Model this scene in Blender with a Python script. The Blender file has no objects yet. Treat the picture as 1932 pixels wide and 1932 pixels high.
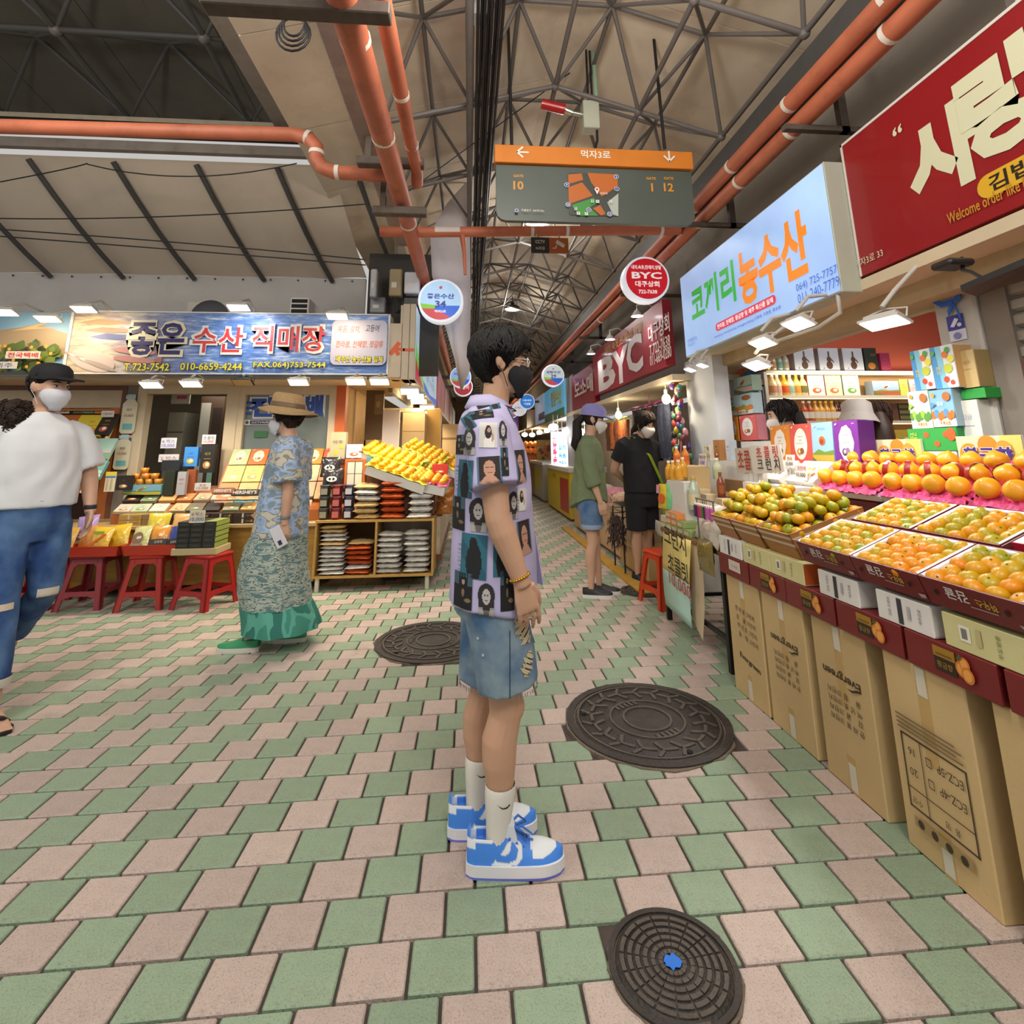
import bpy, math, random
import numpy as np
from mathutils import Vector, Matrix, noise as mnoise
from mathutils.bvhtree import BVHTree
R_ = random.Random(7)
PI = math.pi
SC = bpy.context.scene
COL = SC.collection
# ------------------------------------------------------------------ camera
CAM_H = 1.3
F_PX, PX0, PY0 = 967.0, 966.0, 644.0          # focal length and principal point of the 1932 px frame
PITCH, YAW, ROLL = math.atan(204 / 967), math.radians(4.75), math.radians(0.5)
_f0 = Vector((math.sin(YAW), math.cos(YAW), 0)); _r0 = Vector((math.cos(YAW), -math.sin(YAW), 0)); _u0 = Vector((0, 0, 1))
CF = _f0 * math.cos(PITCH) + _u0 * math.sin(PITCH)
_u1 = _u0 * math.cos(PITCH) - _f0 * math.sin(PITCH)
CR = _r0 * math.cos(ROLL) - _u1 * math.sin(ROLL)
CU = _u1 * math.cos(ROLL) + _r0 * math.sin(ROLL)
CC = Vector((0, 0, CAM_H))
cam_data = bpy.data.cameras.new('camera'); cam = bpy.data.objects.new('camera', cam_data); COL.objects.link(cam)
_m = Matrix((CR, CU, -CF)).transposed().to_4x4(); _m.translation = CC
cam.matrix_world = _m
cam_data.sensor_width = 36.0; cam_data.lens = 36.0 * F_PX / 1932.0
cam_data.shift_x = (966 - PX0) / 1932.0; cam_data.shift_y = (PY0 - 966) / 1932.0
cam_data.clip_start = 0.05; cam_data.clip_end = 400
SC.camera = cam
# ------------------------------------------------------------------ world, exposure, ambient
SC.view_settings.view_transform = 'Standard'
try: SC.view_settings.look = 'None'
except Exception: pass
SC.view_settings.gamma = 1.0; SC.view_settings.use_curve_mapping = False
SC.view_settings.exposure = 0.0
w = bpy.data.worlds.new('World'); SC.world = w; w.use_nodes = True
w.node_tree.nodes['Background'].inputs[0].default_value = (1.0, 0.97, 0.93, 1)
w.node_tree.nodes['Background'].inputs[1].default_value = 0.55
def area_light(name, loc, target, size, power, col=(1, 1, 1), size_y=None, spread=PI):
 l = bpy.data.lights.new(name, 'AREA'); l.energy = power; l.color = col; l.size = size
 if size_y: l.shape = 'RECTANGLE'; l.size_y = size_y
 l.spread = spread
 o = bpy.data.objects.new(name, l); COL.objects.link(o); o.location = loc
 o.rotation_euler = (Vector(target) - Vector(loc)).to_track_quat('-Z', 'Y').to_euler(); return o
def point_light(name, loc, power, col=(1, 1, 1), r=0.05):
 l = bpy.data.lights.new(name, 'POINT'); l.energy = power; l.color = col; l.shadow_soft_size = r
 o = bpy.data.objects.new(name, l); COL.objects.link(o); o.location = loc; return o
def spot_light(name, loc, target, power, col=(1, 1, 1), ang=120, r=0.06, blend=0.6):
 l = bpy.data.lights.new(name, 'SPOT'); l.energy = power; l.color = col; l.shadow_soft_size = r
 l.spot_size = math.radians(ang); l.spot_blend = blend
 o = bpy.data.objects.new(name, l); COL.objects.link(o); o.location = loc
 o.rotation_euler = (Vector(target) - Vector(loc)).to_track_quat('-Z', 'Y').to_euler(); return o
# area lights stand for pendants behind the camera; point lights are added roof fill
area_light('hall_light', (0.4, -1.4, 4.2), (0.4, 1.2, 0.0), 1.6, 60, (1.0, 0.95, 0.88))
point_light('roof_fill', (0.7, -0.6, 3.3), 90, (1.0, 0.94, 0.86), 0.2)
area_light('hall_light', (-2.6, 1.2, 4.5), (-2.2, 2.2, 0.0), 1.2, 40, (1.0, 0.94, 0.85))
point_light('roof_fill', (0.2, 1.5, 3.3), 75, (1.0, 0.94, 0.86), 0.2)
point_light('roof_fill', (-2.9, 1.7, 3.5), 85, (1.0, 0.92, 0.80), 0.2)  # unseen fill added to brighten the left membrane
# ------------------------------------------------------------------ pixel -> world measurements
def ray(px, py): return CR * ((px - PX0) / F_PX) - CU * ((py - PY0) / F_PX) + CF
def on_z(px, py, z=0.0):
 d = ray(px, py); return CC + d * ((z - CAM_H) / d.z)
def at_y(px, py, y):
 d = ray(px, py); return CC + d * (y / d.y)
def at_x(px, py, x):
 d = ray(px, py); return CC + d * (x / d.x)
def on_plane(px, py, p, n):
 d = ray(px, py); n = Vector(n); return CC + d * ((Vector(p) - CC).dot(n) / d.dot(n))
# ------------------------------------------------------------------ colours and materials
def lin(c):
 if isinstance(c, str):
  c = c.lstrip('#'); c = [int(c[i:i + 2], 16) / 255 for i in (0, 2, 4)]
 return tuple(x / 12.92 if x <= 0.04045 else ((x + 0.055) / 1.055) ** 2.4 for x in c[:3])
_MATS = {}
def M(name, col='#808080', rough=0.6, metal=0.0, var=0.08, vscale=8.0, bump=0.0, bscale=60.0, spec=0.5, coat=0.0,
  emit=0.0, alpha=1.0, rnd=0.0, trans=0.0, dirt=0.0, dirtcol='#4a4038', stretch=None, sss=0.0):
 if name in _MATS: return _MATS[name]
 m = bpy.data.materials.new(name); m.use_nodes = True
 nt = m.node_tree; N = nt.nodes; L = nt.links; b = N['Principled BSDF']
 c = lin(col)
 tc = N.new('ShaderNodeTexCoord'); src = tc.outputs['Object']
 if stretch:
  mp = N.new('ShaderNodeMapping'); mp.inputs['Scale'].default_value = stretch; L.new(src, mp.inputs['Vector']); src = mp.outputs[0]
 b.inputs['Base Color'].default_value = (*c, 1)
 out = None
 if var > 0:
  nz = N.new('ShaderNodeTexNoise'); nz.inputs['Scale'].default_value = vscale; nz.inputs['Detail'].default_value = 4
  L.new(src, nz.inputs['Vector'])
  mx = N.new('ShaderNodeMix'); mx.data_type = 'RGBA'
  mx.inputs['A'].default_value = (*[max(0, x * (1 - var * 2)) for x in c], 1)
  mx.inputs['B'].default_value = (*[min(1, x * (1 + var * 2)) for x in c], 1)
  L.new(nz.outputs['Fac'], mx.inputs['Factor']); out = mx.outputs['Result']
 if rnd > 0:
  oi = N.new('ShaderNodeObjectInfo'); hs = N.new('ShaderNodeHueSaturation')
  mr = N.new('ShaderNodeMapRange'); mr.inputs['To Min'].default_value = 1 - rnd; mr.inputs['To Max'].default_value = 1 + rnd
  L.new(oi.outputs['Random'], mr.inputs['Value']); L.new(mr.outputs[0], hs.inputs['Value'])
  if out: L.new(out, hs.inputs['Color'])
  else: hs.inputs['Color'].default_value = (*c, 1)
  out = hs.outputs[0]
 if dirt > 0:
  nz = N.new('ShaderNodeTexNoise'); nz.inputs['Scale'].default_value = vscale * 0.7; nz.inputs['Detail'].default_value = 8; nz.inputs['Roughness'].default_value = 0.7
  L.new(src, nz.inputs['Vector'])
  rp = N.new('ShaderNodeMapRange'); rp.inputs['From Min'].default_value = 0.52; rp.inputs['From Max'].default_value = 0.75; rp.inputs['To Max'].default_value = dirt
  L.new(nz.outputs['Fac'], rp.inputs['Value'])
  mx = N.new('ShaderNodeMix'); mx.data_type = 'RGBA'; mx.inputs['B'].default_value = (*lin(dirtcol), 1)
  if out: L.new(out, mx.inputs['A'])
  else: mx.inputs['A'].default_value = (*c, 1)
  L.new(rp.outputs[0], mx.inputs['Factor']); out = mx.outputs['Result']
 if out: L.new(out, b.inputs['Base Color'])
 b.inputs['Roughness'].default_value = rough; b.inputs['Metallic'].default_value = metal
 b.inputs['Specular IOR Level'].default_value = spec; b.inputs['Coat Weight'].default_value = coat
 if sss:
  b.inputs['Subsurface Weight'].default_value = sss; b.inputs['Subsurface Radius'].default_value = (0.01, 0.004, 0.002)
  b.inputs['Subsurface Scale'].default_value = 0.6
 if trans: b.inputs['Transmission Weight'].default_value = trans
 if alpha < 1: b.inputs['Alpha'].default_value = alpha
 if emit > 0:
  b.inputs['Emission Strength'].default_value = emit
  if out: L.new(out, b.inputs['Emission Color'])
  else: b.inputs['Emission Color'].default_value = (*c, 1)
 if bump > 0:
  nb = N.new('ShaderNodeTexNoise'); nb.inputs['Scale'].default_value = bscale; nb.inputs['Detail'].default_value = 3
  L.new(src, nb.inputs['Vector'])
  bp = N.new('ShaderNodeBump'); bp.inputs['Strength'].default_value = bump; bp.inputs['Distance'].default_value = 0.01
  L.new(nb.outputs['Fac'], bp.inputs['Height']); L.new(bp.outputs[0], b.inputs['Normal'])
 _MATS[name] = m; return m
def attr_mat(name, rough=0.5, emit=0.0, coat=0.0, var=0.0, vscale=20.0, bump=0.0, bscale=80.0, sheen=0.0):
 """base colour comes from the mesh's own painted colour attribute (flat print, fabric pattern, fruit skin)"""
 if name in _MATS: return _MATS[name]
 m = bpy.data.materials.new(name); m.use_nodes = True; nt = m.node_tree; N = nt.nodes; L = nt.links; b = N['Principled BSDF']
 a = N.new('ShaderNodeVertexColor'); a.layer_name = 'col'; out = a.outputs['Color']
 tc = N.new('ShaderNodeTexCoord')
 if var:
  nz = N.new('ShaderNodeTexNoise'); nz.inputs['Scale'].default_value = vscale; nz.inputs['Detail'].default_value = 5
  L.new(tc.outputs['Object'], nz.inputs['Vector'])
  mr = N.new('ShaderNodeMapRange'); mr.inputs['To Min'].default_value = 1 - var; mr.inputs['To Max'].default_value = 1 + var
  L.new(nz.outputs['Fac'], mr.inputs['Value'])
  hs = N.new('ShaderNodeHueSaturation'); L.new(out, hs.inputs['Color']); L.new(mr.outputs[0], hs.inputs['Value']); out = hs.outputs[0]
 L.new(out, b.inputs['Base Color'])
 b.inputs['Roughness'].default_value = rough; b.inputs['Coat Weight'].default_value = coat
 if emit: b.inputs['Emission Strength'].default_value = emit; L.new(out, b.inputs['Emission Color'])
 if bump:
  nb = N.new('ShaderNodeTexNoise'); nb.inputs['Scale'].default_value = bscale; nb.inputs['Detail'].default_value = 4
  L.new(tc.outputs['Object'], nb.inputs['Vector'])
  bp = N.new('ShaderNodeBump'); bp.inputs['Strength'].default_value = bump; bp.inputs['Distance'].default_value = 0.01
  L.new(nb.outputs['Fac'], bp.inputs['Height']); L.new(bp.outputs[0], b.inputs['Normal'])
 _MATS[name] = m; return m
PRINT = attr_mat('print', rough=0.45)
PRINT_GLOSS = attr_mat('print_gloss', rough=0.22, coat=0.3)
PRINT_MATTE = attr_mat('print_matte', rough=0.8)
# ------------------------------------------------------------------ objects
def new_obj(name, me, parent=None, loc=None, rot=None):
 o = bpy.data.objects.new(name, me); COL.objects.link(o)
 if parent is not None: o.parent = parent
 if loc is not None: o.location = loc
 if rot is not None: o.rotation_euler = rot
 return o
def tag(o, label=None, cat=None, group=None, kind=None):
 if label: o['label'] = label
 if cat: o['category'] = cat
 if group: o['group'] = group
 if kind: o['kind'] = kind
 return o
def T(name, label, cat, loc=(0, 0, 0), rz=0.0, group=None, rot=None):
 o = bpy.data.objects.new(name, None); COL.objects.link(o); o.empty_display_size = 0.05
 o.location = loc; o.rotation_euler = rot if rot else (0, 0, rz)
 return tag(o, label, cat, group)
def struct(o): o['kind'] = 'structure'; return o
def stuff(o): o['kind'] = 'stuff'; return o
def dup(o, loc=None, rz=None, label=None, group=None, parent=None, rot=None):
 c = o.copy(); COL.objects.link(c)
 if parent is not None: c.parent = parent
 if loc is not None: c.location = loc
 if rz is not None: c.rotation_euler = (0, 0, rz)
 if rot is not None: c.rotation_euler = rot
 if label: c['label'] = label
 if group: c['group'] = group
 for ch in list(o.children):
  dup(ch, parent=c)
 return c
class MB:
 """collects shapes; build() links them as ONE mesh object"""
 def __init__(s): s.v = []; s.f = []; s.mi = []; s.sm = []; s.cl = []; s.mats = []; s.xf = None; s.usecol = False
 def _mi(s, m):
  if m is None: return 0
  if m not in s.mats: s.mats.append(m)
  return s.mats.index(m)
 def add(s, vs, fs, m=None, smooth=False, col=None):
  n = len(s.v)
  if s.xf is not None: vs = [s.xf @ Vector(v) for v in vs]
  s.v.extend([tuple(v) for v in vs]); k = s._mi(m)
  c = None
  if col is not None: s.usecol = True; c = (*lin(col), 1.0)
  for f in fs:
   s.f.append([i + n for i in f]); s.mi.append(k); s.sm.append(smooth); s.cl.append(c)
 def box(s, c, d, m=None, ch=0.0, rot=None, col=None):
  x, y, z = d[0] / 2, d[1] / 2, d[2] / 2
  if ch <= 0:
   vs = [(-x, -y, -z), (x, -y, -z), (x, y, -z), (-x, y, -z), (-x, -y, z), (x, -y, z), (x, y, z), (-x, y, z)]
   fs = [(0, 3, 2, 1), (4, 5, 6, 7), (0, 1, 5, 4), (1, 2, 6, 5), (2, 3, 7, 6), (3, 0, 4, 7)]
  else:
   vs, fs = cbox_vf(x, y, z, min(ch, x * .9, y * .9, z * .9))
  if rot is not None: vs = [rot @ Vector(v) for v in vs]
  s.add([(v[0] + c[0], v[1] + c[1], v[2] + c[2]) for v in vs], fs, m, False, col)
 def bx(s, x0, x1, y0, y1, z0, z1, m=None, ch=0.0, col=None):
  s.box(((x0 + x1) / 2, (y0 + y1) / 2, (z0 + z1) / 2), (abs(x1 - x0), abs(y1 - y0), abs(z1 - z0)), m, ch, None, col)
 def cyl(s, p0, p1, r0, r1=None, n=12, m=None, caps=True, smooth=True, col=None):
  r1 = r0 if r1 is None else r1
  s.tube([p0, p1], [r0, r1], n, m, caps, smooth, col)
 def tube(s, pts, rs, n=8, m=None, caps=True, smooth=True, col=None):
  pts = [Vector(p) for p in pts]
  if not isinstance(rs, (list, tuple)): rs = [rs] * len(pts)
  rings = []; up = None
  for i, p in enumerate(pts):
   a = pts[max(0, i - 1)]; b = pts[min(len(pts) - 1, i + 1)]; t = (b - a).normalized() if (b - a).length > 1e-9 else Vector((0, 0, 1))
   if up is None:
    up = Vector((0, 0, 1)) if abs(t.z) < 0.9 else Vector((1, 0, 0))
   u = (up - t * up.dot(t)).normalized(); up = u; v = t.cross(u)
   rings.append([p + (u * math.cos(2 * PI * k / n) + v * math.sin(2 * PI * k / n)) * rs[i] for k in range(n)])
  vs = [q for r in rings for q in r]; fs = []
  for i in range(len(rings) - 1):
   for k in range(n):
    k2 = (k + 1) % n; fs.append((i * n + k, i * n + k2, (i + 1) * n + k2, (i + 1) * n + k))
  s.add(vs, fs, m, smooth, col)
  if caps:
   s.add(rings[0], [tuple(reversed(range(n)))], m, False, col); s.add(rings[-1], [tuple(range(n))], m, False, col)
 def lathe(s, prof, n=16, c=(0, 0, 0), m=None, smooth=True, col=None, rot=None, sy=1.0):
  vs = []; fs = []
  for r, z in prof:
   for k in range(n):
    a = 2 * PI * k / n; v = Vector((r * math.cos(a), r * math.sin(a) * sy, z))
    if rot is not None: v = rot @ v
    vs.append(v + Vector(c))
  for i in range(len(prof) - 1):
   for k in range(n):
    k2 = (k + 1) % n; fs.append((i * n + k, i * n + k2, (i + 1) * n + k2, (i + 1) * n + k))
  s.add(vs, fs, m, smooth, col)
 def ell(s, c, r, m=None, nu=12, nv=8, rot=None, col=None, smooth=True):
  vs = []; fs = []
  for j in range(nv + 1):
   p = PI * j / nv
   for k in range(nu):
    a = 2 * PI * k / nu; v = Vector((r[0] * math.sin(p) * math.cos(a), r[1] * math.sin(p) * math.sin(a), r[2] * math.cos(p)))
    if rot is not None: v = rot @ v
    vs.append(v + Vector(c))
  for j in range(nv):
   for k in range(nu):
    k2 = (k + 1) % nu; fs.append((j * nu + k, (j + 1) * nu + k, (j + 1) * nu + k2, j * nu + k2))
  s.add(vs, fs, m, smooth, col)
 def prism(s, pts, d, m=None, col=None, smooth=False):
  """extrude polygon (list of 3D points) by vector d"""
  n = len(pts); d = Vector(d); a = [Vector(p) for p in pts]; b = [p + d for p in a]
  fs = [tuple(reversed(range(n))), tuple(range(n, 2 * n))] + [(i, (i + 1) % n, n + (i + 1) % n, n + i) for i in range(n)]
  s.add(a + b, fs, m, smooth, col)
 def quad(s, a, b, c, d, m=None, col=None): s.add([a, b, c, d], [(0, 1, 2, 3)], m, False, col)
 def loft(s, rings, m=None, smooth=True, caps=True, col=None, closed=True):
  n = len(rings[0]); vs = [q for r in rings for q in r]; fs = []
  for i in range(len(rings) - 1):
   for k in range(n if closed else n - 1):
    k2 = (k + 1) % n; fs.append((i * n + k, i * n + k2, (i + 1) * n + k2, (i + 1) * n + k))
  s.add(vs, fs, m, smooth, col)
  if caps:
   s.add(rings[0], [tuple(reversed(range(n)))], m, smooth, col); s.add(rings[-1], [tuple(range(n))], m, smooth, col)
 def mesh(s, name, m=None):
  me = bpy.data.meshes.new(name); me.from_pydata(s.v, [], s.f)
  ms = s.mats if s.mats else ([m] if m else [])
  if s.mats and m and m not in s.mats: ms = s.mats
  for q in ms: me.materials.append(q)
  me.polygons.foreach_set('material_index', s.mi); me.polygons.foreach_set('use_smooth', s.sm)
  if s.usecol:
   ca = me.color_attributes.new('col', 'FLOAT_COLOR', 'CORNER'); data = []
   for p in me.polygons:
    c = s.cl[p.index] or (1, 1, 1, 1)
    data.extend(c * p.loop_total)
   ca.data.foreach_set('color', data)
  me.update(); return me
 def build(s, name, m=None, parent=None, loc=None, rot=None):
  return new_obj(name, s.mesh(name, m), parent, loc, rot)
_CB = {}
def cbox_vf(x, y, z, c):
 vs = []; idx = {}
 for sx in (-1, 1):
  for sy in (-1, 1):
   for sz in (-1, 1):
    for ax in range(3):
     p = [sx * (x - c), sy * (y - c), sz * (z - c)]; p[ax] = (sx * x, sy * y, sz * z)[ax]
     idx[(sx, sy, sz, ax)] = len(vs); vs.append(tuple(p))
 fs = []
 def face(l, nrm):
  a, b, cc = (Vector(vs[l[0]]), Vector(vs[l[1]]), Vector(vs[l[2]]))
  if (b - a).cross(cc - a).dot(Vector(nrm)) < 0: l = l[::-1]
  fs.append(tuple(l))
 for ax in range(3):
  o1, o2 = [(1, 2), (0, 2), (0, 1)][ax]
  for s in (-1, 1):
   l = []
   for a, b in ((-1, -1), (1, -1), (1, 1), (-1, 1)):
    k = [0, 0, 0]; k[ax] = s; k[o1] = a; k[o2] = b; l.append(idx[(*k, ax)])
   n = [0, 0, 0]; n[ax] = s; face(l, n)
 for ax in range(3):
  o1, o2 = [(1, 2), (0, 2), (0, 1)][ax]
  for a in (-1, 1):
   for b in (-1, 1):
    def K(sg, fa):
     k = [0, 0, 0]; k[ax] = sg; k[o1] = a; k[o2] = b; return idx[(*k, fa)]
    n = [0, 0, 0]; n[o1] = a; n[o2] = b
    face([K(-1, o1), K(1, o1), K(1, o2), K(-1, o2)], n)
 for sx in (-1, 1):
  for sy in (-1, 1):
   for sz in (-1, 1):
    face([idx[(sx, sy, sz, 0)], idx[(sx, sy, sz, 1)], idx[(sx, sy, sz, 2)]], (sx, sy, sz))
 return vs, fs
# evaluate modifiers / text in a scratch scene, so the real scene stays cheap
_TMP = bpy.data.scenes.new('scratch')
def eval_mesh(o, name):
 _TMP.collection.objects.link(o); vl = _TMP.view_layers[0]; vl.update()
 dg = vl.depsgraph
 me = bpy.data.meshes.new_from_object(o.evaluated_get(dg), preserve_all_data_layers=True, depsgraph=dg)
 me.name = name; d = o.data; bpy.data.objects.remove(o)
 return me
_TXT = {}
def text_mesh(s, bold=0.0, res=2, spacing=1.0, shear=0.0, line=1.0):
 key = (s, bold, res, spacing, shear, line)
 if key in _TXT: return _TXT[key]
 c = bpy.data.curves.new('txt', 'FONT'); c.body = s; c.size = 1.0; c.resolution_u = res; c.offset = bold; c.space_character = spacing; c.shear = shear
 c.align_x = 'CENTER'; c.space_line = line; c.fill_mode = 'FRONT'
 o = bpy.data.objects.new('txt', c); me = eval_mesh(o, 'lettering'); bpy.data.curves.remove(c)
 n = len(me.vertices); a = np.zeros(n * 3); me.vertices.foreach_get('co', a); a = a.reshape(-1, 3)
 if n == 0: a = np.zeros((1, 3))
 lo = a.min(0); hi = a.max(0)
 fs = [tuple(p.vertices) for p in me.polygons]
 vs = a - (lo + hi) / 2; _TXT[key] = (vs, fs, hi - lo); bpy.data.meshes.remove(me); return _TXT[key]
class Fl:
 """flat print on a plane: origin o, right vector u, up vector v (metres); becomes one mesh coloured piece by piece"""
 def __init__(s, o, u, v, lift=0.0012):
  s.o = Vector(o); s.u = Vector(u).normalized(); s.v = Vector(v).normalized(); s.n = s.u.cross(s.v); s.k = 0; s.lift = lift; s.mb = MB()
 def P(s, x, y, k=None): return s.o + s.u * x + s.v * y + s.n * (s.lift * (s.k if k is None else k))
 def poly(s, pts, col): 
  s.k += 1; s.mb.add([s.P(x, y) for x, y in pts], [tuple(range(len(pts)))], None, False, col); return s
 def rect(s, x0, y0, x1, y1, col): return s.poly([(x0, y0), (x1, y0), (x1, y1), (x0, y1)], col)
 def ell(s, x, y, rx, ry, col, n=18, rot=0.0):
  c, q = math.cos(rot), math.sin(rot)
  return s.poly([(x + rx * math.cos(2 * PI * i / n) * c - ry * math.sin(2 * PI * i / n) * q, y + rx * math.cos(2 * PI * i / n) * q + ry * math.sin(2 * PI * i / n) * c) for i in range(n)], col)
 def rrect(s, x0, y0, x1, y1, r, col, n=5):
  pts = []
  for cx, cy, a0 in ((x1 - r, y1 - r, 0), (x0 + r, y1 - r, 90), (x0 + r, y0 + r, 180), (x1 - r, y0 + r, 270)):
   for i in range(n + 1):
    a = math.radians(a0 + 90 * i / n); pts.append((cx + r * math.cos(a), cy + r * math.sin(a)))
  return s.poly(pts, col)
 def line(s, pts, w, col):
  s.k += 1
  for a, b in zip(pts[:-1], pts[1:]):
   a = Vector((a[0], a[1])); b = Vector((b[0], b[1])); d = (b - a)
   if d.length < 1e-9: continue
   d.normalize(); q = Vector((-d.y, d.x)) * w / 2; a2 = a - d * w * .3; b2 = b + d * w * .3
   s.mb.add([s.P(*(a2 + q)), s.P(*(a2 - q)), s.P(*(b2 - q)), s.P(*(b2 + q))], [(3, 2, 1, 0)], None, False, col)
  return s
 def blob(s, x, y, r, col, n=14, jit=0.25, sy=1.0, seed=0):
  q = random.Random(seed); return s.poly([(x + r * (1 + q.uniform(-jit, jit)) * math.cos(2 * PI * i / n), y + sy * r * (1 + q.uniform(-jit, jit)) * math.sin(2 * PI * i / n)) for i in range(n)], col)
 def text(s, t, x, y, h, col, w=None, bold=0.0, rot=0.0, spacing=1.0, shear=0.0, align='c', line=1.0, res=2, curve=0.0):
  vs, fs, d = text_mesh(t, bold, res, spacing, shear, line); s.k += 1
  sy = h / max(d[1], 1e-6); sx = sy if w is None else w / max(d[0], 1e-6)
  c, q = math.cos(rot), math.sin(rot); ox = {'c': 0, 'l': d[0] * sx / 2, 'r': -d[0] * sx / 2}[align]
  vv = []
  for a in vs:
   lx, ly = a[0] * sx + ox, a[1] * sy
   if curve: ly += curve * lx * lx
   vv.append(s.P(x + lx * c - ly * q, y + lx * q + ly * c))
  s.mb.add(vv, fs, None, False, col); return s
 def build(s, name, parent=None, mat=None): return s.mb.build(name, mat or PRINT, parent)
# shared unit pieces
def unit_rod_mesh(name, m, n=8):
 mb = MB(); mb.cyl((0, 0, 0), (0, 0, 1), 1, n=n, m=m); return mb.mesh(name)
def rod(name, me, a, b, r, parent=None):
 a = Vector(a); b = Vector(b); d = b - a
 o = new_obj(name, me, parent); o.location = a; o.rotation_mode = 'QUATERNION'
 o.rotation_quaternion = Vector((0, 0, 1)).rotation_difference(d.normalized()); o.scale = (r, r, d.length); return o
def ordn(i): return ['first', 'second', 'third', 'fourth', 'fifth', 'sixth', 'seventh', 'eighth', 'ninth', 'tenth', 'eleventh', 'twelfth'][i] if i < 12 else '%dth' % (i + 1)
# ------------------------------------------------------------------ floor: green and pink pavers in running bond
m_mortar = M('mortar', '#4a413c', 0.9, var=0.15, vscale=20, bump=0.3)
def paver_mat(name, col):
 m = M(name, col, 0.62, var=0.10, vscale=9, rnd=0.10, bump=0.35, bscale=130, dirt=0.45, dirtcol='#6d6258')
 nt = m.node_tree; N = nt.nodes; L = nt.links; b = N['Principled BSDF']
 src = b.inputs['Base Color'].links[0].from_socket            # speckle of dark grit in the granite face
 vz = N.new('ShaderNodeTexNoise'); vz.inputs['Scale'].default_value = 210; vz.inputs['Detail'].default_value = 2
 tc = [n for n in N if n.type == 'TEX_COORD'][0]; L.new(tc.outputs['Object'], vz.inputs['Vector'])
 mr = N.new('ShaderNodeMapRange'); mr.inputs['From Min'].default_value = 0.56; mr.inputs['From Max'].default_value = 0.66; mr.inputs['To Max'].default_value = 0.38
 L.new(vz.outputs['Fac'], mr.inputs['Value'])
 mx = N.new('ShaderNodeMix'); mx.data_type = 'RGBA'; mx.inputs['B'].default_value = (*lin('#5c534b'), 1)
 L.new(mr.outputs[0], mx.inputs['Factor']); L.new(src, mx.inputs['A']); L.new(mx.outputs['Result'], b.inputs['Base Color'])
 return m
m_pink = paver_mat('paver_pink', '#b9a79d'); m_green = paver_mat('paver_green', '#8a9e84')
TW, TD, GAP = 0.172, 0.1525, 0.009
mb = MB(); mb.bx(-9, 7, -1.5, 34, -0.12, -0.012)
floor = struct(mb.build('floor', m_mortar))
def paver_mesh(m):
 mb = MB(); mb.box((0, 0, -0.02), (TW - GAP, TD - GAP, 0.04), m, 0.004); return mb.mesh('paving_tile')
pm = [paver_mesh(m_green), paver_mesh(m_pink)]
MANHOLES = [(0.875, 2.765, 0.40), (0.53, 1.575, 0.165), (-0.24, 3.95, 0.40), (1.62, 5.02, 0.22)]
tiles = []
rr = random.Random(3)
for k in range(-8, 150):
 y = 2.023 + (k + 0.5) * TD
 g0 = 0.286 + 0.086 * (k + 2)
 for i in range(-70, 60):
  x = g0 + (i + 0.5) * TW
  if x < -7.5 or x > 3.4 or (y > 6.2 and (x < -0.9 or x > 3.0)): continue
  v = Vector((x, y, 0)) - CC; dz = v.dot(CF)
  if dz < 0.2: continue
  px = PX0 + F_PX * v.dot(CR) / dz; py = PY0 - F_PX * v.dot(CU) / dz
  if px < -150 or px > 2080 or py > 2080: continue
  if x > 1.75 and y < 3.0: continue
  tiles.append((v.length, x, y, i % 2))
tiles.sort()
def hits_hole(x, y):
 return any((x - a) ** 2 + (y - b) ** 2 < (r - 0.055) ** 2 for a, b, r in MANHOLES)
n_ind = 0; far = [MB(), MB()]
for d, x, y, c in tiles:
 if hits_hole(x, y): continue
 tilt = (rr.uniform(-.004, .004), rr.uniform(-.004, .004), rr.uniform(-.006, .006)); dz = rr.uniform(-.0015, .001)
 if n_ind < 298:
  o = new_obj('paving_tile', pm[c], floor, (x, y, dz), tilt); n_ind += 1
 else:
  far[c].box((x, y, -0.02 + dz), (TW - GAP, TD - GAP, 0.04), None, 0.003 if d < 5 else 0)
for c in (0, 1):
 stuff(far[c].build('paving_tiles_beyond', (m_green, m_pink)[c], floor))
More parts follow.
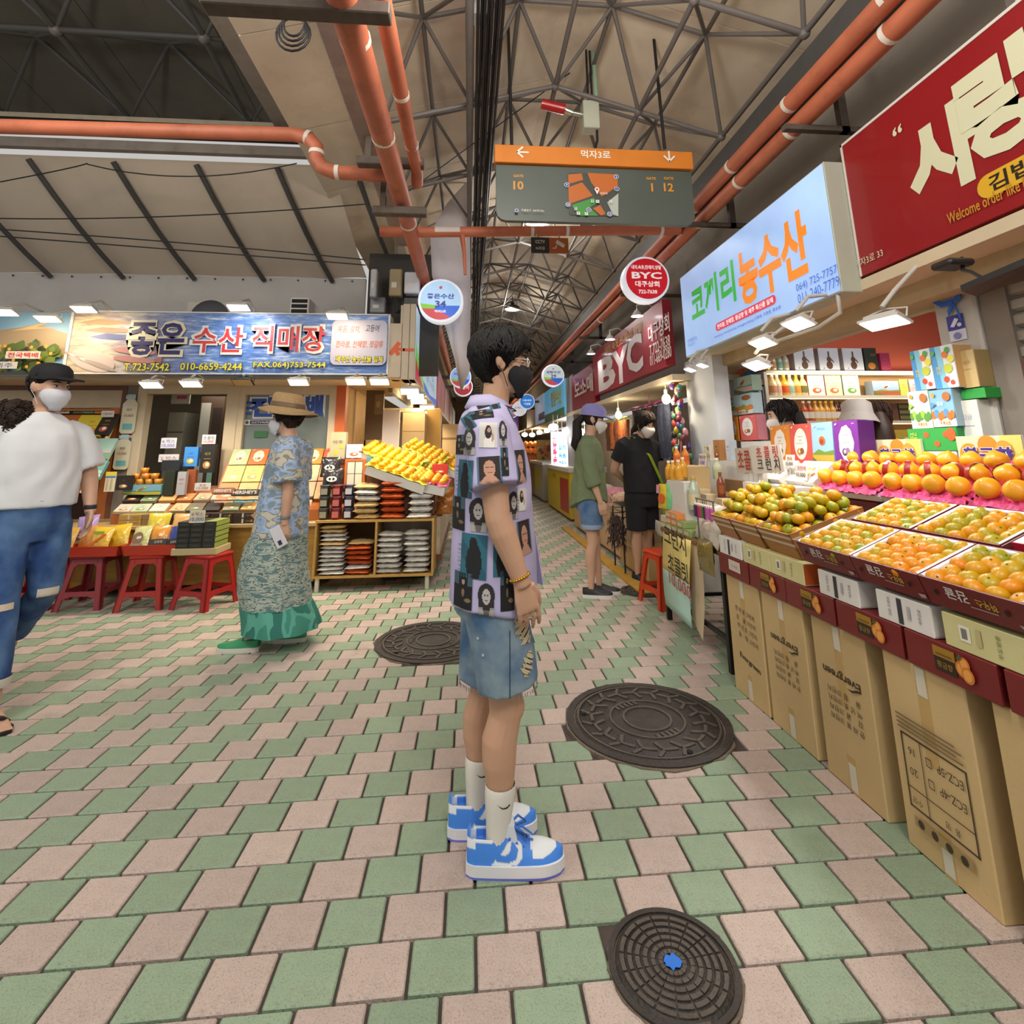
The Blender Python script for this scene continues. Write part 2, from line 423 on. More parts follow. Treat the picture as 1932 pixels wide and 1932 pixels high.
# ------------------------------------------------------------------ manhole covers
m_iron = M('cast_iron', '#3d3834', 0.6, metal=0.35, var=0.2, vscale=14, bump=0.5, bscale=90, dirt=0.5, dirtcol='#54483c')
m_iron_hi = M('cast_iron_worn', '#575049', 0.5, metal=0.4, var=0.2, vscale=20, bump=0.4, bscale=120)
m_cement = M('cement_patch', '#6e6254', 0.9, var=0.2, vscale=25, bump=0.8, bscale=70)
def seg_arc(mb, r0, r1, a0, a1, z0, z1, n=6, m=None):
 rings = []
 for i in range(n + 1):
  a = a0 + (a1 - a0) * i / n; c, s = math.cos(a), math.sin(a)
  rings.append([(r0 * c, r0 * s, z0), (r1 * c, r1 * s, z0), (r1 * c, r1 * s, z1), (r0 * c, r0 * s, z1)])
 mb.loft(rings, m, False)
def manhole(x, y, R, label, kind, rz):
 t = T('manhole_cover', label, 'manhole cover', (x, y, 0), rz)
 mb = MB(); n = 40; q = random.Random(int(R * 1000) + int(x * 100))
 wob = [R * (1.0 + q.uniform(-.02, .05)) for _ in range(n)]
 mb.prism([(wob[i] * math.cos(2 * PI * i / n), wob[i] * math.sin(2 * PI * i / n), -0.012) for i in range(n)], (0, 0, 0.016), m_cement)
 if kind == 'small':
  mb.prism([(-0.07, -R * .8, -.012), (0.05, -R * .8, -.012), (0.07, -R * 1.62, -.012), (-0.05, -R * 1.55, -.012)], (0, 0, 0.0145), m_cement)
 mb.build('concrete_collar', m_cement, t)
 mb = MB(); seg_arc(mb, R * .90, R * .99, 0, 2 * PI, 0.0, 0.010, 48); mb.build('rim', m_iron, t)
 mb = MB(); mb.lathe([(0, 0.008), (R * .88, 0.008), (R * .885, 0.004)], 48); mb.build('cover_plate', m_iron, t)
 mb = MB()
 if kind == 'small':
  for r in (.18, .30, .42, .54, .66, .78): 
   for j in range(16):
    seg_arc(mb, R * (r - .035), R * (r + .03), 2 * PI * (j + .06) / 16, 2 * PI * (j + .94) / 16, .008, .0125, 4)
  mb.build('raised_rings', m_iron_hi, t)
  mb = MB(); pts = [(0.022 * (1 + .3 * math.sin(3.1 * i)) * math.cos(i * PI / 8), 0.02 * (1 + .3 * math.cos(2.3 * i)) * math.sin(i * PI / 8), .0128) for i in range(16)]
  mb.prism(pts, (0, 0, .0012)); mb.build('paint_blob', M('blue_paint', '#1f6fd0', .5), t)
  mb = MB(); mb.bx(-.018, .018, -R * 1.15, -R * .86, 0.004, .0105); mb.build('lifting_notch', m_iron_hi, t)
 else:
  for r, wd in ((.30, .03), (.46, .025), (.86, .025)): seg_arc(mb, R * (r - wd), R * r, 0, 2 * PI, .008, .014, 48)
  for j in range(18):
   a = 2 * PI * j / 18
   seg_arc(mb, R * .66, R * .70, a + .04, a + .30, .008, .014, 4)
   c, s = math.cos(a), math.sin(a)
   mb.box((R * .60 * c, R * .60 * s, .011), (R * .14, .016, .006), None, 0, Matrix.Rotation(a + .5, 3, 'Z'))
   mb.box((R * .76 * c, R * .76 * s, .011), (R * .13, .016, .006), None, 0, Matrix.Rotation(a - .6, 3, 'Z'))
  for j in range(5):
   mb.bx(-.07 + .028 * j, -.055 + .028 * j, R * .33, R * .43, .008, .013); mb.bx(-.07 + .028 * j, -.055 + .028 * j, -R * .43, -R * .33, .008, .013)
  mb.build('raised_pattern', m_iron_hi, t)
  for a in (.4, 2.5, 4.6): mb = MB(); mb.lathe([(0, .0145), (.014, .0145), (.014, .008)], 10, (R * .78 * math.cos(a), R * .78 * math.sin(a), 0)); mb.build('key_hole', M('hole_black', '#0c0a09', .9, var=0), t)
 return t
manhole(0.875, 2.765, 0.395, 'large round cast iron manhole cover on the floor right of the standing man', 'big', .4)
manhole(0.53, 1.575, 0.165, 'small round manhole cover with blue paint spot in the foreground', 'small', 0.1)
manhole(-0.24, 3.95, 0.40, 'large round iron manhole cover with scrolled rim behind the standing man', 'big', 1.4)
manhole(1.62, 5.02, 0.21, 'small worn manhole cover by the black shoes of the woman with green bag', 'big', 0)
# ------------------------------------------------------------------ roof over the alley: beige sheets on a double layer tube grid
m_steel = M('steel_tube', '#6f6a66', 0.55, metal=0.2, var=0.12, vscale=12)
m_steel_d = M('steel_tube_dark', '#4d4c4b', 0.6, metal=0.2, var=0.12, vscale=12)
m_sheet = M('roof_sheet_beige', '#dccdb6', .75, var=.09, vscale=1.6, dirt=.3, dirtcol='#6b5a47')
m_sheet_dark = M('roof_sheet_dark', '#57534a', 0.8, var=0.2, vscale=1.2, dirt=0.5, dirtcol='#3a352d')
m_dark = M('dark_gap', '#1b1917', 0.8, var=0)
ROD = unit_rod_mesh('strut', m_steel, 8); ROD_D = unit_rod_mesh('strut_dark', m_steel_d, 8)
YB = 1.05
def lo(i, j): return Vector((.66 + .67 * i, 3.55 + YB * j, 4.14 - .195 * abs(i)))
def up(i, j): return Vector((.66 + .67 * (i + .5), 3.55 + YB * (j + .5), 4.50 - .195 * abs(i + .5)))
mb = MB()
for s in (-1, 1):
 x0, x1 = .66, .66 + s * 2.2
 z0, z1 = 4.62, 4.62 - .291 * 2.2
 for a in range(-2, 28):
  ya = 3.55 + YB * (a - .5); yb = ya + YB - .012
  mb.prism([(x0, ya, z0), (x1, ya, z1), (x1, yb, z1), (x0, yb, z0)], (0, 0, .03))
ceiling = struct(mb.build('ceiling', m_sheet))
I0, I1 = -2, 2
for j in range(-2, 24):
 rods = []
 for i in range(I0, I1 + 1):
  rods.append((lo(i, j), lo(i, j + 1), .019))
  if i < I1: rods.append((lo(i, j), lo(i + 1, j), .020))
 for i in range(I0, I1):
  rods.append((up(i, j), up(i, j + 1), .017))
  if i < I1 - 1: rods.append((up(i, j), up(i + 1, j), .017))
  for di in (0, 1):
   for dj in (0, 1): rods.append((up(i, j), lo(i + di, j + dj), .015))
 if j <= 4:
  t = struct(T('trim_%d' % (j + 3), None, None, (0, 0, 0)))
  for a, b, r in rods: rod('strut', ROD, a, b, r, t)
  mb = MB()
  for i in range(I0, I1 + 1): mb.ell(lo(i, j), (.036, .036, .036), None, 10, 6)
  mb.build('node_joints', m_steel, t)
 else:
  mb = MB()
  for a, b, r in rods: mb.cyl(a, b, r, n=5 if j > 9 else 6, caps=False)
  struct(mb.build('trim_%d' % (j + 3), m_steel))
# far gable end and eaves walls of the alley
mb = MB(); mb.bx(2.72, 2.78, 2.0, 30, 2.2, 4.1); struct(mb.build('wall_right_upper', M('wall_grey_plaster', '#8d867d', .85, var=.1, vscale=2, dirt=.4)))
mb = MB(); mb.bx(-1.0, -0.95, 6.4, 30, 2.0, 4.2); struct(mb.build('wall_left_upper', M('wall_grey_plaster')))
# longitudinal pipe and black cable bundle hanging under the left slope
mb = MB(); mb.cyl((-.02, .8, 3.86), (-.02, 22, 3.86), .028, n=10)
tag(mb.build('ridge_pipe', m_steel), 'long grey steel pipe running overhead beside the black cable bundle', 'pipe')
ct = T('cable_bundle', 'bundle of thick black cables running overhead along the alley roof', 'cable', (0, 0, 0))
m_cable = M('black_cable', '#17161a', .5, var=.05)
for k in range(8):
 mb = MB(); q = random.Random(k); x = .03 + .021 * k; zz = 3.83 + (.018 if k % 2 else 0)
 mb.tube([(x + q.uniform(-.004, .004), .8 + 1.4 * s, zz + q.uniform(-.006, .006)) for s in range(16)], .0115, 6); mb.build('cable', m_cable, ct)
# ------------------------------------------------------------------ left hall roof (dark) with its own tube grid
def lo2(i, j): return Vector((-4.72 + 1.20 * i, 5.0 - 1.0 * j, 4.66 + .15 * j))
def up2(i, j): return Vector((-4.72 + 1.20 * (i + .5), 5.0 - 1.0 * (j - .5), 5.02 + .15 * j))
mb = MB()
for a in range(-2, 3):
 x0 = -6.5 + a * .0
for a in range(5):
 mb.prism([(-6.8 + a * 1.1, 5.5, 4.98), (-6.8 + a * 1.1 + 1.09, 5.5, 4.98), (-6.8 + a * 1.1 + 1.09, 1.6, 5.62), (-6.8 + a * 1.1, 1.6, 5.62)], (0, 0, .03))
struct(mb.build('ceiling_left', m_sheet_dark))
for j in range(0, 3):
 t = struct(T('trim_%d' % (30 + j), None, None))
 for i in range(-1, 3):
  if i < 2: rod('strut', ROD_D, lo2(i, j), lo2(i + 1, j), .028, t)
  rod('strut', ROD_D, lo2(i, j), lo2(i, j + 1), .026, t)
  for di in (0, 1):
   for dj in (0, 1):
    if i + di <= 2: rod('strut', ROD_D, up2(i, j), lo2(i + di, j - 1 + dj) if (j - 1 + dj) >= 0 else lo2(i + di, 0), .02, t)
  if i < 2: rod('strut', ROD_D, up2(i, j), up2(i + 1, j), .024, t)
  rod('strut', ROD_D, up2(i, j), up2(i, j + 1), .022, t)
 mb = MB()
 for i in range(-1, 3): mb.ell(lo2(i, j), (.05, .05, .05), None, 10, 6)
 mb.build('node_joints', m_steel, t)
# white sheets between the dark roof and the gutter beam
m_white_sheet = M('white_sheet', '#c9c0b6', .7, var=.12, vscale=2, dirt=.35)
mb = MB()
for a in range(4):
 y0 = 1.2 + a * 1.0
 mb.prism([(-1.95, y0, 4.75), (-.72, y0, 3.9), (-.72, y0 + .985, 3.9), (-1.95, y0 + .985, 4.75)], (0, 0, .025))
struct(mb.build('ceiling_left_slope', m_white_sheet))
mb = MB(); mb.bx(-.80, -.60, .9, 5.2, 3.42, 3.6, ch=.01); struct(mb.build('trim_40', M('gutter_concrete', '#9a8a80', .85, var=.12, vscale=8, dirt=.5, dirtcol='#4a3f38')))
mb = MB(); mb.bx(-1.98, -1.72, 1.0, 4.9, 4.5, 4.72); mb.bx(-1.66, -1.60, 1.0, 4.9, 4.42, 4.5); struct(mb.build('trim_41', M('grey_beam', '#8a8077', .8, var=.12, dirt=.4)))
# sloping white membrane with its dark ribs, closing strip wall below
m_memb = M('membrane', '#c6b8a6', .8, var=.07, vscale=1.5, dirt=.2, dirtcol='#8a7c6b')
def mem(u, v):                                    # u along X, v 0 (top, near) .. 1 (bottom, far)
 x = -7.2 + u * (5.75 + .18 * v); y = 5.0 + 1.1 * v; z = 4.22 - .86 * v - .05 * math.sin(PI * v) + .012 * math.sin(u * 40) * v * (1 if u > .9 else .2)
 return Vector((x, y, z))
mb = MB(); NU, NV = 48, 10
mb.add([mem(i / NU, j / NV) for j in range(NV + 1) for i in range(NU + 1)], [(j * (NU + 1) + i, j * (NU + 1) + i + 1, (j + 1) * (NU + 1) + i + 1, (j + 1) * (NU + 1) + i) for j in range(NV) for i in range(NU)], None, True)
memb = struct(mb.build('ceiling_membrane', m_memb))
for k in range(6):
 mb = MB(); xt = -5.19 + .797 * k
 mb.tube([(xt + .33 * v, 4.98 + 1.1 * v, 4.18 - .86 * v - .05 * math.sin(PI * v) - .015) for v in (0, .25, .5, .75, 1)], .028, 6); mb.build('rib', m_steel_d, memb)
mb = MB(); mb.bx(-7.5, -1.28, 6.1, 6.16, 2.5, 3.36); struct(mb.build('wall_left_strip', M('white_panel_wall', '#b9b6b2', .7, var=.06, vscale=2, dirt=.15)))
mb = MB()
for k in range(14): mb.ell((-5.6 + .32 * k, 6.09, 3.32), (.012, .008, .012), None, 8, 5)
mb.build('rivets', m_steel_d, bpy.data.objects['wall_left_strip'])
# beams at the membrane top: pale strip, black pipe bundle, grey strip
mb = MB(); mb.bx(-7.2, -1.3, 4.86, 4.9, 4.5, 4.60); struct(mb.build('trim_42', M('pale_strip', '#b3a692', .7, var=.1, dirt=.3)))
mb = MB()
for k in range(3): mb.cyl((-7.2, 4.80, 4.36 + .055 * k), (-1.25, 4.80, 4.36 + .055 * k), .032, n=10)
tag(mb.build('conduit_bundle', M('black_pipe', '#161413', .5, var=.05)), 'thick black conduits running level under the dark left roof', 'pipe')
mb = MB(); mb.bx(-7.2, -1.3, 4.84, 4.9, 4.22, 4.32); struct(mb.build('trim_43', M('grey_beam')))
# white cloth hanging at the alley's left roof edge
m_cloth = M('white_cloth', '#d2ccd0', .9, var=.06, vscale=3)
cl = [(882, 340), (843, 384), (818, 428), (812, 445), (815, 520), (836, 600), (858, 680), (870, 742), (886, 700), (888, 560), (886, 440)]
pts = [at_y(px, py, 5.6) for px, py in cl]
ctr = sum(pts, Vector()) / len(pts)
mb = MB()
V = [ctr] + pts + [ctr.lerp(p, .5) + Vector((0, .02 * (-1) ** i, 0)) for i, p in enumerate(pts)]; n = len(pts)
F = []
for i in range(n):
 k = (i + 1) % n; F.append((0, 1 + n + i, 1 + n + k)); F.append((1 + n + i, 1 + i, 1 + k, 1 + n + k))
mb.add(V, F, None, True); o = mb.build('hanging_cloth', m_cloth)
md = o.modifiers.new('thick', 'SOLIDIFY'); md.thickness = .006
tag(o, 'white triangular cloth hanging beside the overhead cables above the alley', 'cloth')
# ------------------------------------------------------------------ orange sprinkler pipes
m_orange = M('orange_pipe', '#b8684a', .55, var=.14, vscale=5, dirt=.5, dirtcol='#6e3520')
m_joint = M('pipe_white_band', '#d9d4c8', .6, var=.05)
m_rust = M('pipe_bracket', '#5b5148', .7, metal=.3, var=.2, vscale=20)
def pipe(name, label, pts, r, bands=(), par=None):
 mb = MB(); mb.tube(pts, r, 16); o = mb.build(name, m_orange, par)
 if label: tag(o, label, 'pipe')
 for p, d in bands:
  mb = MB(); p = Vector(p); d = Vector(d).normalized() * .014; mb.cyl(p - d, p + d, r * 1.045, n=16); mb.build('band', m_joint, o)
 return o
Y = Vector((0, 1, 0)); X_ = Vector((1, 0, 0))
pipe('sprinkler_pipe', 'thick orange sprinkler pipe running overhead left of the alley roof', [(-.515, .8, 3.02), (-.52, 3.4, 3.13), (-.52, 14, 3.3)], .066,
  [((-.517, 1.98, 3.075), Y), ((-.52, 2.75, 3.105), Y), ((-.52, 4.0, 3.14), Y)])
pipe('sprinkler_pipe', 'thinner orange sprinkler pipe tucked behind the thick left one', [(-.39, .8, 3.14), (-.385, 3.35, 3.23), (-.40, 3.5, 3.22)], .042, [((-.387, 2.5, 3.2), Y), ((-.386, 3.0, 3.22), Y)])
el = [(-5.5, 3.4, 3.46), (-1.28, 3.4, 3.52), (-1.17, 3.4, 3.50), (-1.11, 3.4, 3.43), (-1.10, 3.4, 3.33), (-1.06, 3.4, 3.27), (-.98, 3.4, 3.235), (-.55, 3.4, 3.225)]
pipe('sprinkler_branch', 'orange branch pipe with an elbow crossing in front of the white membrane', el, .05, [((-1.17, 3.4, 3.50), (1, 0, -.4)), ((-1.105, 3.4, 3.38), (0, 0, 1)), ((-.95, 3.4, 3.235), X_), ((-3.3, 3.4, 3.49), X_)])
pipe('sprinkler_crossbar', 'level orange pipe crossing the alley under the wayfinding sign', [(-.8, 4.3, 3.19), (-.5, 4.3, 3.19), (1.93, 4.3, 3.28)], .046, [((.55, 4.3, 3.225), X_), ((.87, 4.3, 3.24), X_), ((1.75, 4.3, 3.27), X_)])
mb = MB(); mb.cyl((-.32, 4.3, 3.2), (-.1, 4.3, 3.208), .0475, n=16); mb.build('white_sleeve', M('sleeve', '#cfc6bf', .6), bpy.data.objects['sprinkler_crossbar'], )
mb = MB(); mb.tube([(-.08, 4.3, 3.19), (-.06, 4.29, 3.02), (-.05, 4.29, 2.80)], [.03, .018, .012], 8); mb.build('drip_stub', m_orange, bpy.data.objects['sprinkler_crossbar'])
pipe('sprinkler_pipe', 'lower orange pipe of the right hand overhead pair', [(2.0, .9, 3.24), (2.0, 26, 3.30)], .056, [((2.0, y, 3.245), Y) for y in (1.95, 2.72, 3.35, 4.05, 5.5, 7.5)])
pipe('sprinkler_pipe', 'upper orange pipe of the right hand overhead pair', [(1.92, .9, 3.33), (1.92, 26, 3.39)], .052, [((1.92, y, 3.336), Y) for y in (1.85, 2.6, 3.3, 3.95, 5.6)])
mb = MB(); mb.bx(1.98, 2.12, .9, 24, 3.44, 3.62); struct(mb.build('trim_44', m_steel_d))
for y in (2.6, 3.95, 6, 8.5, 11):
 t = T('pipe_bracket', 'dark steel bracket carrying the orange pipes, %s along the right row' % ordn([2.6, 3.95, 6, 8.5, 11].index(y)), 'bracket', (0, 0, 0))
 mb = MB(); mb.bx(1.86, 2.72, y - .02, y + .02, 3.155, 3.19); mb.build('arm', m_rust, t)
 mb = MB(); mb.bx(2.22, 2.27, y - .02, y + .02, 3.155, 3.72); mb.build('hanger', m_rust, t)
for k, (y, x0) in enumerate(((1.78, -1.05), (3.25, -.78), (3.55, -.72))):
 t = T('pipe_bracket', ('timber-grey beam clamped over the left orange pipe near the frame top', 'short steel bracket above the left pipe joint', 'short steel bracket below the left pipe joint')[k], 'bracket')
 mb = MB(); zz = (3.02, 3.235, 3.02)[k]; mb.bx(x0, -.33, y - .035, y + .035, zz - .03, zz + .03, ch=.005); mb.build('arm', m_rust, t)
 mb = MB(); mb.bx(x0 + .05, x0 + .09, y - .02, y + .02, zz, 3.6); mb.build('hanger', m_rust, t)
# ================================================================== RIGHT STALL
LV = dict(u=(0, -1, 0), v=(0, 0, 1))              # a face looking at the alley (-X): right is -Y, up is Z
def card(name, m=None): return M(name)
m_kraft = M('kraft_carton', '#c3a877', .8, var=.05, vscale=6, bump=.1, rnd=.04)
m_kraft_in = M('kraft_dark', '#8b7350', .85, var=.05)
m_tape = M('packing_tape', '#b99a63', .35, var=.04)
m_clear = M('clear_label', '#cfc9b8', .2, var=.03)
m_maroon = M('maroon_card', '#6e1b1c', .45, var=.06, vscale=10, coat=.15)
m_maroon_d = M('maroon_card_dark', '#4f1415', .55, var=.06)
m_whitec = M('white_card', '#d9d6d0', .6, var=.03)
m_ivory = M('ivory_green_card', '#c9c38c', .6, var=.04)
m_orangec = M('orange_card', '#b9541f', .6, var=.05)
m_liner = M('foam_liner', '#dcdfe6', .6, var=.03)
m_plywood = M('plywood', '#a5793f', .6, var=.18, vscale=6, stretch=(1, 8, 8))
def carton(y0, y1, which, label):
 t = T('carton', label, 'cardboard box', (1.48, (y0 + y1) / 2, 0)); w = y1 - y0
 mb = MB(); mb.bx(0, .33, -w / 2, w / 2, 0, .595, ch=.004); mb.build('body', m_kraft, t)
 for z0, z1 in ((.30, .595), (0, .13)): mb = MB(); mb.bx(-.0012, .002, -.022, .022, z0, z1); mb.build('tape', m_tape, t)
 for z0, z1 in ((.50, .585), (.01, .10)): mb = MB(); mb.bx(-.0022, 0, -.018, .018, z0, z1); mb.build('clear_tape', m_clear, t)
 K = '#3c2f22'; f = Fl((-.0015, 0, 0), **LV, lift=.0006)
 if which == 'a':
  f.text('Evergreen', .02, .19, .034, K, w=.20, bold=.02, rot=-.10)
  for i, s in enumerate(('한 라 봉 크런치', '감    귤 크런치', '백 년 초 크런치', '율    림 크런치')): f.text(s, .01 + .006 * i, .43 - .042 * i, .026, K, w=.19, rot=-.06)
 elif which == 'b':
  f.text('Evergreen', .0, .405, .042, K, w=.21, bold=.02, rot=PI)
  for i, s in enumerate(('한 라 봉 크런치', '감    귤 크런치', '백 년 초 크런치', '율    림 크런치')): f.text(s, .005, .24 + .033 * i, .022, K, w=.18, rot=PI)
  f.poly([(.095, .385), (.06, .372), (.03, .376), (.06, .38), (.09, .392)], K)
 elif which == 'c':
  for (a, b, c, d) in ((-.12, .13, .12, .135), (-.12, .345, .12, .35), (-.12, .13, -.115, .35), (.115, .13, .12, .35), (-.12, .19, .12, .193), (-.045, .13, -.042, .35)): f.rect(a, b, c, d, K)
  for i, (p, q) in enumerate((('ECZ-5P  □', '16'), ('ECZ-4P  □', '20'))): f.text(p, .04, .305 - .06 * i, .026, K, w=.13, rot=PI); f.text(q, -.08, .305 - .06 * i, .022, K, rot=PI)
  f.text('품  명', .045, .16, .02, K, rot=PI); f.text('수량', -.08, .16, .02, K, rot=PI)
  for k in range(4): f.rect(-.12, .365 + .013 * k, .12 - .02 * (k % 2), .371 + .013 * k, '#7a6748')
  f.rect(-.10, .085, .10, .115, '#9c8556')
  for k in range(4): f.ell(-.075 + .05 * k, .1, .012, .012, K)
 if which != 'd': f.build('printing', t)
 return t
carton(2.725, 3.06, 'a', 'kraft carton with upright lettering at the far end of the row under the fruit')
carton(2.37, 2.70, 'b', 'second kraft carton from the far end, upside down lettering')
carton(2.0, 2.31, 'b', 'third kraft carton from the far end, in the middle of the row')
carton(1.60, 1.915, 'c', 'kraft carton printed with an upside down table, nearest whole one')
carton(1.20, 1.52, 'd', 'plain kraft carton cut off by the right picture edge')
def maroon(y0, y1, label, art=True):
 t = T('maroon_box', label, 'gift box', (1.46, (y0 + y1) / 2, .608), group=None); w = y1 - y0
 mb = MB(); mb.bx(0, .36, -w / 2, w / 2, -.011, .094, ch=.003); mb.build('body', m_maroon, t)
 f = Fl((-.001, 0, 0), **LV, lift=.0008)
 if art:
  f.rect(-.045, .012, .03, .082, '#2a2013'); f.rect(-.045, .052, .03, .082, '#96701f'); f.text('황금향', -.008, .032, .018, '#a9822b'); f.rect(-.035, .060, .02, .063, '#5e430f')
  for x, y, r in ((.052, .045, .021), (.064, .062, .017), (.072, .035, .02)): f.ell(x, y, r, r * 1.1, '#c9762c'); f.ell(x, y, r * .7, r * .8, '#dd9a4a')
  f.poly([(.04, .068), (.055, .088), (.06, .074)], '#3d5a2b')
 else: f.rect(-.04, .025, .085, .08, '#cbbdb0'); f.text('제주 특산품', .02, .05, .012, '#8b7f78')
 f.build('front_label', t); return t
for i, (a, b) in enumerate(((2.77, 3.09), (2.445, 2.755), (2.12, 2.44), (1.79, 2.105), (1.465, 1.775), (1.12, 1.445))):
 maroon(a, b, ('maroon box with a white label on top of the farthest kraft carton', 'maroon box with gold label, second from the far end of the strip', 'maroon box with orange picture, third from the far end of the strip', 'maroon box with orange picture, fourth from the far end, above the third carton', 'maroon box with orange picture above the carton printed with a table', 'maroon box cut by the right picture edge above the plain carton')[i], i > 0)
def slim(y0, y1, m, label, white):
 t = T('slim_box', label, 'gift box', (1.465, (y0 + y1) / 2, .7145)); w = y1 - y0
 mb = MB(); mb.bx(0, .30, -w / 2, w / 2, -.011, .0835, ch=.0025); mb.build('body', m, t)
 f = Fl((-.001, 0, 0), **LV, lift=.0006)
 if white:
  f.rect(-.02, -.004, .0, .076, '#35363a'); f.text('감귤 초콜릿', -.055, .04, .013, '#77757a', rot=PI / 2, w=.06); f.text('제주감귤', .07, .04, .013, '#55535a', rot=PI / 2, w=.045); f.rect(.022, .02, .034, .06, '#a8a6ab')
 else:
  f.rect(-.075, .018, -.04, .062, '#e1ddcc'); f.rect(-.068, .026, -.05, .054, '#77756a'); f.text('우도땅콩', .045, .038, .014, '#5f6238', rot=PI / 2, w=.06); f.rect(-.02, .02, -.005, .065, '#b7ac7a')
 f.build('printing', t)
 mb = MB(); mb.bx(.004, .296, -w / 2 - .002, -w / 2 + .001, -.004, .078); mb.build('end_panel', m_orangec if not white else m_whitec, t)
slim(2.83, 3.075, m_whitec, 'slim white box under the farthest fruit basket', True)
slim(2.56, 2.81, m_ivory, 'slim pale green box under the middle fruit basket', False)
slim(2.30, 2.555, m_ivory, 'slim pale green box with orange end under the nearest fruit basket', False)
slim(1.975, 2.20, m_whitec, 'slim white box under the farthest red mandarin crate', True)
slim(1.66, 1.885, m_whitec, 'slim white box under the middle red mandarin crate', True)
slim(1.36, 1.62, m_ivory, 'slim pale green box under the nearest red mandarin crate', False)
# ---- fruit
def fruit_mat(name, stops):
 m = bpy.data.materials.new(name); m.use_nodes = True; nt = m.node_tree; N = nt.nodes; L = nt.links; b = N['Principled BSDF']
 oi = N.new('ShaderNodeObjectInfo'); tc = N.new('ShaderNodeTexCoord'); nz = N.new('ShaderNodeTexNoise'); nz.inputs['Scale'].default_value = 26
 ad = N.new('ShaderNodeVectorMath'); ml = N.new('ShaderNodeMath'); ml.operation = 'MULTIPLY'; ml.inputs[1].default_value = 50
 L.new(oi.outputs['Random'], ml.inputs[0]); L.new(tc.outputs['Object'], ad.inputs[0]); L.new(ml.outputs[0], ad.inputs[1]); L.new(ad.outputs[0], nz.inputs['Vector'])
 mx = N.new('ShaderNodeMath'); mx.operation = 'MULTIPLY_ADD'; mx.inputs[1].default_value = .75; mx.inputs[2].default_value = -.12
 sm = N.new('ShaderNodeMath'); sm.operation = 'ADD'; nm = N.new('ShaderNodeMath'); nm.operation = 'MULTIPLY'; nm.inputs[1].default_value = .5
 L.new(oi.outputs['Random'], mx.inputs[0]); L.new(nz.outputs['Fac'], nm.inputs[0]); L.new(mx.outputs[0], sm.inputs[0]); L.new(nm.outputs[0], sm.inputs[1])
 cr = N.new('ShaderNodeValToRGB'); e = cr.color_ramp.elements
 while len(e) < len(stops): e.new(.5)
 for k, (p, c) in enumerate(stops): e[k].position = p; e[k].color = (*lin(c), 1)
 L.new(sm.outputs[0], cr.inputs[0]); L.new(cr.outputs[0], b.inputs['Base Color'])
 b.inputs['Roughness'].default_value = .4; b.inputs['Coat Weight'].default_value = .18; b.inputs['Coat Roughness'].default_value = .15
 nb = N.new('ShaderNodeTexNoise'); nb.inputs['Scale'].default_value = 500; L.new(tc.outputs['Object'], nb.inputs['Vector'])
 bp = N.new('ShaderNodeBump'); bp.inputs['Strength'].default_value = .12; bp.inputs['Distance'].default_value = .002; L.new(nb.outputs['Fac'], bp.inputs['Height']); L.new(bp.outputs[0], b.inputs['Normal'])
 return m
m_mand = fruit_mat('mandarin_skin', [(0.0, '#d97f00'), (.35, '#d68c00'), (.6, '#cd9600'), (.82, '#ae9a06'), (1, '#82920c')])
m_mandg = fruit_mat('mandarin_skin_green', [(0.0, '#d38700'), (.3, '#cc9200'), (.55, '#ba9605'), (.8, '#8f920c'), (1, '#5a850f')])
m_calyx = M('calyx', '#6a7a35', .7, var=.1)
def mandarin_mesh(m, r=.030):
 mb = MB(); prof = []
 for k in range(9):
  a = PI * k / 8; rr_ = r * math.sin(a); z = .82 * r * math.cos(a)
  if k == 0: z -= .10 * r
  if k == 1: z -= .015 * r
  prof.append((max(rr_, 0), z))
 prof = prof[::-1]; mb.lathe(prof, 14, m=m)
 mb.lathe([(.0, .70 * r), (.12 * r, .76 * r), (.0, .80 * r)], 6, m=m_calyx); return mb.mesh('mandarin')
me_mand = mandarin_mesh(m_mand); me_mandg = mandarin_mesh(m_mandg)
q = random.Random(11)
def mandarin(loc, label, group, s=1.0, me=None):
 o = new_obj('mandarin', me or me_mand, None, loc, (q.uniform(-.9, .9), q.uniform(-.9, .9), q.uniform(0, 6)))
 k = s * q.uniform(.94, 1.07); o.scale = (k, k, k); return tag(o, label, 'mandarin', group)
def tilt_frame(x, y, z, ang):                       # local: a along +X' (up the slope), b along -Y (to the right as seen), c normal
 ca, sa = math.cos(ang), math.sin(ang)
 return Matrix(((ca, 0, -sa, x), (0, -1, 0, y), (sa, 0, ca, z), (0, 0, 0, 1)))
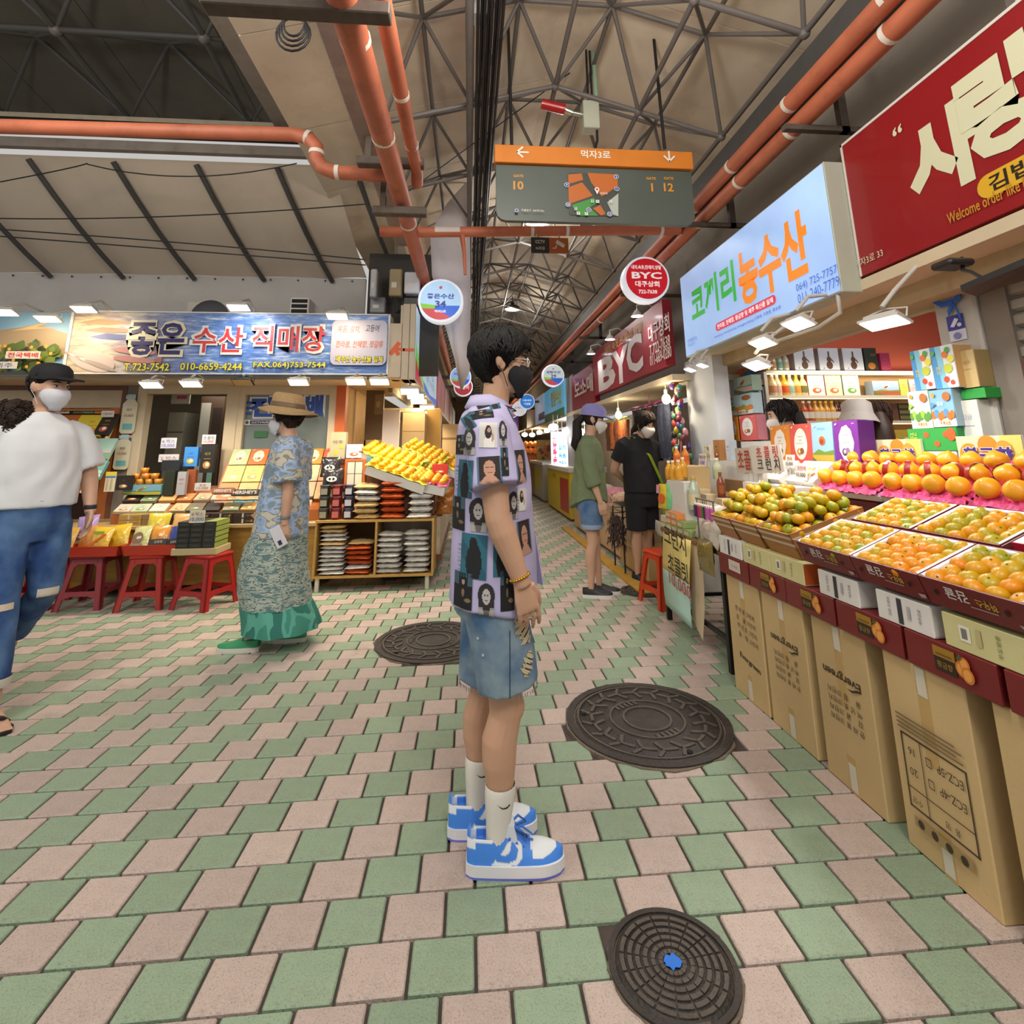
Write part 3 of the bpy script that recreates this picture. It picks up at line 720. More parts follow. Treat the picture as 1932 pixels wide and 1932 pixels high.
# crate local: X up the slope, Y to the right (-Y world), Z normal. handedness: X x Y = (ca,0,sa)x(0,-1,0) = (sa,0,-ca) -> use mirrored-safe meshes
def crate(x, y0, y1, z, ang, dep, label, gl, rows, cols, lettering=True, me=None, fr=1.0, rowlab=True):
 w = y0 - y1
 t = T('fruit_crate', label, 'crate', (x, y0, z), rot=(0, -ang, 0))      # local: X up slope, Y world Y (negative = right), Z normal
 H = .088
 mb = MB(); mb.bx(0, .006, -w, 0, 0, H); mb.build('front_panel', m_maroon, t)
 mb = MB(); mb.bx(dep - .006, dep, -w, 0, 0, H); mb.build('back_panel', m_maroon, t)
 for yy in (0, -w + .006):
  mb = MB(); mb.bx(.006, dep - .006, yy - .006, yy, 0, H); mb.build('side_panel', m_maroon, t)
 mb = MB(); mb.bx(.006, dep - .006, -w + .006, -.006, 0, .006); mb.build('base', m_maroon_d, t)
 mb = MB()
 for yy in (-.008, -w + .008): mb.tube([(.008, yy, H - .006), (dep - .008, yy, H - .006)], .0085, 8)
 mb.tube([(dep - .012, -.01, H - .006), (dep - .012, -w + .01, H - .006)], .0085, 8)
 mb.bx(.008, dep - .008, -w + .008, -.008, .03, .042); mb.build('foam_liner', m_liner, t)
 if lettering:
  f = Fl((-.001, -w / 2, H / 2), **LV, lift=.0007)
  f.text('감귤', -.045, .012, .036, '#d8d4cc', rot=PI, bold=.02, w=.075); f.text('하우스', .045, .008, .026, '#c4a634', rot=PI, bold=.02, w=.062)
  f.rect(-.01, -.013, .07, -.009, '#a58d86'); f.ell(-.115, .004, .006, .009, '#1d0a0a', 12); f.ell(.10, .004, .006, .009, '#1d0a0a', 12); f.poly([(.12, -.02), (.15, -.018), (.148, -.03), (.128, -.032)], '#a99c97')
  f.build('lettering', t)
 M4 = Matrix.Translation((x, y0, z)) @ Matrix.Rotation(-ang, 4, 'Y')
 for i in range(rows):
  for j in range(cols):
   a = .030 + (dep - .062) * i / max(1, rows - 1); b = -(.032 + (w - .064) * (j + (.0 if i % 2 == 0 else .12)) / max(1, cols - 1 + .12))
   p = M4 @ Vector((a + q.uniform(-.004, .004), b + q.uniform(-.004, .004), .042 + .026 + q.uniform(0, .006)))
   mandarin(p, 'mandarin in %s, %s row, %s from left' % (gl, ordn(i), ordn(j)), 'mandarins in ' + gl, fr, me)
 return t
A22 = math.radians(21.5)
crate(1.46, 2.27, 1.947, .815, A22, .245, 'red open crate of mandarins, farthest in the front row', 'the farthest front red crate', 5, 5, me=me_mandg)
crate(1.46, 1.943, 1.647, .815, A22, .245, 'red open crate of mandarins, middle of the front row', 'the middle front red crate', 5, 5)
crate(1.46, 1.643, 1.32, .815, A22, .245, 'red open crate of mandarins at the right picture edge', 'the nearest front red crate', 5, 5)
crate(1.735, 2.275, 1.965, .902, A22, .245, 'red crate of greenish mandarins behind the farthest front crate', 'the left rear red crate', 5, 5, False, me_mandg)
crate(1.735, 1.955, 1.62, .902, A22, .245, 'red crate of greenish mandarins behind the middle front crate', 'the right rear red crate', 5, 5, False, me_mandg)
t = T('crate_lid', 'white and pink opened crate lid lying at the right picture edge', 'box lid', (1.735, 1.60, .985), rot=(0, -A22, 0))
mb = MB(); mb.bx(0, .24, -.25, 0, 0, .012); mb.build('lid', m_whitec, t); mb = MB(); mb.bx(-.004, .0, -.25, 0, -.02, .014); mb.build('edge', M('pink_card', '#c22340', .5), t)
# ---- kraft baskets heaped with mandarins
m_wood = M('wood_print', '#a8743f', .55, var=.16, vscale=5, stretch=(2, 2, 22))
m_band = M('pale_band', '#d3c2a6', .55, var=.04)
def basket(y0, y1, label, gl):
 w = y0 - y1; ang = math.radians(17)
 t = T('fruit_basket', label, 'basket', (1.50, y0, .80), rot=(0, -ang, 0)); H = .125; L_ = .36; fl = .016
 def wall(name, pts, d): mb = MB(); mb.prism(pts, d); return mb.build(name, m_wood, t)
 fp = wall('front_panel', [(0, -.014, 0), (0, -w + .014, 0), (-fl * 1.6, -w + .002, H), (-fl * 1.6, -.002, H)], (.006, 0, 0))
 for k in (.55, .82):
  mb = MB(); mb.prism([(-fl * 1.6 * (k - .05) - .001, -.007, H * (k - .05)), (-fl * 1.6 * (k - .05) - .001, -w + .007, H * (k - .05)), (-fl * 1.6 * (k + .05) - .001, -w + .005, H * (k + .05)), (-fl * 1.6 * (k + .05) - .001, -.005, H * (k + .05))], (.002, 0, 0)); mb.build('pale_band', m_band, fp)
 wall('side_panel', [(0, -.014, 0), (L_, -.014, 0), (L_, -.002, H), (-fl * 1.6, -.002, H)], (0, -.006, 0))
 sp = wall('side_panel', [(0, -w + .014, 0), (L_, -w + .014, 0), (L_, -w + .002, H), (-fl * 1.6, -w + .002, H)], (0, .006, 0))
 mb = MB(); mb.prism([(0, -w + .0045, H * .72), (L_, -w + .0045, H * .72), (L_, -w + .003, H * .82), (-.02, -w + .003, H * .82)], (0, -.002, 0)); mb.build('pale_band', m_band, sp)
 wall('back_panel', [(L_, -.014, 0), (L_, -w + .014, 0), (L_, -w + .002, H), (L_, -.002, H)], (.006, 0, 0))
 mb = MB(); mb.bx(0.004, L_, -w + .016, -.016, 0, .005); mb.bx(.004, L_, -w + .012, -.012, .07, .075); mb.build('base', m_kraft_in, t)
 M4 = Matrix.Translation((1.50, y0, .80)) @ Matrix.Rotation(-ang, 4, 'Y'); n = 0
 for lay, (na, nb) in enumerate(((6, 4), (5, 4), (4, 3))):
  for i in range(na):
   for j in range(nb):
    if lay == 2 and q.random() < .25: continue
    a = .03 + lay * .045 + (L_ - .06 - lay * .06) * i / max(1, na - 1); b = -(.035 + lay * .02 + (w - .07 - lay * .04) * j / max(1, nb - 1))
    if lay == 0 and 0 < i < na - 1 and 0 < j < nb - 1: continue
    p = M4 @ Vector((a + q.uniform(-.010, .010), b + q.uniform(-.008, .008), .105 + .046 * lay + q.uniform(-.004, .008))); n += 1
    mandarin(p, 'mandarin in %s, %s layer, %s back, %s across' % (gl, ('lower', 'middle', 'top')[lay], ordn(i), ordn(j)), 'mandarins heaped in ' + gl, 1.02, me_mandg if q.random() < .75 else me_mand)
basket(3.11, 2.885, 'kraft basket with pale bands heaped with mandarins, farthest of three', 'the farthest kraft basket')
basket(2.88, 2.62, 'kraft basket with pale bands heaped with mandarins, middle of three', 'the middle kraft basket')
basket(2.612, 2.335, 'kraft basket with pale bands heaped with mandarins, beside the red crate', 'the kraft basket beside the red crate')
# ---- big golden fruit on pink tissue
m_gold = fruit_mat('hallabong_skin', [(0.0, '#dd930a'), (.4, '#e09c0e'), (.7, '#d9960f'), (1, '#c98c10')])
m_tissue = M('pink_tissue', '#e0568a', .7, var=.12, vscale=30, bump=.3, bscale=90)
m_sticker = M('red_sticker', '#8f2320', .3, var=.1); m_foil = M('foil_wrap', '#e8dcc0', .2, var=.2, vscale=40)
mb = MB(); r = .044; prof = []
for k in range(11):
 a = PI * k / 10; z = .86 * r * math.cos(a); rr_ = r * math.sin(a) * (1 - .10 * max(0, math.cos(a)) ** 2)
 if k == 0: rr_, z = 0, r * 1.0
 if k == 1: rr_, z = r * .22, r * .98
 if k == 2: rr_ = r * .55
 prof.append((rr_, z))
mb.lathe(prof[::-1], 16, m=m_gold); mb.lathe([(0, r * .98), (.05 * r, r * 1.0), (0, r * 1.03)], 6, m=m_calyx); me_gold = mb.mesh('golden_citrus')
def golden_tray(y0, y1, label, gl, cols=4):
 ang = math.radians(26.5); w = y0 - y1; x, z = 2.0, 1.035
 t = T('fruit_tray', label, 'tray', (x, y0, z), rot=(0, -ang, 0)); L_ = .33
 mb = MB(); mb.bx(0, L_, -w, 0, 0, .03); mb.build('tray', m_whitec, t)
 mb = MB(); qq = random.Random(int(y0 * 100))
 nu, nv = 26, 40; V = []; F = []
 for i in range(nu + 1):
  for j in range(nv + 1):
   a = -.01 + (L_ + .02) * i / nu; b = -w * j / nv
   V.append((a, b, .036 + .016 * abs(math.sin(i * 1.5)) * abs(math.sin(j * 1.3)) + qq.uniform(0, .012)))
 F = [(i * (nv + 1) + j, i * (nv + 1) + j + 1, (i + 1) * (nv + 1) + j + 1, (i + 1) * (nv + 1) + j) for i in range(nu) for j in range(nv)]
 mb.add(V, F); stuff(mb.build('pink_tissue', m_tissue, t))
 M4 = Matrix.Translation((x, y0, z)) @ Matrix.Rotation(-ang, 4, 'Y')
 for i in range(3):
  for j in range(cols):
   p = M4 @ Vector((.055 + .11 * i, -(w / cols) * (j + .5), .083 + qq.uniform(0, .006)))
   o = new_obj('golden_citrus', me_gold, None, p, (qq.uniform(-.4, .4), .9 + qq.uniform(-.3, .3), PI + qq.uniform(-.5, .5)) if i == 0 else (qq.uniform(-.5, .5), qq.uniform(-.5, .5), qq.uniform(0, 6)))
   tag(o, 'golden citrus in %s, %s row, %s from left' % (gl, ordn(i), ordn(j)), 'citrus fruit', 'golden fruit on ' + gl)
   if i == 1:
    s = MB(); s.lathe([(.0452, -.012), (.0462, 0), (.0452, .012)], 16, rot=Matrix.Rotation(PI / 2, 3, 'X')); so = s.build('paper_sleeve', m_sticker, o); so.rotation_euler = (0, 0, .4)
    s = MB(); s.ell((0, 0, .040), (.02, .014, .006), None, 10, 6); s.build('foil_label', m_foil, o)
golden_tray(2.90, 2.44, 'tray of golden citrus on pink tissue, left of two whole trays', 'the left pink tray')
golden_tray(2.43, 1.98, 'tray of golden citrus on pink tissue, right of two whole trays', 'the right pink tray')
golden_tray(1.97, 1.52, 'tray of golden citrus on pink tissue cut by the right picture edge', 'the pink tray at the picture edge')
for a, b, l in ((2.90, 2.47, 'maroon carton propping the left pink tray'), (2.46, 2.0, 'maroon carton propping the right pink tray'), (1.99, 1.5, 'maroon carton propping the pink tray at the picture edge')):
 t = T('maroon_carton', l, 'carton', (1.995, (a + b) / 2, .60))
 mb = MB(); w = a - b; mb.prism([(0.0, -w / 2, 0), (.30, -w / 2, 0), (.30, -w / 2, .565), (0, -w / 2, .425)], (0, w, 0)); mb.build('body', m_maroon_d, t)
 f = Fl((-.001, 0, .37), **LV); f.rect(.02, -.03, .06, .02, '#8a5f20'); f.ell(.09, 0, .02, .02, '#c9762c'); f.build('printing', t)
# table that carries it all
t = T('display_table', 'low wooden display table hidden behind the kraft cartons', 'table', (1.85, 2.3, 0))
mb = MB(); mb.bx(0, .95, -1.0, .8, .555, .595, ch=.004); mb.build('tabletop', m_plywood, t)
for sx in (.03, .9):
 for sy in (-.95, .75): mb = MB(); mb.bx(sx, sx + .04, sy, sy + .04, 0, .555); mb.build('leg', m_steel_d, t)
t = T('support_boards', 'stepped boards under the mandarin crates', 'board', (1.60, 2.3, .72))
mb = MB(); mb.prism([(0.125, -1.0, -.11), (.39, -1.0, -.11), (.39, -1.0, .17), (.14, -1.0, .17)], (0, 1.0, 0)); mb.build('step', m_maroon_d, t)
# ---- cards reading 황금향
def goldsign(px0, px1, pt, pb, x, label):
 a = at_x(px0, pt, x); b = at_x(px1, pt, x); zt = (a.z + b.z) / 2; zb = at_x((px0 + px1) / 2, pb, x).z; w = a.y - b.y; h = zt - zb + .05
 t = T('price_card', label, 'sign', (x, (a.y + b.y) / 2, zb - .05))
 mb = MB(); mb.bx(0, .008, -w / 2, w / 2, 0, h); mb.build('card', m_whitec, t)
 f = Fl((-.001, 0, 0), **LV); f.rect(-w / 2, 0, w / 2, h, '#d8cfa6'); f.rect(w * .2, h * .5, w / 2, h, '#cdc46a')
 f.ell(-w * .30, h * .5, w * .17, h * .32, '#d48a32'); f.ell(0, h * .75, w * .15, h * .26, '#d9822a'); f.ell(w * .24, h * .62, w * .13, h * .26, '#d9943c'); f.ell(w * .42, h * .3, w * .10, h * .2, '#b9a83c')
 f.text('황금향', -.01 * w, h * .5, h * .46, '#e9e5da', w=w * .78, bold=.07); f.text('황금향', -.01 * w, h * .5, h * .44, '#3a2f86', w=w * .75, bold=.03); f.build('printing', t)
goldsign(1651, 1737, 829, 872, 2.31, 'white card with purple lettering behind the left pink tray')
goldsign(1803, 1927, 822, 876, 2.31, 'larger white card with purple lettering behind the right pink tray')
# ---- generic packages, bottles, lamps
def cm(hexc, **k): return M('card_' + hexc.strip('#'), hexc, .5, var=.03, **k)
def gbox(name, label, loc, rz, dims, col, art=None, tilt=0.0, group=None, cat='gift box', side=None):
 w, d, h = dims
 t = T(name, label, cat, loc, group=group, rot=(-tilt, 0, rz))
 mb = MB(); mb.bx(-w / 2, w / 2, -d / 2, d / 2, 0, h, m=cm(col), ch=.0015); mb.build('body', None, t)
 if side:
  mb = MB(); mb.bx(-w / 2 - .001, w / 2 + .001, -d / 2 + .004, d / 2 - .004, .003, h - .003, m=cm(side)); mb.bx(-w / 2 + .003, w / 2 - .003, -d / 2 + .004, d / 2 - .004, h - .004, h + .001, m=cm(side)); mb.build('side_panels', None, t)
 if art:
  f = Fl((0, -d / 2 - .0006, 0), (1, 0, 0), (0, 0, 1), .0007); art(f, w, h); f.build('front_print', t)
 return t
def art_badge(bg, badge='#e6e2da', dots=('#d0803a', '#8f5a2a'), wavy=True):
 def a(f, w, h):
  f.rect(-w / 2, 0, w / 2, h, bg)
  n = 28; f.poly([(w * .30 * math.cos(2 * PI * i / n) * (1 + (.06 * math.cos(7 * 2 * PI * i / n) if wavy else 0)), h * .54 + h * .36 * math.sin(2 * PI * i / n) * (1 + (.05 * math.cos(9 * 2 * PI * i / n) if wavy else 0))) for i in range(n)], badge)
  f.rect(-w * .12, h * .70, w * .12, h * .715, '#9a8f86'); f.text('제주', 0, h * .62, h * .05, '#8a7f78'); f.rect(-w * .16, h * .55, w * .16, h * .56, '#b3a8a0')
  f.ell(-w * .07, h * .36, w * .1, h * .075, dots[0]); f.ell(w * .06, h * .38, w * .09, h * .07, dots[1]); f.ell(-w * .05, h * .37, w * .045, h * .04, '#efe0c0')
  f.ell(-w * .36, h * .93, w * .05, h * .02, '#e8e2d8', rot=.5); f.rect(w * .3, h * .925, w * .4, h * .935, '#e8e2d8')
 return a
def art_land(sky='#8db7e0', field='#b9a13f', hill='#6f8a3a', orb='#d9662f'):
 def a(f, w, h):
  f.rect(-w / 2, 0, w / 2, h, sky); f.rect(-w / 2, 0, w / 2, h * .34, field); f.poly([(-w / 2, h * .30), (-w * .2, h * .42), (w * .1, h * .36), (w / 2, h * .40), (w / 2, h * .30)], hill)
  f.poly([(-w / 2, 0), (-w / 2, h * .25), (-w * .1, h * .08), (w * .1, 0)], '#5f6d33'); f.ell(0, h * .60, w * .15, h * .10, orb, rot=.4); f.ell(-.01 * w, h * .58, w * .09, h * .06, '#8e3d22', rot=.4)
  f.text('제주 초콜릿', 0, h * .86, h * .05, '#5b83ae'); f.ell(-w * .33, h * .92, w * .05, h * .02, '#e8e2d8', rot=.5)
 return a
def art_fruit(bg='#bcd6dc', a1='#d98a2e', a2='#7ea83e', foot='#e5e2da', word='감귤'):
 def a(f, w, h):
  f.rect(-w / 2, 0, w / 2, h, bg); f.rect(-w / 2, 0, w / 2, h * .22, foot)
  q_ = random.Random(hash(bg) % 97)
  for k in range(7): f.ell(-w * .42 + w * .14 * k, h * (.32 + .05 * math.sin(k * 2.1)), w * .10, h * .11, (a1, a2)[k % 3 == 1])
  f.ell(w * .28, h * .80, w * .17, h * .12, '#a8672f'); f.ell(-w * .3, h * .86, w * .08, h * .06, '#d99a2e'); f.poly([(-w / 2, h * .5), (-w * .2, h * .62), (-w * .42, h * .68)], a2)
  f.text(word, -.02 * w, h * .62, h * .10, '#f3efe6')
  for k in range(4): f.ell(-w * .08 + w * .12 * k, h * .11, w * .04, h * .04, ('#c98a3a', '#b56d3a', '#d4a03a', '#8f8f55')[k])
 return a
def art_plain(bg, ink='#6a6258', word='제주', shape=None):
 def a(f, w, h):
  f.rect(-w / 2, 0, w / 2, h, bg); f.text(word, 0, h * .66, h * .11, ink)
  f.rect(-w * .25, h * .48, w * .25, h * .495, ink)
  if shape: f.ell(0, h * .27, w * .27, h * .13, shape); f.ell(w * .05, h * .29, w * .13, h * .07, '#f0e4cc')
 return a
def bottle(label, loc, h, r, body, cap, lab, group, name='bottle', band='#b5662a', rough=.12):
 t = T(name, label, 'bottle', loc, group=group)
 mb = MB(); mb.lathe([(0, 0), (r * .95, 0), (r, .01 * h), (r, .52 * h), (r * .92, .62 * h), (r * .45, .78 * h), (r * .36, .86 * h), (r * .36, .90 * h)], 14)
 mb.build('body', M('bottle_' + body.strip('#'), body, rough, var=.04, coat=.4), t)
 mb = MB(); mb.lathe([(r * .42, .88 * h), (r * .42, h), (0, h)], 10); mb.build('cap', cm(cap), t)
 mb = MB(); mb.lathe([(r * 1.015, .14 * h), (r * 1.015, .46 * h)], 14)
 mb.build('label_band', cm(lab), t); return t
m_lampcase = M('lamp_case', '#b9b6ae', .5, var=.05); m_lampdark = M('lamp_case_dark', '#22211f', .5, var=.05)
m_glow_w = M('glow_warm', '#fff0cc', .4, var=0, emit=9.0); m_glow_c = M('glow_cool', '#f4f8ff', .4, var=0, emit=9.0)
def flood(label, loc, rz, pitch, warm=True, w=.16, h=.11, case=None, arm=None, power=0, target=None, on=True, group=None):
 """flat floodlight: glass faces local -Z before rotation"""
 t = T('floodlight', label, 'lamp', loc, group=group, rot=(pitch, 0, rz))
 mb = MB(); mb.prism([(-w / 2, -h / 2, 0), (w / 2, -h / 2, 0), (w / 2, h / 2, 0), (-w / 2, h / 2, 0)], (0, 0, .012)); mb.bx(-w * .4, w * .4, -h * .38, h * .38, .012, .035); mb.build('housing', case or m_lampcase, t)
 mb = MB(); mb.bx(-w * .45, w * .45, -h * .43, h * .43, -.004, .001); mb.build('glass', (m_glow_w if warm else m_glow_c) if on else M('lamp_off', '#b59a62', .3, var=.1), t)
 mb = MB(); mb.tube([(-w * .52, 0, .01), (-w * .52, 0, .055), (0, 0, .075), (w * .52, 0, .055), (w * .52, 0, .01)], .005, 6); mb.build('bracket', m_lampcase if case is None else case, t)
 if arm:
  mb = MB(); Mi = (Matrix.Translation(loc) @ Matrix.Rotation(rz, 4, 'Z') @ Matrix.Rotation(pitch, 4, 'X')).inverted()
  mb.tube([Mi @ Vector(p) for p in arm], .011, 8); mb.build('arm', m_lampcase, t)
 if power and on:
  n = Vector(loc) + (Vector(target) - Vector(loc)).normalized() * .03
  spot_light('flood_beam', n, target, power * (1.6 if loc[0] < 1 else .9), (1, .80, .55) if warm else (1, .97, .93), 140, .05, .8); 
 return t
# ---- shop shell behind the stall
m_coral = M('coral_wall', '#dd6f52', .75, var=.05, vscale=2)
m_cream = M('cream_panel', '#c8b89b', .65, var=.07, vscale=3, dirt=.2)
m_pil = M('pillar_grey', '#a8a49c', .6, var=.06, vscale=3, dirt=.2)
def sbox(name, b, m, ch=0): mb = MB(); mb.bx(*b, ch=ch); return struct(mb.build(name, m))
sbox('wall_shop_back', (2.70, 6.4, 4.86, 4.95, 0, 2.7), m_coral)
sbox('wall_shop_far', (6.4, 6.5, .6, 4.95, 0, 2.7), m_coral)
sbox('ceiling_shop', (2.56, 6.5, .6, 4.95, 2.68, 2.74), M('shop_ceiling', '#cfc3b8', .7, var=.04))
sbox('wall_shop_header', (2.50, 2.56, 2.2, 4.70, 2.03, 2.70), m_cream)
sbox('trim_50', (2.12, 2.5, .6, 4.5, 2.13, 2.19), m_cream)
sbox('trim_51', (2.30, 2.5, .6, 4.6, 2.03, 2.13), M('cream_panel_dark', '#b09c78', .65, var=.1, dirt=.3))
sbox('trim_52', (2.42, 2.60, 2.19, 2.41, 0, 2.13), m_pil, .01)
sbox('trim_53', (2.44, 2.56, 2.06, 2.185, 0, 2.13), M('door_jamb', '#6f675d', .6, var=.08))
sbox('wall_white_end', (2.20, 2.34, 4.45, 5.05, 0, 2.16), M('white_plaster', '#cfd3d6', .7, var=.04, vscale=2))
# shop window of the neighbour beyond the white end wall
wn = struct(T('window_1', None, None, (2.72, 4.62, 0)))
m_frame = M('timber_frame', '#b08a5c', .5, var=.1, stretch=(1, 1, .2)); m_alu = M('aluminium', '#8f8f90', .4, metal=.5, var=.05)
mb = MB(); mb.bx(0, .05, 0, 1.5, 1.86, 1.93); mb.build('rail', m_frame, wn); mb = MB(); mb.bx(0, .05, 0, 1.5, 2.03, 2.16); mb.build('head', m_frame, wn)
for yy in (.0, .36, .46, .95, 1.4): mb = MB(); mb.bx(-.01, .05, yy, yy + .05, 0, 1.88); mb.build('stile', m_frame if yy not in (.46, 0) else m_alu, wn)
mb = MB(); mb.bx(.02, .03, 0, 1.5, 0, 1.88); mb.build('pane', M('dark_glass', '#2b3a52', .08, var=.25, vscale=4, coat=.5), wn)
f = Fl((-.003, .7, 1.98), **LV); f.rect(-.7, -.05, .7, .05, '#4b87c4'); f.text('지율 직판점', .0, 0, .06, '#c9a45e', w=.7); f.build('shop_sign', wn)
q = random.Random(5); mb = MB()
for k in range(26): mb.ell((.018, .06 + q.random() * 1.2, .9 + q.random() * .85), (.004, .03, .025), M('refl_%d' % (k % 4), ('#7fa6c8', '#3c5f9a', '#8c7a55', '#6c4a50')[k % 4], .3, var=0), 8, 5)
stuff(mb.build('reflections', None, wn))
# ---- roller shutter
st = struct(T('door_1', None, None, (2.47, 0, 0)))
m_slat = M('shutter_slat', '#8f8a80', .45, metal=.35, var=.08, vscale=4, dirt=.2)
zr = {k: (at_x(1871, a, 2.47).z, at_x(1872, b, 2.47).z) for k, a, b in (('#b3281f', 703, 720), ('#1f62b5', 742, 760), ('#c9a51f', 786, 797))}
for k in range(30):
 z = .02 + .072 * k; col = None
 for c, (a, b) in zr.items():
  if abs(z + .036 - (a + b) / 2) < .036: col = c
 mb = MB(); mb.prism([(0, .5, z), (-.016, .5, z + .012), (-.016, .5, z + .052), (0, .5, z + .064), (.008, .5, z + .064), (.008, .5, z)], (0, 1.56, 0)); mb.build('slat', cm(col, dirt=.15) if col else m_slat, st)
# ---- sign boxes
def FX(x): return Fl((x - .0012, 0, 0), **LV)
def cx(px, py, x): p = at_x(px, py, x); return (-p.y, p.z)
m_glowblue = M('backlit_blue', '#98b8fa', .4, var=.2, vscale=1.4, emit=.66)
t = T('lightbox_sign', 'backlit pale blue shop sign with green and orange lettering, telephone numbers', 'sign', (0, 0, 0))
mb = MB(); mb.bx(2.004, 2.13, 2.505, 4.55, 2.12, 2.90, ch=.004); mb.build('box', M('sign_case', '#a9ad9c', .5, var=.05), t)
mb = MB(); mb.bx(2.0, 2.006, 2.515, 4.54, 2.13, 2.89); mb.build('panel', m_glowblue, t)
GLOWP = attr_mat('print_backlit', rough=.4, emit=.55)
f = FX(2.0)
f.text('코끼리', *cx(1342, 556, 2.0), .33, '#2fa83a', w=.78, bold=.03); f.text('농수산', *cx(1452, 495, 2.0), .42, '#e0821f', w=.80, bold=.035)
x0, y0 = cx(1402, 594, 2.0); f.rrect(x0 - .42, y0 - .032, x0 + .42, y0 + .032, .03, '#c83a4e'); f.text('한라봉, 천혜향, 황금향 및 제주 특산품 일체', x0, y0, .042, '#eef0f4', w=.78, bold=.015)
f.text('hanrabong, cheonhyehyang, hwanggeumhyang 汉拿峰, 天惠香, 黄金香', *cx(1405, 611, 2.0), .03, '#2f55b0', w=.92)
f.text('064) 725-7757', *cx(1541, 528, 2.0), .06, '#3b62b0', w=.36); f.text('011-240-7779', *cx(1545, 548, 2.0), .06, '#3b62b0', w=.36)
f.text('전국택배가능', *cx(1308, 641, 2.0), .04, '#3b62b0', w=.2); f.text('먹자3로 37', *cx(1307, 650, 2.0), .03, '#3b62b0', w=.14)
f.build('lettering', t, GLOWP)
t = T('shop_sign', 'large dark red shop sign with cream brush lettering cut by the picture corner', 'sign', (0, 0, 0))
XR = 2.12
mb = MB(); mb.bx(XR, XR + .10, .6, 2.50, 2.205, 3.0, ch=.003); mb.build('board', M('sign_red', '#8e1119', .35, var=.05, vscale=2, coat=.2), t)
mb = MB(); mb.bx(XR - .004, XR, .6, 2.50, 2.985, 3.0); mb.bx(XR - .004, XR, 2.488, 2.5, 2.205, 3.0); mb.build('edge_trim', M('white_trim', '#d6d0c8', .5, var=.02), t)
f = FX(XR); CRM = '#d3d3b2'
f.text('사', *cx(1776, 288, XR), .40, CRM, w=.36, bold=.05); f.text('랑', *cx(1890, 186, XR), .44, CRM, w=.36, bold=.05)
f.text('“', *cx(1694, 246, XR), .045, CRM, bold=.02)
x0, y0 = cx(1932, 318, XR); f.rrect(x0 - .18, y0 - .05, x0 + .5, y0 + .05, .05, '#d6a721'); f.text('김밥, 떡', x0 + .02, y0, .075, '#1d1410', w=.3, bold=.02)
f.text('Welcome order like kin', *cx(1866, 378, XR), .05, '#c08a24', w=.36, bold=.01)
f.text('먹자3로 33', *cx(1642, 488, XR), .045, CRM, w=.19); f.build('lettering', t)
# ---- floodlights under the signs
A_ = lambda p, dz=.16: [p + Vector((0, 0, .075)), p + Vector((.08, 0, dz)), Vector((2.15, p.y + .02, 2.16))]
for k, (px, py, x, warm, lab, pw, ptch) in enumerate((
  (1505, 612, 1.80, False, 'white floodlight under the blue sign, right of the amber one', 26, .35), (1438, 648, 1.80, True, 'amber floodlight under the blue sign', 20, .35),
  (1427, 690, 1.75, False, 'white floodlight hung lowest under the blue sign', 26, .3), (1302, 698, 1.85, False, 'small white lamp at the left end under the blue sign', 8, .2),
  (1325, 690, 1.95, False, 'small white lamp tucked behind the leftmost one under the blue sign', 6, .2), (1668, 610, 1.9, False, 'long white lamp on a bent pipe arm in the shop opening', 22, .2))):
 p = at_x(px, py, x); big = k < 3 or k == 5
 flood(lab, p, -PI / 2 + (.25 if k == 5 else 0), -ptch - .15, warm, .19 if big else .10, .10 if big else .08, arm=A_(p), power=pw, target=(p.x + .25, p.y - .1, .9))
# conduit under the sign
mb = MB(); mb.tube([(2.02, 2.56, 2.12), (2.02, 2.56, 2.02), (2.02, 2.75, 1.98), (2.03, 3.2, 1.99)], .012, 8); tag(mb.build('conduit', m_lampcase), 'bent grey conduit hanging below the blue sign', 'pipe')
t = T('floodlight', 'dark floodlight switched off, hanging on cables before the shutter', 'lamp', at_x(1890, 540, 2.0))
mb = MB(); mb.prism([(-.03, .13, .02), (.03, .13, .0), (.05, -.2, .02), (.0, -.2, .06)], (0, 0, .025)); mb.build('housing', m_lampdark, t)
mb = MB(); mb.tube([(0, .05, .04), (.02, .12, .10), (.05, .18, .13), (.1, .22, .2)], .008, 6); mb.build('arm', m_lampdark, t)
mb = MB(); mb.bx(-.02, .10, .16, .26, .15, .18, ch=.01); mb.build('canopy_box', m_lampdark, t)
# ---- wall rack with bottles and boxes
rk = T('wall_shelf', 'white wall shelf with three lit boards along the coral wall', 'shelf', (2.80, 4.6, 0))
m_shelf = M('shelf_white', '#ddd2c4', .4, var=.03)
SH = [2.0, 1.765, 1.525, 1.28, .9]
for z in SH: mb = MB(); mb.bx(0, 2.4, 0, .24, z - .012, z + .012); mb.build('shelf_board', m_shelf, rk)
for x in (-.03, 2.4): mb = MB(); mb.bx(x, x + .03, -.0, .24, 0, 2.0); mb.build('upright', m_shelf, rk)
mb = MB(); mb.bx(0, 2.4, .235, .25, 0, 2.0); mb.build('back_panel', M('shelf_back', '#d9b07a', .6, var=.04), rk)
for z in SH[:3]: mb = MB(); mb.bx(.02, 2.38, .03, .05, z - .02, z - .012); mb.build('light_strip', M('strip_glow', '#ffe0a8', .5, var=0, emit=2.2), rk)
area_light('shelf_strip_light', (3.9, 4.5, 1.98), (3.9, 4.8, 1.7), 2.0, 5, (1, .85, .6), .03)
def rx(px): return at_y(px, 700, 4.64).x
cols = ['#c9b23a', '#c9c0a0', '#9fb7a8', '#c3c7bb']
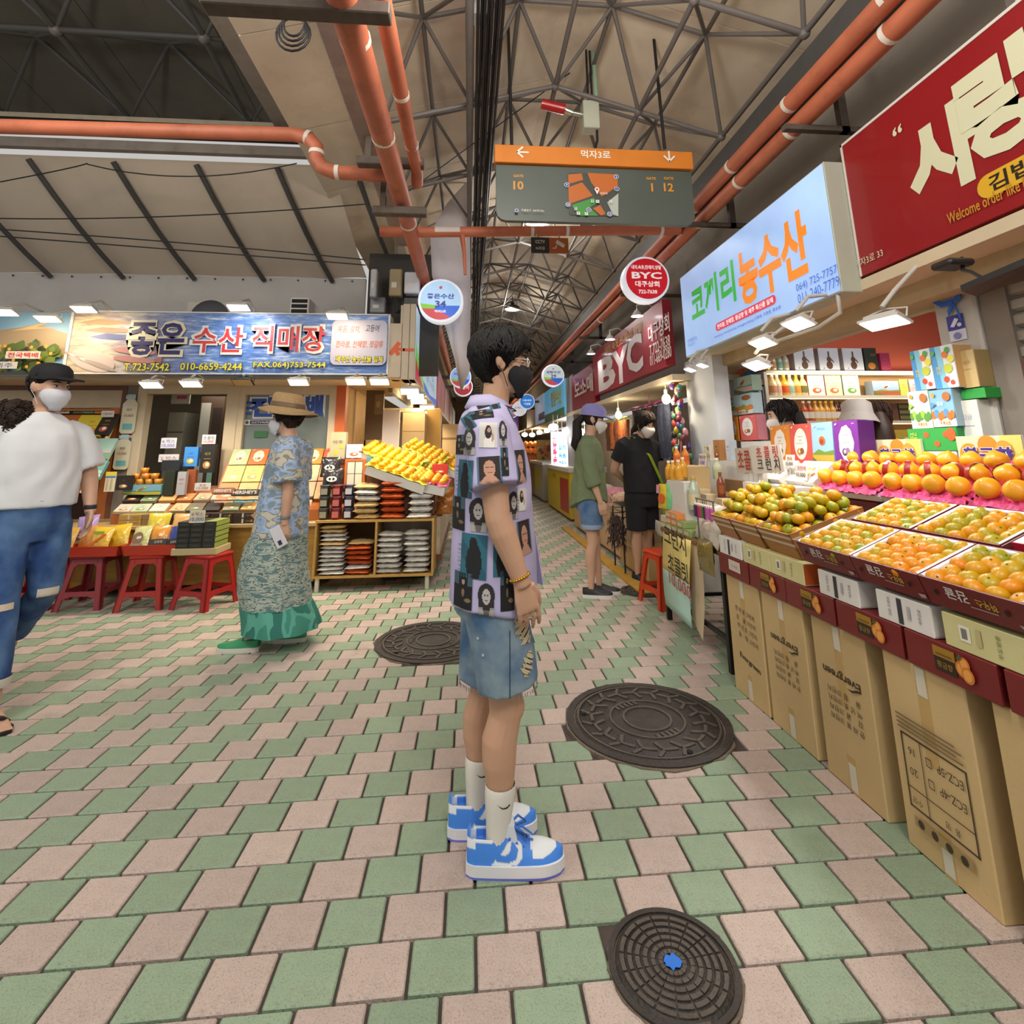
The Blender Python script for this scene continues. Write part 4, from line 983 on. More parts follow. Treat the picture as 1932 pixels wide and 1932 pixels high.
for k, px in enumerate((1452, 1464, 1476, 1488)):
 bottle('small bottle on the top shelf, %s from the left' % ordn(k), (rx(px), 4.68, 2.012), .20, .032, cols[k], ('#c98a2e', '#c98a2e', '#e2ded2', '#e2ded2')[k], ('#c2b53a', '#b8855a', '#6f9a8d', '#b3a98f')[k], 'bottles on the top shelf')
def art_gourd(f, w, h):
 f.rect(-w / 2, 0, w / 2, h, '#d5dbe6'); f.ell(0, h * .28, w * .16, h * .17, '#5f4234'); f.ell(0, h * .52, w * .12, h * .12, '#5f4234'); f.rect(-w * .04, h * .55, w * .04, h * .86, '#5f4234'); f.poly([(w * .1, h * .5), (w * .2, h * .38), (w * .24, h * .4), (w * .14, h * .54)], '#5f4234'); f.ell(-w * .3, h * .15, w * .03, h * .03, '#8a80b5')
for k, px in enumerate((1524, 1571, 1617)):
 gbox('gift_box', 'white box with brown gourd bottle picture on the top shelf, %s from the left' % ordn(k), (rx(px), 4.73, 2.012), 0, (.205, .12, .235), '#d5dbe6', art_gourd, side='#b9b4b6', group='gourd picture boxes')
gbox('gift_box', 'dark box with golden lettering at the end of the top shelf', (rx(1651), 4.72, 2.012), 0, (.13, .1, .24), '#2c332c', lambda f, w, h: (f.rect(-w / 2, 0, w / 2, h, '#2c332c'), f.ell(0, h * .25, w * .3, h * .14, '#b8742a'), f.text('제주', w * .2, h * .7, h * .12, '#a8843a')))
gbox('gift_box', 'crimson box leaning beside the dark box on the top shelf', (rx(1678), 4.72, 2.012), 0, (.10, .1, .19), '#a8385a', art_plain('#a8385a', '#c9657a'))
for k, px in enumerate((1457, 1466, 1479, 1490, 1502, 1514)):
 bottle('drink bottle on the second shelf, %s from the left' % ordn(k), (rx(px), 4.66, 1.777), .205, .036, ('#d8c9a0', '#dccaa8', '#d9a31f', '#c9cdb8', '#d9bd6a', '#d6c79a')[k], ('#e8e2cc', '#e8e2cc', '#e0c21f', '#e8e2cc', '#e0c21f', '#e8e2cc')[k], ('#b5795a', '#c39a8a', '#c2491f', '#86a88f', '#c9873a', '#6b6a2a')[k], 'bottles on the second shelf')
for k, (px, bg, sh, lab) in enumerate(((1541, '#ccd2d4', '#cf5f2a', 'pale box with orange jelly stick'), (1574, '#d9cdb4', '#cf6a35', 'cream box with an orange shape'), (1607, '#d6d9cf', '#5f9a3e', 'white box with green leaf'))):
 gbox('gift_box', lab + ' on the second shelf', (rx(px), 4.72, 1.777), 0, (.165, .09, .20), bg, art_plain(bg, '#9a8a78', '제주', sh), side='#c9662a' if k < 2 else '#5f9a3e')
gbox('gift_box', 'wide landscape picture box on the second shelf', (rx(1668), 4.7, 1.777), 0, (.27, .1, .145), '#a5b5cf', art_land('#9db9dd', '#a35a3a', '#7d8a45', '#e0ddd0'))
gbox('gift_box', 'yellow slim box on the second shelf', (rx(1702), 4.7, 1.777), 0, (.085, .1, .16), '#cfc65a', art_plain('#cfc65a'))
gbox('gift_box', 'pale lilac box at the end of the second shelf', (rx(1722), 4.7, 1.777), 0, (.10, .1, .16), '#c8b9c4', art_plain('#c8b9c4', '#b0505a'))
cc = ['#b5532f', '#b5532f', '#d9a544', '#d9a544', '#d39a3a', '#d39a3a', '#5a2420', '#5a2420', '#a8671f']
for k, px in enumerate((1510, 1521, 1532, 1542, 1552, 1563, 1570, 1579, 1590)):
 bottle('amber drink bottle on the third shelf, %s from the left' % ordn(k), (rx(px), 4.66, 1.537), .19 if k < 8 else .17, .033, cc[k], ('#e2d6cf', '#e2d6cf', '#e0b53a', '#e0b53a', '#e0b53a', '#e0b53a', '#3a1f1c', '#3a1f1c', '#c9a24a')[k], '#ddd5cb', 'bottles on the third shelf')
gbox('gift_box', 'brown box with a house picture on the third shelf', (rx(1662), 4.7, 1.537), 0, (.24, .1, .165), '#5c3d30', art_plain('#5c3d30', '#b58f5a', '제주', '#b58f5a'))
gbox('gift_box', 'dark box with olive stripes on the third shelf', (rx(1704), 4.7, 1.537), 0, (.20, .1, .17), '#3a3a26', lambda f, w, h: [f.rect(-w / 2, h * a, w / 2, h * (a + .18), '#6a6540') for a in (.1, .4, .7)])
gbox('gift_box', 'yellow box on the lowest visible shelf', (rx(1700), 4.7, 1.292), 0, (.30, .1, .16), '#d6bd4a', art_plain('#d6bd4a', '#a8802a', '감귤', '#c9a03a'))
# inner fluorescent tubes
for k, (a, b) in enumerate((((1725, 548), (1768, 533)), ((1727, 566), (1768, 549)))):
 mb = MB(); p = on_z(*a, 2.64); q2 = on_z(*b, 2.64); mb.cyl(p, q2, .018, n=8); tag(mb.build('fluorescent_tube', m_glow_c), 'white fluorescent tube on the shop ceiling, ' + ('upper' if k == 0 else 'lower') + ' of two', 'lamp')
area_light('shop_ceiling_light', (3.6, 3.2, 2.62), (3.6, 3.6, 0), 1.4, 26, (1, .97, .92))
# ---- upright gift boxes in a row on the counter behind the baskets
gx = 2.24
for (ya, yb, col, art, lab, sd) in ((3.66, 3.43, '#d98420', art_badge('#d98420'), 'upright orange gift box with white badge, left end of the row', None), (3.425, 3.20, '#cf5348', art_badge('#cf5348', wavy=False), 'upright red and pink gift box with oval badge in the row', '#d8808a'),
         (3.195, 3.0, '#8db7e0', art_land(), 'upright sky blue gift box with farmland picture in the row', None), (2.99, 2.79, '#6d2a8a', art_badge('#6d2a8a', dots=('#5a3a6a', '#8a6a9a')), 'upright purple gift box with white badge, right end of the row', '#5a1f75')):
 gbox('gift_box', lab, (gx, (ya + yb) / 2, 1.163), -PI / 2, (ya - yb, .10, .285), col, art, .06, 'upright gift boxes in a row', side=sd)
t = T('counter', 'white counter block carrying the upright gift boxes', 'counter', (2.02, 3.3, 0))
mb = MB(); mb.bx(.1, .55, -.5, .9, 0, 1.16, ch=.005); mb.build('body', m_whitec, t)
# second small group behind: orange + pink at left, mango box, picture box
gx2 = 2.34
P_ = lambda a, b, x: at_x(a, b, x)
for (pxa, pxb, pt, pb, col, art, lab, sd, gx_) in (
  (1376, 1408, 787, 833, '#d98a20', art_badge('#d98a20'), 'orange gift box with white badge behind the paper price boards', None, 2.45), (1406, 1440, 783, 831, '#d0605c', art_badge('#d0605c', wavy=False), 'pink gift box with oval badge behind the paper price boards', '#d98a98', 2.45),
  (1385, 1432, 744, 785, '#bcd6dc', art_fruit(), 'white box printed with mangoes stacked before the window', None, 2.5), (1395, 1430, 710, 743, '#a8c2ad', art_land('#a8c2ad', '#c9a9a0', '#6f9a6a', '#cf7a6a'), 'pale green picture box on top of the mango box', None, 2.5)):
 a = P_(pxa, pb, gx_); b = P_(pxb, pb, gx_); h = P_((pxa + pxb) / 2, pt, gx_).z - a.z
 gbox('gift_box', lab, (gx_, (a.y + b.y) / 2, a.z), -PI / 2, (a.y - b.y, .09, h), col, art, 0, side=sd)
t = T('counter', 'narrow back counter carrying the orange and pink boxes by the window', 'counter', (2.36, 4.0, 0))
mb = MB(); mb.bx(0.02, .24, -.25, .42, 0, P_(1400, 833, 2.45).z - .003); mb.build('body', m_whitec, t)
# ---- boxes stacked beside the pillar
X3 = 2.32
def stackbox(pa, pb, pt, pbot, col, art, lab, dep=.14, x=X3, sd=None):
 a = at_x(pa, pbot, x); b = at_x(pb, pbot, x); zt = at_x((pa + pb) / 2, pt, x).z; zb = at_x((pa + pb) / 2, pbot, x).z
 return gbox('gift_box', lab, (x + dep / 2, (a.y + b.y) / 2, zb), -PI / 2, (abs(a.y - b.y) - .004, dep, zt - zb - .004), col, art, 0, side=sd)
def art_tropic(f, w, h):
 f.rect(-w / 2, 0, w / 2, h, '#d5dde0'); f.poly([(-w / 2, 0), (-w * .2, 0), (-w * .28, h), (-w / 2, h)], '#3f8fc9'); f.poly([(-w * .2, 0), (w * .05, 0), (-w * .02, h), (-w * .28, h)], '#7dbbd0')
 for x, y, c, r in ((.05, .2, '#c9402f', .13), (.3, .12, '#c94a35', .1), (.2, .45, '#b9c23a', .2), (.15, .78, '#d9702a', .14), (.38, .66, '#d9cf3f', .16), (.3, .88, '#4f9a3e', .12), (-.38, .85, '#4fa84a', .1)): f.ell(w * x, h * y, w * r, h * r * .55, c, rot=.6)
 f.text('감귤', -w * .22, h * .42, h * .10, '#d9c23a', rot=PI / 2)
stackbox(1728, 1767, 656, 735, '#d5dde0', art_tropic, 'tall tropical fruit carton on the pillar stack, left one'); stackbox(1767, 1811, 648, 732, '#d5dde0', art_tropic, 'tall tropical fruit carton on the pillar stack, right one', sd='#b8935f')
stackbox(1722, 1763, 735, 808, '#bccf8a', art_fruit('#c9d6cf', '#4f8f3a', '#8fb83f'), 'leaf picture carton below the tall cartons by the pillar'); stackbox(1763, 1808, 732, 805, '#7db0d6', art_fruit('#7db0d6', '#d9702a', '#4f8fc9'), 'blue orange slice carton below the tall cartons by the pillar', sd='#8aa0a8')
stackbox(1718, 1812, 806, 850, '#2f9a45', lambda f, w, h: [f.rect(-w / 2, 0, w / 2, h, '#2f9a45')] + [f.ell(w * (-.3 + .2 * k), h * (.3 + .4 * (k % 2)), w * .06, h * .13, '#cf5a2f') for k in range(4)] + [f.ell(w * .4, h * .7, w * .09, h * .28, '#cf5a2a'), f.text('감귤', -w * .36, h * .5, h * .35, '#d0cf4a', rot=-PI / 2)], 'green carton with red fruit under the pillar stack', sd='#1f7a38')
stackbox(1735, 1810, 850, 880, '#d6d3de', None, 'plain white carton under the green one behind the cards')
X4 = 2.36
stackbox(1818, 1850, 657, 731, '#b59f6c', art_plain('#b59f6c', '#8a7748', '제주'), 'beige upright carton leaning at the pillar', x=X4, sd='#8f7c4f'); stackbox(1814, 1862, 731, 752, '#1f8a35', None, 'green box lid on the white carton by the shutter', x=X4); stackbox(1814, 1862, 752, 850, '#c9c9c0', art_plain('#c9c9c0', '#8a94b5', '감귤'), 'tall white carton by the shutter', x=X4)
t = T('counter', 'white counter block under the carton stack by the pillar', 'counter', (2.36, 2.3, 0))
mb = MB(); mb.bx(-.02, .25, -.3, .45, 0, at_x(1770, 880, X3).z - .003); mb.build('body', m_whitec, t)
# notice, clear bag and blue ribbon on the pillar
f = Fl((2.417, 0, 0), **LV); x0, y0 = cx(1806, 622, 2.417); f.rect(x0 - .045, y0 - .055, x0 + .045, y0 + .075, '#c6c6d4'); f.rect(x0 - .045, y0 + .0, x0 + .045, y0 + .075, '#39398a'); f.poly([(x0 - .03, y0 + .02), (x0 + .0, y0 + .06), (x0 + .02, y0 + .05), (x0 - .01, y0 + .015)], '#d0d0dc'); f.ell(x0 + .02, y0 + .022, .012, .01, '#d0d0dc'); f.ell(x0, y0 - .03, .02, .016, '#7a7ab0')
tag(f.build('camera_notice'), 'purple and white camera notice stuck on the grey pillar', 'notice')
t = T('ribbon', 'blue cloth ribbon tied on the grey pillar', 'ribbon'); mb = MB(); P3 = lambda a, b: at_x(a, b, 2.40)
for pts in (((1756, 566), (1775, 575), (1797, 570)), ((1797, 570), (1812, 555), (1806, 552)), ((1797, 570), (1812, 600)), ((1797, 572), (1788, 592))):
 for a, b in zip(pts[:-1], pts[1:]):
  A, B = P3(*a), P3(*b); mb.prism([A + Vector((0, 0, .012)), A - Vector((0, 0, .012)), B - Vector((0, 0, .016)), B + Vector((0, 0, .016))], (.004, 0, 0))
mb.build('strips', M('blue_ribbon', '#2b62c4', .7, var=.1), t)
# ================================================================== RIGHT: low table of sweets between the baskets and the white wall end
m_iron_leg = M('table_iron', '#23211f', .5, metal=.3, var=.1)
t = T('side_table', 'low black framed table of sweets beyond the fruit baskets', 'table', (1.52, 3.70, 0))
mb = MB(); mb.bx(0, .75, -.52, .55, .655, .69, ch=.004); mb.build('tabletop', M('table_wood', '#7a5a3a', .6, var=.15, stretch=(1, 8, 1)), t)
for sx, sy in ((.02, -.48), (.02, .5), (.68, -.48), (.68, .5)): mb = MB(); mb.bx(sx, sx + .035, sy, sy + .035, 0, .655); mb.build('leg', m_iron_leg, t)
for b in ((.03, .05, -.46, .52, .16, .185), (.69, .71, -.46, .52, .16, .185), (.03, .70, .51, .53, .16, .185)): mb = MB(); mb.bx(*b); mb.build('brace', m_iron_leg, t)
ri = T('display_riser', 'stepped wooden riser on the low table of sweets', 'riser', (1.70, 3.70, .69))
for b in ((0, .2, -.5, .52, 0, .17), (.2, .40, -.5, .52, 0, .26), (.40, .56, -.5, .52, 0, .36)): mb = MB(); mb.bx(*b, ch=.003); mb.build('step', M('riser_wood', '#8a6a48', .6, var=.12), ri)
# hanging handwritten papers
def paper(name, pts, cols, label, texts):
 t = T(name, label, 'price sign')
 P = [at_x(px, py, 1.505) for px, py in pts]
 n = 10; V = []; 
 for i in range(n + 1):
  s = i / n; a = P[0].lerp(P[3], s); b = P[1].lerp(P[2], s); wv = Vector((-.02 * math.sin(s * 2.6), 0, 0)); V += [a + wv, a.lerp(b, .5) + wv * 1.2, b + wv]
 for c0, c1, col in cols:
  mb = MB(); i0, i1 = int(c0 * n), int(c1 * n)
  mb.add(V[i0 * 3:(i1 + 1) * 3], [(i * 3 + k, i * 3 + k + 1, i * 3 + k + 4, i * 3 + k + 3) for i in range(i1 - i0) for k in (0, 1)], None, True)
  o = mb.build('paper_sheet', M('paper_' + col.strip('#'), col, .8, var=.05), t); md = o.modifiers.new('thick', 'SOLIDIFY'); md.thickness = .003
 for s, px, py, h, w, col in texts:
  p = at_x(px, py, 1.475); f = Fl((1.468, 0, 0), (0, -1, -.04), (.0, -.0, 1)); f.n = Vector((-1, 0, 0)); f.text(s, -p.y, p.z, h, col, w=w, bold=.015, rot=-.02); f.build('handwriting', t)
paper('paper_sign', [(1252, 1003), (1304, 1020), (1309, 1186), (1259, 1140)], [(0, .5, '#e0cc7c'), (.5, 1, '#aed0c4')], 'yellow and pale blue handwritten paper sign hanging from the low table', [('크런치', 1277, 1060, .14, .40, '#2a241c'), ('초콜릿', 1283, 1114, .13, .36, '#2a241c'), ('10,000', 1287, 1149, .10, .38, '#b5453f')])
t = T('paper_sign', 'beige blank paper hanging behind the yellow sign on the low table', 'paper'); mb = MB()
P = [at_x(a, b, 1.53) for a, b in ((1300, 1020), (1326, 1040), (1329, 1152), (1326, 1209), (1306, 1165))]; mb.prism(P, (.003, 0, 0)); mb.build('sheet', M('paper_beige', '#cdb89a', .8, var=.05), t)
# small boxes at the front left corner
k = 0
for (y, z, col, top) in ((4.13, .69, '#8f9a63', None), (4.02, .69, '#99a56c', None), (3.91, .69, '#8a9a5c', None), (3.80, .69, '#7f8f52', None), (3.69, .69, '#84945a', None),
      (4.13, .735, '#c9c5bd', None), (4.02, .735, '#cf7a3f', None), (3.91, .735, '#d07f45', None), (3.80, .735, '#86965a', None), (3.91, .78, '#d58449', None), (4.02, .78, '#d58a55', None)):
 gbox('snack_box', 'small %s box in the stack at the table corner, %s along, %s tier' % ('orange' if col[1] in 'cd' and col != '#c9c5bd' else ('white' if col == '#c9c5bd' else 'green'), ordn(round((4.13 - y) / .11)), ('lowest', 'middle', 'top')[round((z - .69) / .045)]), (1.585, y, z), -PI / 2, (.105, .12, .044), col, lambda f, w, h: f.rect(-w * .4, h * .2, w * .4, h * .8, '#cdbf9f'), 0, 'small boxes at the table corner')
 k += 1
def bag(name, label, loc, rot, dims, col, inner=None, mark=None, group=None, cat='snack bag', gloss=True, art=None):
 """pillow bag: front faces local -Y"""
 w, d, h = dims; t = T(name, label, cat, loc, group=group, rot=rot); nu, nv = 10, 10; V = []; F = []; q = random.Random(int(abs(loc[0] * 977 + loc[1] * 331 + loc[2] * 77) * 100))
 for s in (-1, 1):
  for j in range(nv + 1):
   for i in range(nu + 1):
    u, v = i / nu, j / nv; b = (math.sin(PI * u) * math.sin(PI * v)) ** .55 if 0 < i < nu and 0 < j < nv else 0
    V.append(((u - .5) * w * (1 - .06 * math.sin(PI * v)), s * (d / 2) * b * (1 + .25 * math.sin(i * 2.1 + j * 1.7 + q.random())), v * h))
 n1 = (nu + 1) * (nv + 1)
 for s in (0, 1):
  for j in range(nv):
   for i in range(nu):
    a = s * n1 + j * (nu + 1) + i; f = (a, a + 1, a + nu + 2, a + nu + 1); F.append(f if s == 0 else f[::-1])
 m = M('bag_' + col.strip('#'), col, .25, var=.12, vscale=18, bump=.35, bscale=30, coat=.5)
 mb = MB(); mb.add(V, F, m, True); o = mb.build('bag', None, t)
 if art: f = Fl((0, -d / 2 - .002, 0), (1, 0, 0), (0, 0, 1)); art(f, w, h); f.build('print', t)
 return t
bag('snack_bag', 'clear glossy bag on the near edge of the low table', (1.53, 3.32, .69), (-.25, 0, -PI / 2 - .2), (.30, .14, .26), '#c9bfb0')
bag('snack_bag', 'clear crumpled bag lying before the key rings', (1.56, 3.52, .69), (-.5, .1, -PI / 2), (.24, .12, .22), '#d2c8bb')
bag('snack_bag', 'clear bag hanging over the far corner of the low table', (1.55, 4.24, .60), (.2, 0, -PI / 2), (.14, .06, .13), '#a89f94')
bag('snack_bag', 'yellow and pink snack bag standing upright by the juice', (1.56, 4.19, .826), (-.1, 0, -1.2), (.13, .05, .19), '#d9b62b', art=lambda f, w, h: (f.ell(0, h * .4, w * .3, h * .2, '#cc5a28'), f.rect(-w * .45, h * .6, -w * .2, h * .95, '#c98aa8')))
bag('snack_bag', 'pale green snack bag behind the yellow one', (1.60, 4.09, .826), (-.1, 0, -1.1), (.16, .05, .2), '#7fcf8f')
def art_skullish(f, w, h): f.ell(0, h * .55, w * .28, h * .14, '#d8d4cc'); f.ell(-w * .1, h * .55, w * .05, h * .05, '#1c1a1a'); f.ell(w * .1, h * .55, w * .05, h * .05, '#1c1a1a'); f.rect(-w * .3, h * .2, w * .3, h * .3, '#8f7a4a')
bag('snack_bag', 'black snack bag with pale nose print standing by the juice bottles', (1.80, 4.5, .95), (-.1, 0, -1.1), (.17, .07, .27), '#232022', art=lambda f, w, h: (f.ell(w * .1, h * .4, w * .25, h * .1, '#d8d4cc'), f.ell(w * .02, h * .4, w * .05, h * .04, '#1c1a1a'), f.ell(w * .18, h * .4, w * .05, h * .04, '#1c1a1a')))
bag('snack_bag', 'white bag with orange dried fruit beside the farthest basket', (1.86, 3.28, .95), (-.5, .25, -PI / 2), (.26, .05, .14), '#d9d3cb', art=lambda f, w, h: f.ell(0, h * .5, w * .38, h * .26, '#d9802a', rot=.2))
# juices and liquor
for i, (px, py, x) in enumerate(((1278, 877, 1.74), (1294, 877, 1.74))):
 p = at_x(px, py, x); bottle('orange juice bottle, %s of the two on top' % ('left', 'right')[i], (p.x, p.y, p.z), .15, .030, '#d9801f', '#e6ded0', '#d4651f', 'orange juice bottles')
t = T('carton', 'kraft carton under the two upper juice bottles', 'cardboard box', (1.74, 4.15, .861)); mb = MB(); zz = at_x(1286, 878, 1.74).z - .862; mb.bx(-.04, .14, -.14, .16, 0, zz, ch=.003); mb.build('body', m_kraft, t)
for i, (px, py) in enumerate(((1263, 904), (1271, 905), (1282, 905), (1290, 900))):
 p = at_x(px, py, 1.62 if i in (1, 2) else 1.66); bottle('yellow juice bottle in the lower row, %s from the left' % ordn(i), (p.x, p.y, p.z), .15, .031, '#dba022', '#e8e2d2', '#d99a2a', 'yellow juice bottles')
t = T('carton', 'white box under the yellow juice bottles', 'cardboard box', (1.59, 4.0, .691)); mb = MB(); mb.bx(0, .105, -.17, .17, 0, at_x(1276, 906, 1.62).z - .695); mb.build('body', m_whitec, t)
bottle('clear liquor bottle with gold cap and cream label on the low table', (1.64, 3.78, .86), .24, .045, '#aab5a0', '#b5964a', '#c9bb94', None); bottle('frosted slim bottle behind the price card', (1.95, 4.02, 1.06), .16, .035, '#c9cfb0', '#e2dfd2', '#b8bf9a', None)
bottle('amber bottle shaped like corn on the riser', (1.82, 3.72, .955), .17, .028, '#7a3a1c', '#7a3a1c', '#8a4a24', None)
for i, y in enumerate((3.98, 3.86, 3.62)): gbox('snack_box', 'small cream box on the lower riser step, %s from the far end' % ordn(i), (1.79, y, .86), -PI / 2, (.10, .09, (.13, .10, .09)[i]), '#cbb997', art_plain('#cbb997', '#8a6a4a', '제주', '#b5502a'))
# key rings on a small rack
t = T('keyring_rack', 'small wire rack hung with purple, pink and green key rings', 'rack', (1.52, 3.36, .69)); mb = MB()
mb.tube([(0, -.14, .28), (0, .12, .28)], .006, 6); mb.tube([(0, -.13, 0), (0, -.13, .28)], .006, 6); mb.tube([(0, .11, 0), (0, .11, .28)], .006, 6); mb.build('wire', m_steel, t)
for i, c in enumerate(('#4a2a63', '#2f1f3f', '#b32352', '#c73a5e', '#2f7a35', '#3f2440', '#b5559a', '#c267a8', '#a84a8a')):
 mb = MB(); y = .095 - .028 * i; mb.tube([(-.008, y, .275), (-.014, y, .24)], .002, 5, m=m_clear); mb.bx(-.028, -.004, y - .011, y + .011, .165, .24, m=cm(c), ch=.004); mb.ell((-.016, y, .245), (.01, .01, .012), m_clear, 8, 5); mb.build('keyring', None, t)
bag('trinket_bag', 'bag of glittering gold trinkets hanging below the key rings', (1.49, 3.33, .53), (0, 0, -PI / 2), (.22, .06, .2), '#7a6a35')
# handwritten boards 초콜릿 크런치
def hboard(pts, x, bg, label, texts, th=.006):
 t = T('price_board', label, 'price sign'); P = [at_x(a, b, x) for a, b in pts]; mb = MB(); mb.prism([p + Vector((0, 0, 0)) for p in P], (th, 0, 0)); mb.build('board', M('board_' + bg.strip('#'), bg, .7, var=.05), t)
 for s, px, py, h, w, col in texts:
  f = Fl((x - .0015, 0, 0), **LV); a = cx(px, py, x); f.text(s, a[0], a[1], h, col, w=w, bold=.012, rot=.03); f.build('handwriting', t)
 return t
hboard([(1386, 846), (1428, 843), (1430, 891), (1391, 893)], 1.92, '#b8ad9c', 'grey paper board lettered in red, left of the pair over the baskets', [('초콜', 1404, 868, .13, .17, '#a8302c')])
hboard([(1414, 842), (1471, 838), (1480, 890), (1421, 895)], 1.89, '#c0b9ad', 'grey paper board lettered in red and black, right of the pair over the baskets', [('초 콜 릿', 1447, 853, .075, .25, '#b0302e'), ('크 런 치', 1450, 876, .075, .25, '#26231f')])
t = T('leaflet_box', 'white ribbed leaflet stand under the paper boards', 'stand'); P0 = at_x(1408, 925, 1.93); P1 = at_x(1444, 925, 1.93)
for i in range(4): mb = MB(); a = P0.lerp(P1, i / 4); b = P0.lerp(P1, (i + .9) / 4); mb.bx(1.925, 1.96, a.y, b.y, .80, 1.16); mb.build('slat', m_whitec, t)
def pcard(px, py, w, h, x, label, texts, tilt=-.15, z=0):
 p = at_x(px, py, x); t = T('price_card', label, 'price sign', p, rot=(-.15, 0, -PI / 2 + tilt)); mb = MB(); mb.bx(-w / 2, w / 2, 0, .003, -h / 2, h / 2); mb.build('card', m_whitec, t)
 mb = MB(); mb.bx(-.004, .004, .003, .006, -h / 2 - .09, -h / 2 + .02); mb.build('stick', m_clear, t)
 f = Fl((0, -.001, 0), (1, 0, 0), (0, 0, 1))
 for s, x_, y_, hh, ww, c in texts: f.text(s, x_, y_, hh, c, w=ww, bold=.012)
 f.build('handwriting', t)
pcard(1325, 868, .19, .10, 1.86, 'white card with purple and red handwriting between bottles', [('떡갈비 구명', 0, .022, .03, .16, '#7a3a7a'), ('10,000', .01, -.022, .036, .13, '#4a4ab0')])
pcard(1512, 890, .14, .10, 2.0, 'white price card with red writing before the red gift box', [('크런치', 0, .02, .03, .11, '#b5403a'), ('10,000', 0, -.02, .03, .11, '#35302c')]); pcard(1490, 870, .12, .08, 2.02, 'small white price card below the orange gift box', [('한라', 0, .015, .025, .07, '#b5403a'), ('10,000', 0, -.018, .025, .1, '#35302c')])
# flat white chocolate boxes on the counter before the upright ones
for i, (y, x) in enumerate(((3.36, 1.98), (3.06, 2.0))):
 gbox('chocolate_box', 'flat white box printed with coloured chocolates, %s' % ('left of two', 'right of two')[i], (x, y, 1.075), -PI / 2, (.27, .05, .19), '#d3cfc6', lambda f, w, h: [f.rect(-w / 2, 0, w / 2, h, '#d6d2ca')] + [f.ell(-w * .05 + w * .16 * (k % 3), h * (.62 - .26 * (k // 3)), w * .06, h * .08, ('#c9b93a', '#d0904a', '#a8c08a', '#d07a9a', '#b5b54a', '#cf6a4a')[k]) for k in range(6)], .9)
t = T('counter', 'low white shelf block under the flat chocolate boxes', 'counter', (1.97, 3.2, 0)); mb = MB(); mb.bx(-.10, .14, -.28, .30, .3, 1.07); mb.build('body', m_whitec, t)
gbox('gift_box', 'tall tan picture box standing against the white wall end', at_x(1360, 868, 2.15), -PI / 2, (.10, .06, .17), '#b07a45', art_plain('#b07a45', '#6a2f1c', '제주', '#8f2f22')); gbox('gift_box', 'slim pale blue box beside the tan picture box', at_x(1382, 868, 2.15), -PI / 2, (.07, .06, .16), '#c3d0da', art_plain('#c9d3dc', '#8a4a4a')); gbox('gift_box', 'white box with coloured sweets before the white wall end', at_x(1342, 868, 2.15), -PI / 2, (.09, .06, .13), '#d6d2c4', art_fruit('#d8d4c8', '#d0b03a', '#a8c04a'))
t = T('counter', 'pale shelf block carrying the boxes at the white wall end', 'counter', (2.13, 4.1, 0)); mb = MB(); mb.bx(-.01, .09, -.15, .45, .6, at_x(1360, 868, 2.15).z - .002); mb.build('body', m_whitec, t)
# plastic stools --------------------------------------------------------------
def stool(label, loc, rz, col, h=.43, group=None):
 t = T('plastic_stool', label, 'stool', loc, rz, group); m = M('stool_' + col.strip('#'), col, .4, var=.06, vscale=5, coat=.1)
 a, b = .125, .185
 mb = MB(); mb.bx(-a - .012, a + .012, -a - .012, a + .012, h - .03, h, ch=.01); mb.build('seat', m, t)
 for s in range(4):
  R4 = Matrix.Rotation(s * PI / 2, 4, 'Z'); mb = MB(); mb.xf = R4
  def pt(u, z): k = (h - z) / h; e = a + (b - a) * k; return (u * e, -e, z)
  # leg strips left and right of an arched opening, lower rail and rounded top
  for sg in (-1, 1): mb.prism([pt(sg * .62, h - .03), pt(sg * 1.0, h - .03), pt(sg * 1.0, 0), pt(sg * .74, 0)], (0, .012, 0))
  mb.build('leg_panel', m, t)
  mb = MB(); mb.xf = R4; mb.prism([pt(-.7, h - .03), pt(.7, h - .03), pt(.64, h - .09), pt(.45, h - .065), pt(-.45, h - .065), pt(-.64, h - .09)], (0, .012, 0)); mb.build('top_rail', m, t)
  mb = MB(); mb.xf = R4; mb.prism([pt(-.72, .15), pt(.72, .15), pt(.74, .09), pt(.4, .112), pt(-.4, .112), pt(-.74, .09)], (0, .012, 0)); mb.build('lower_rail', m, t)
 return t
stool('orange red plastic stool under the far end of the sweets table', (1.70, 4.62, 0), .2, '#c9401c')
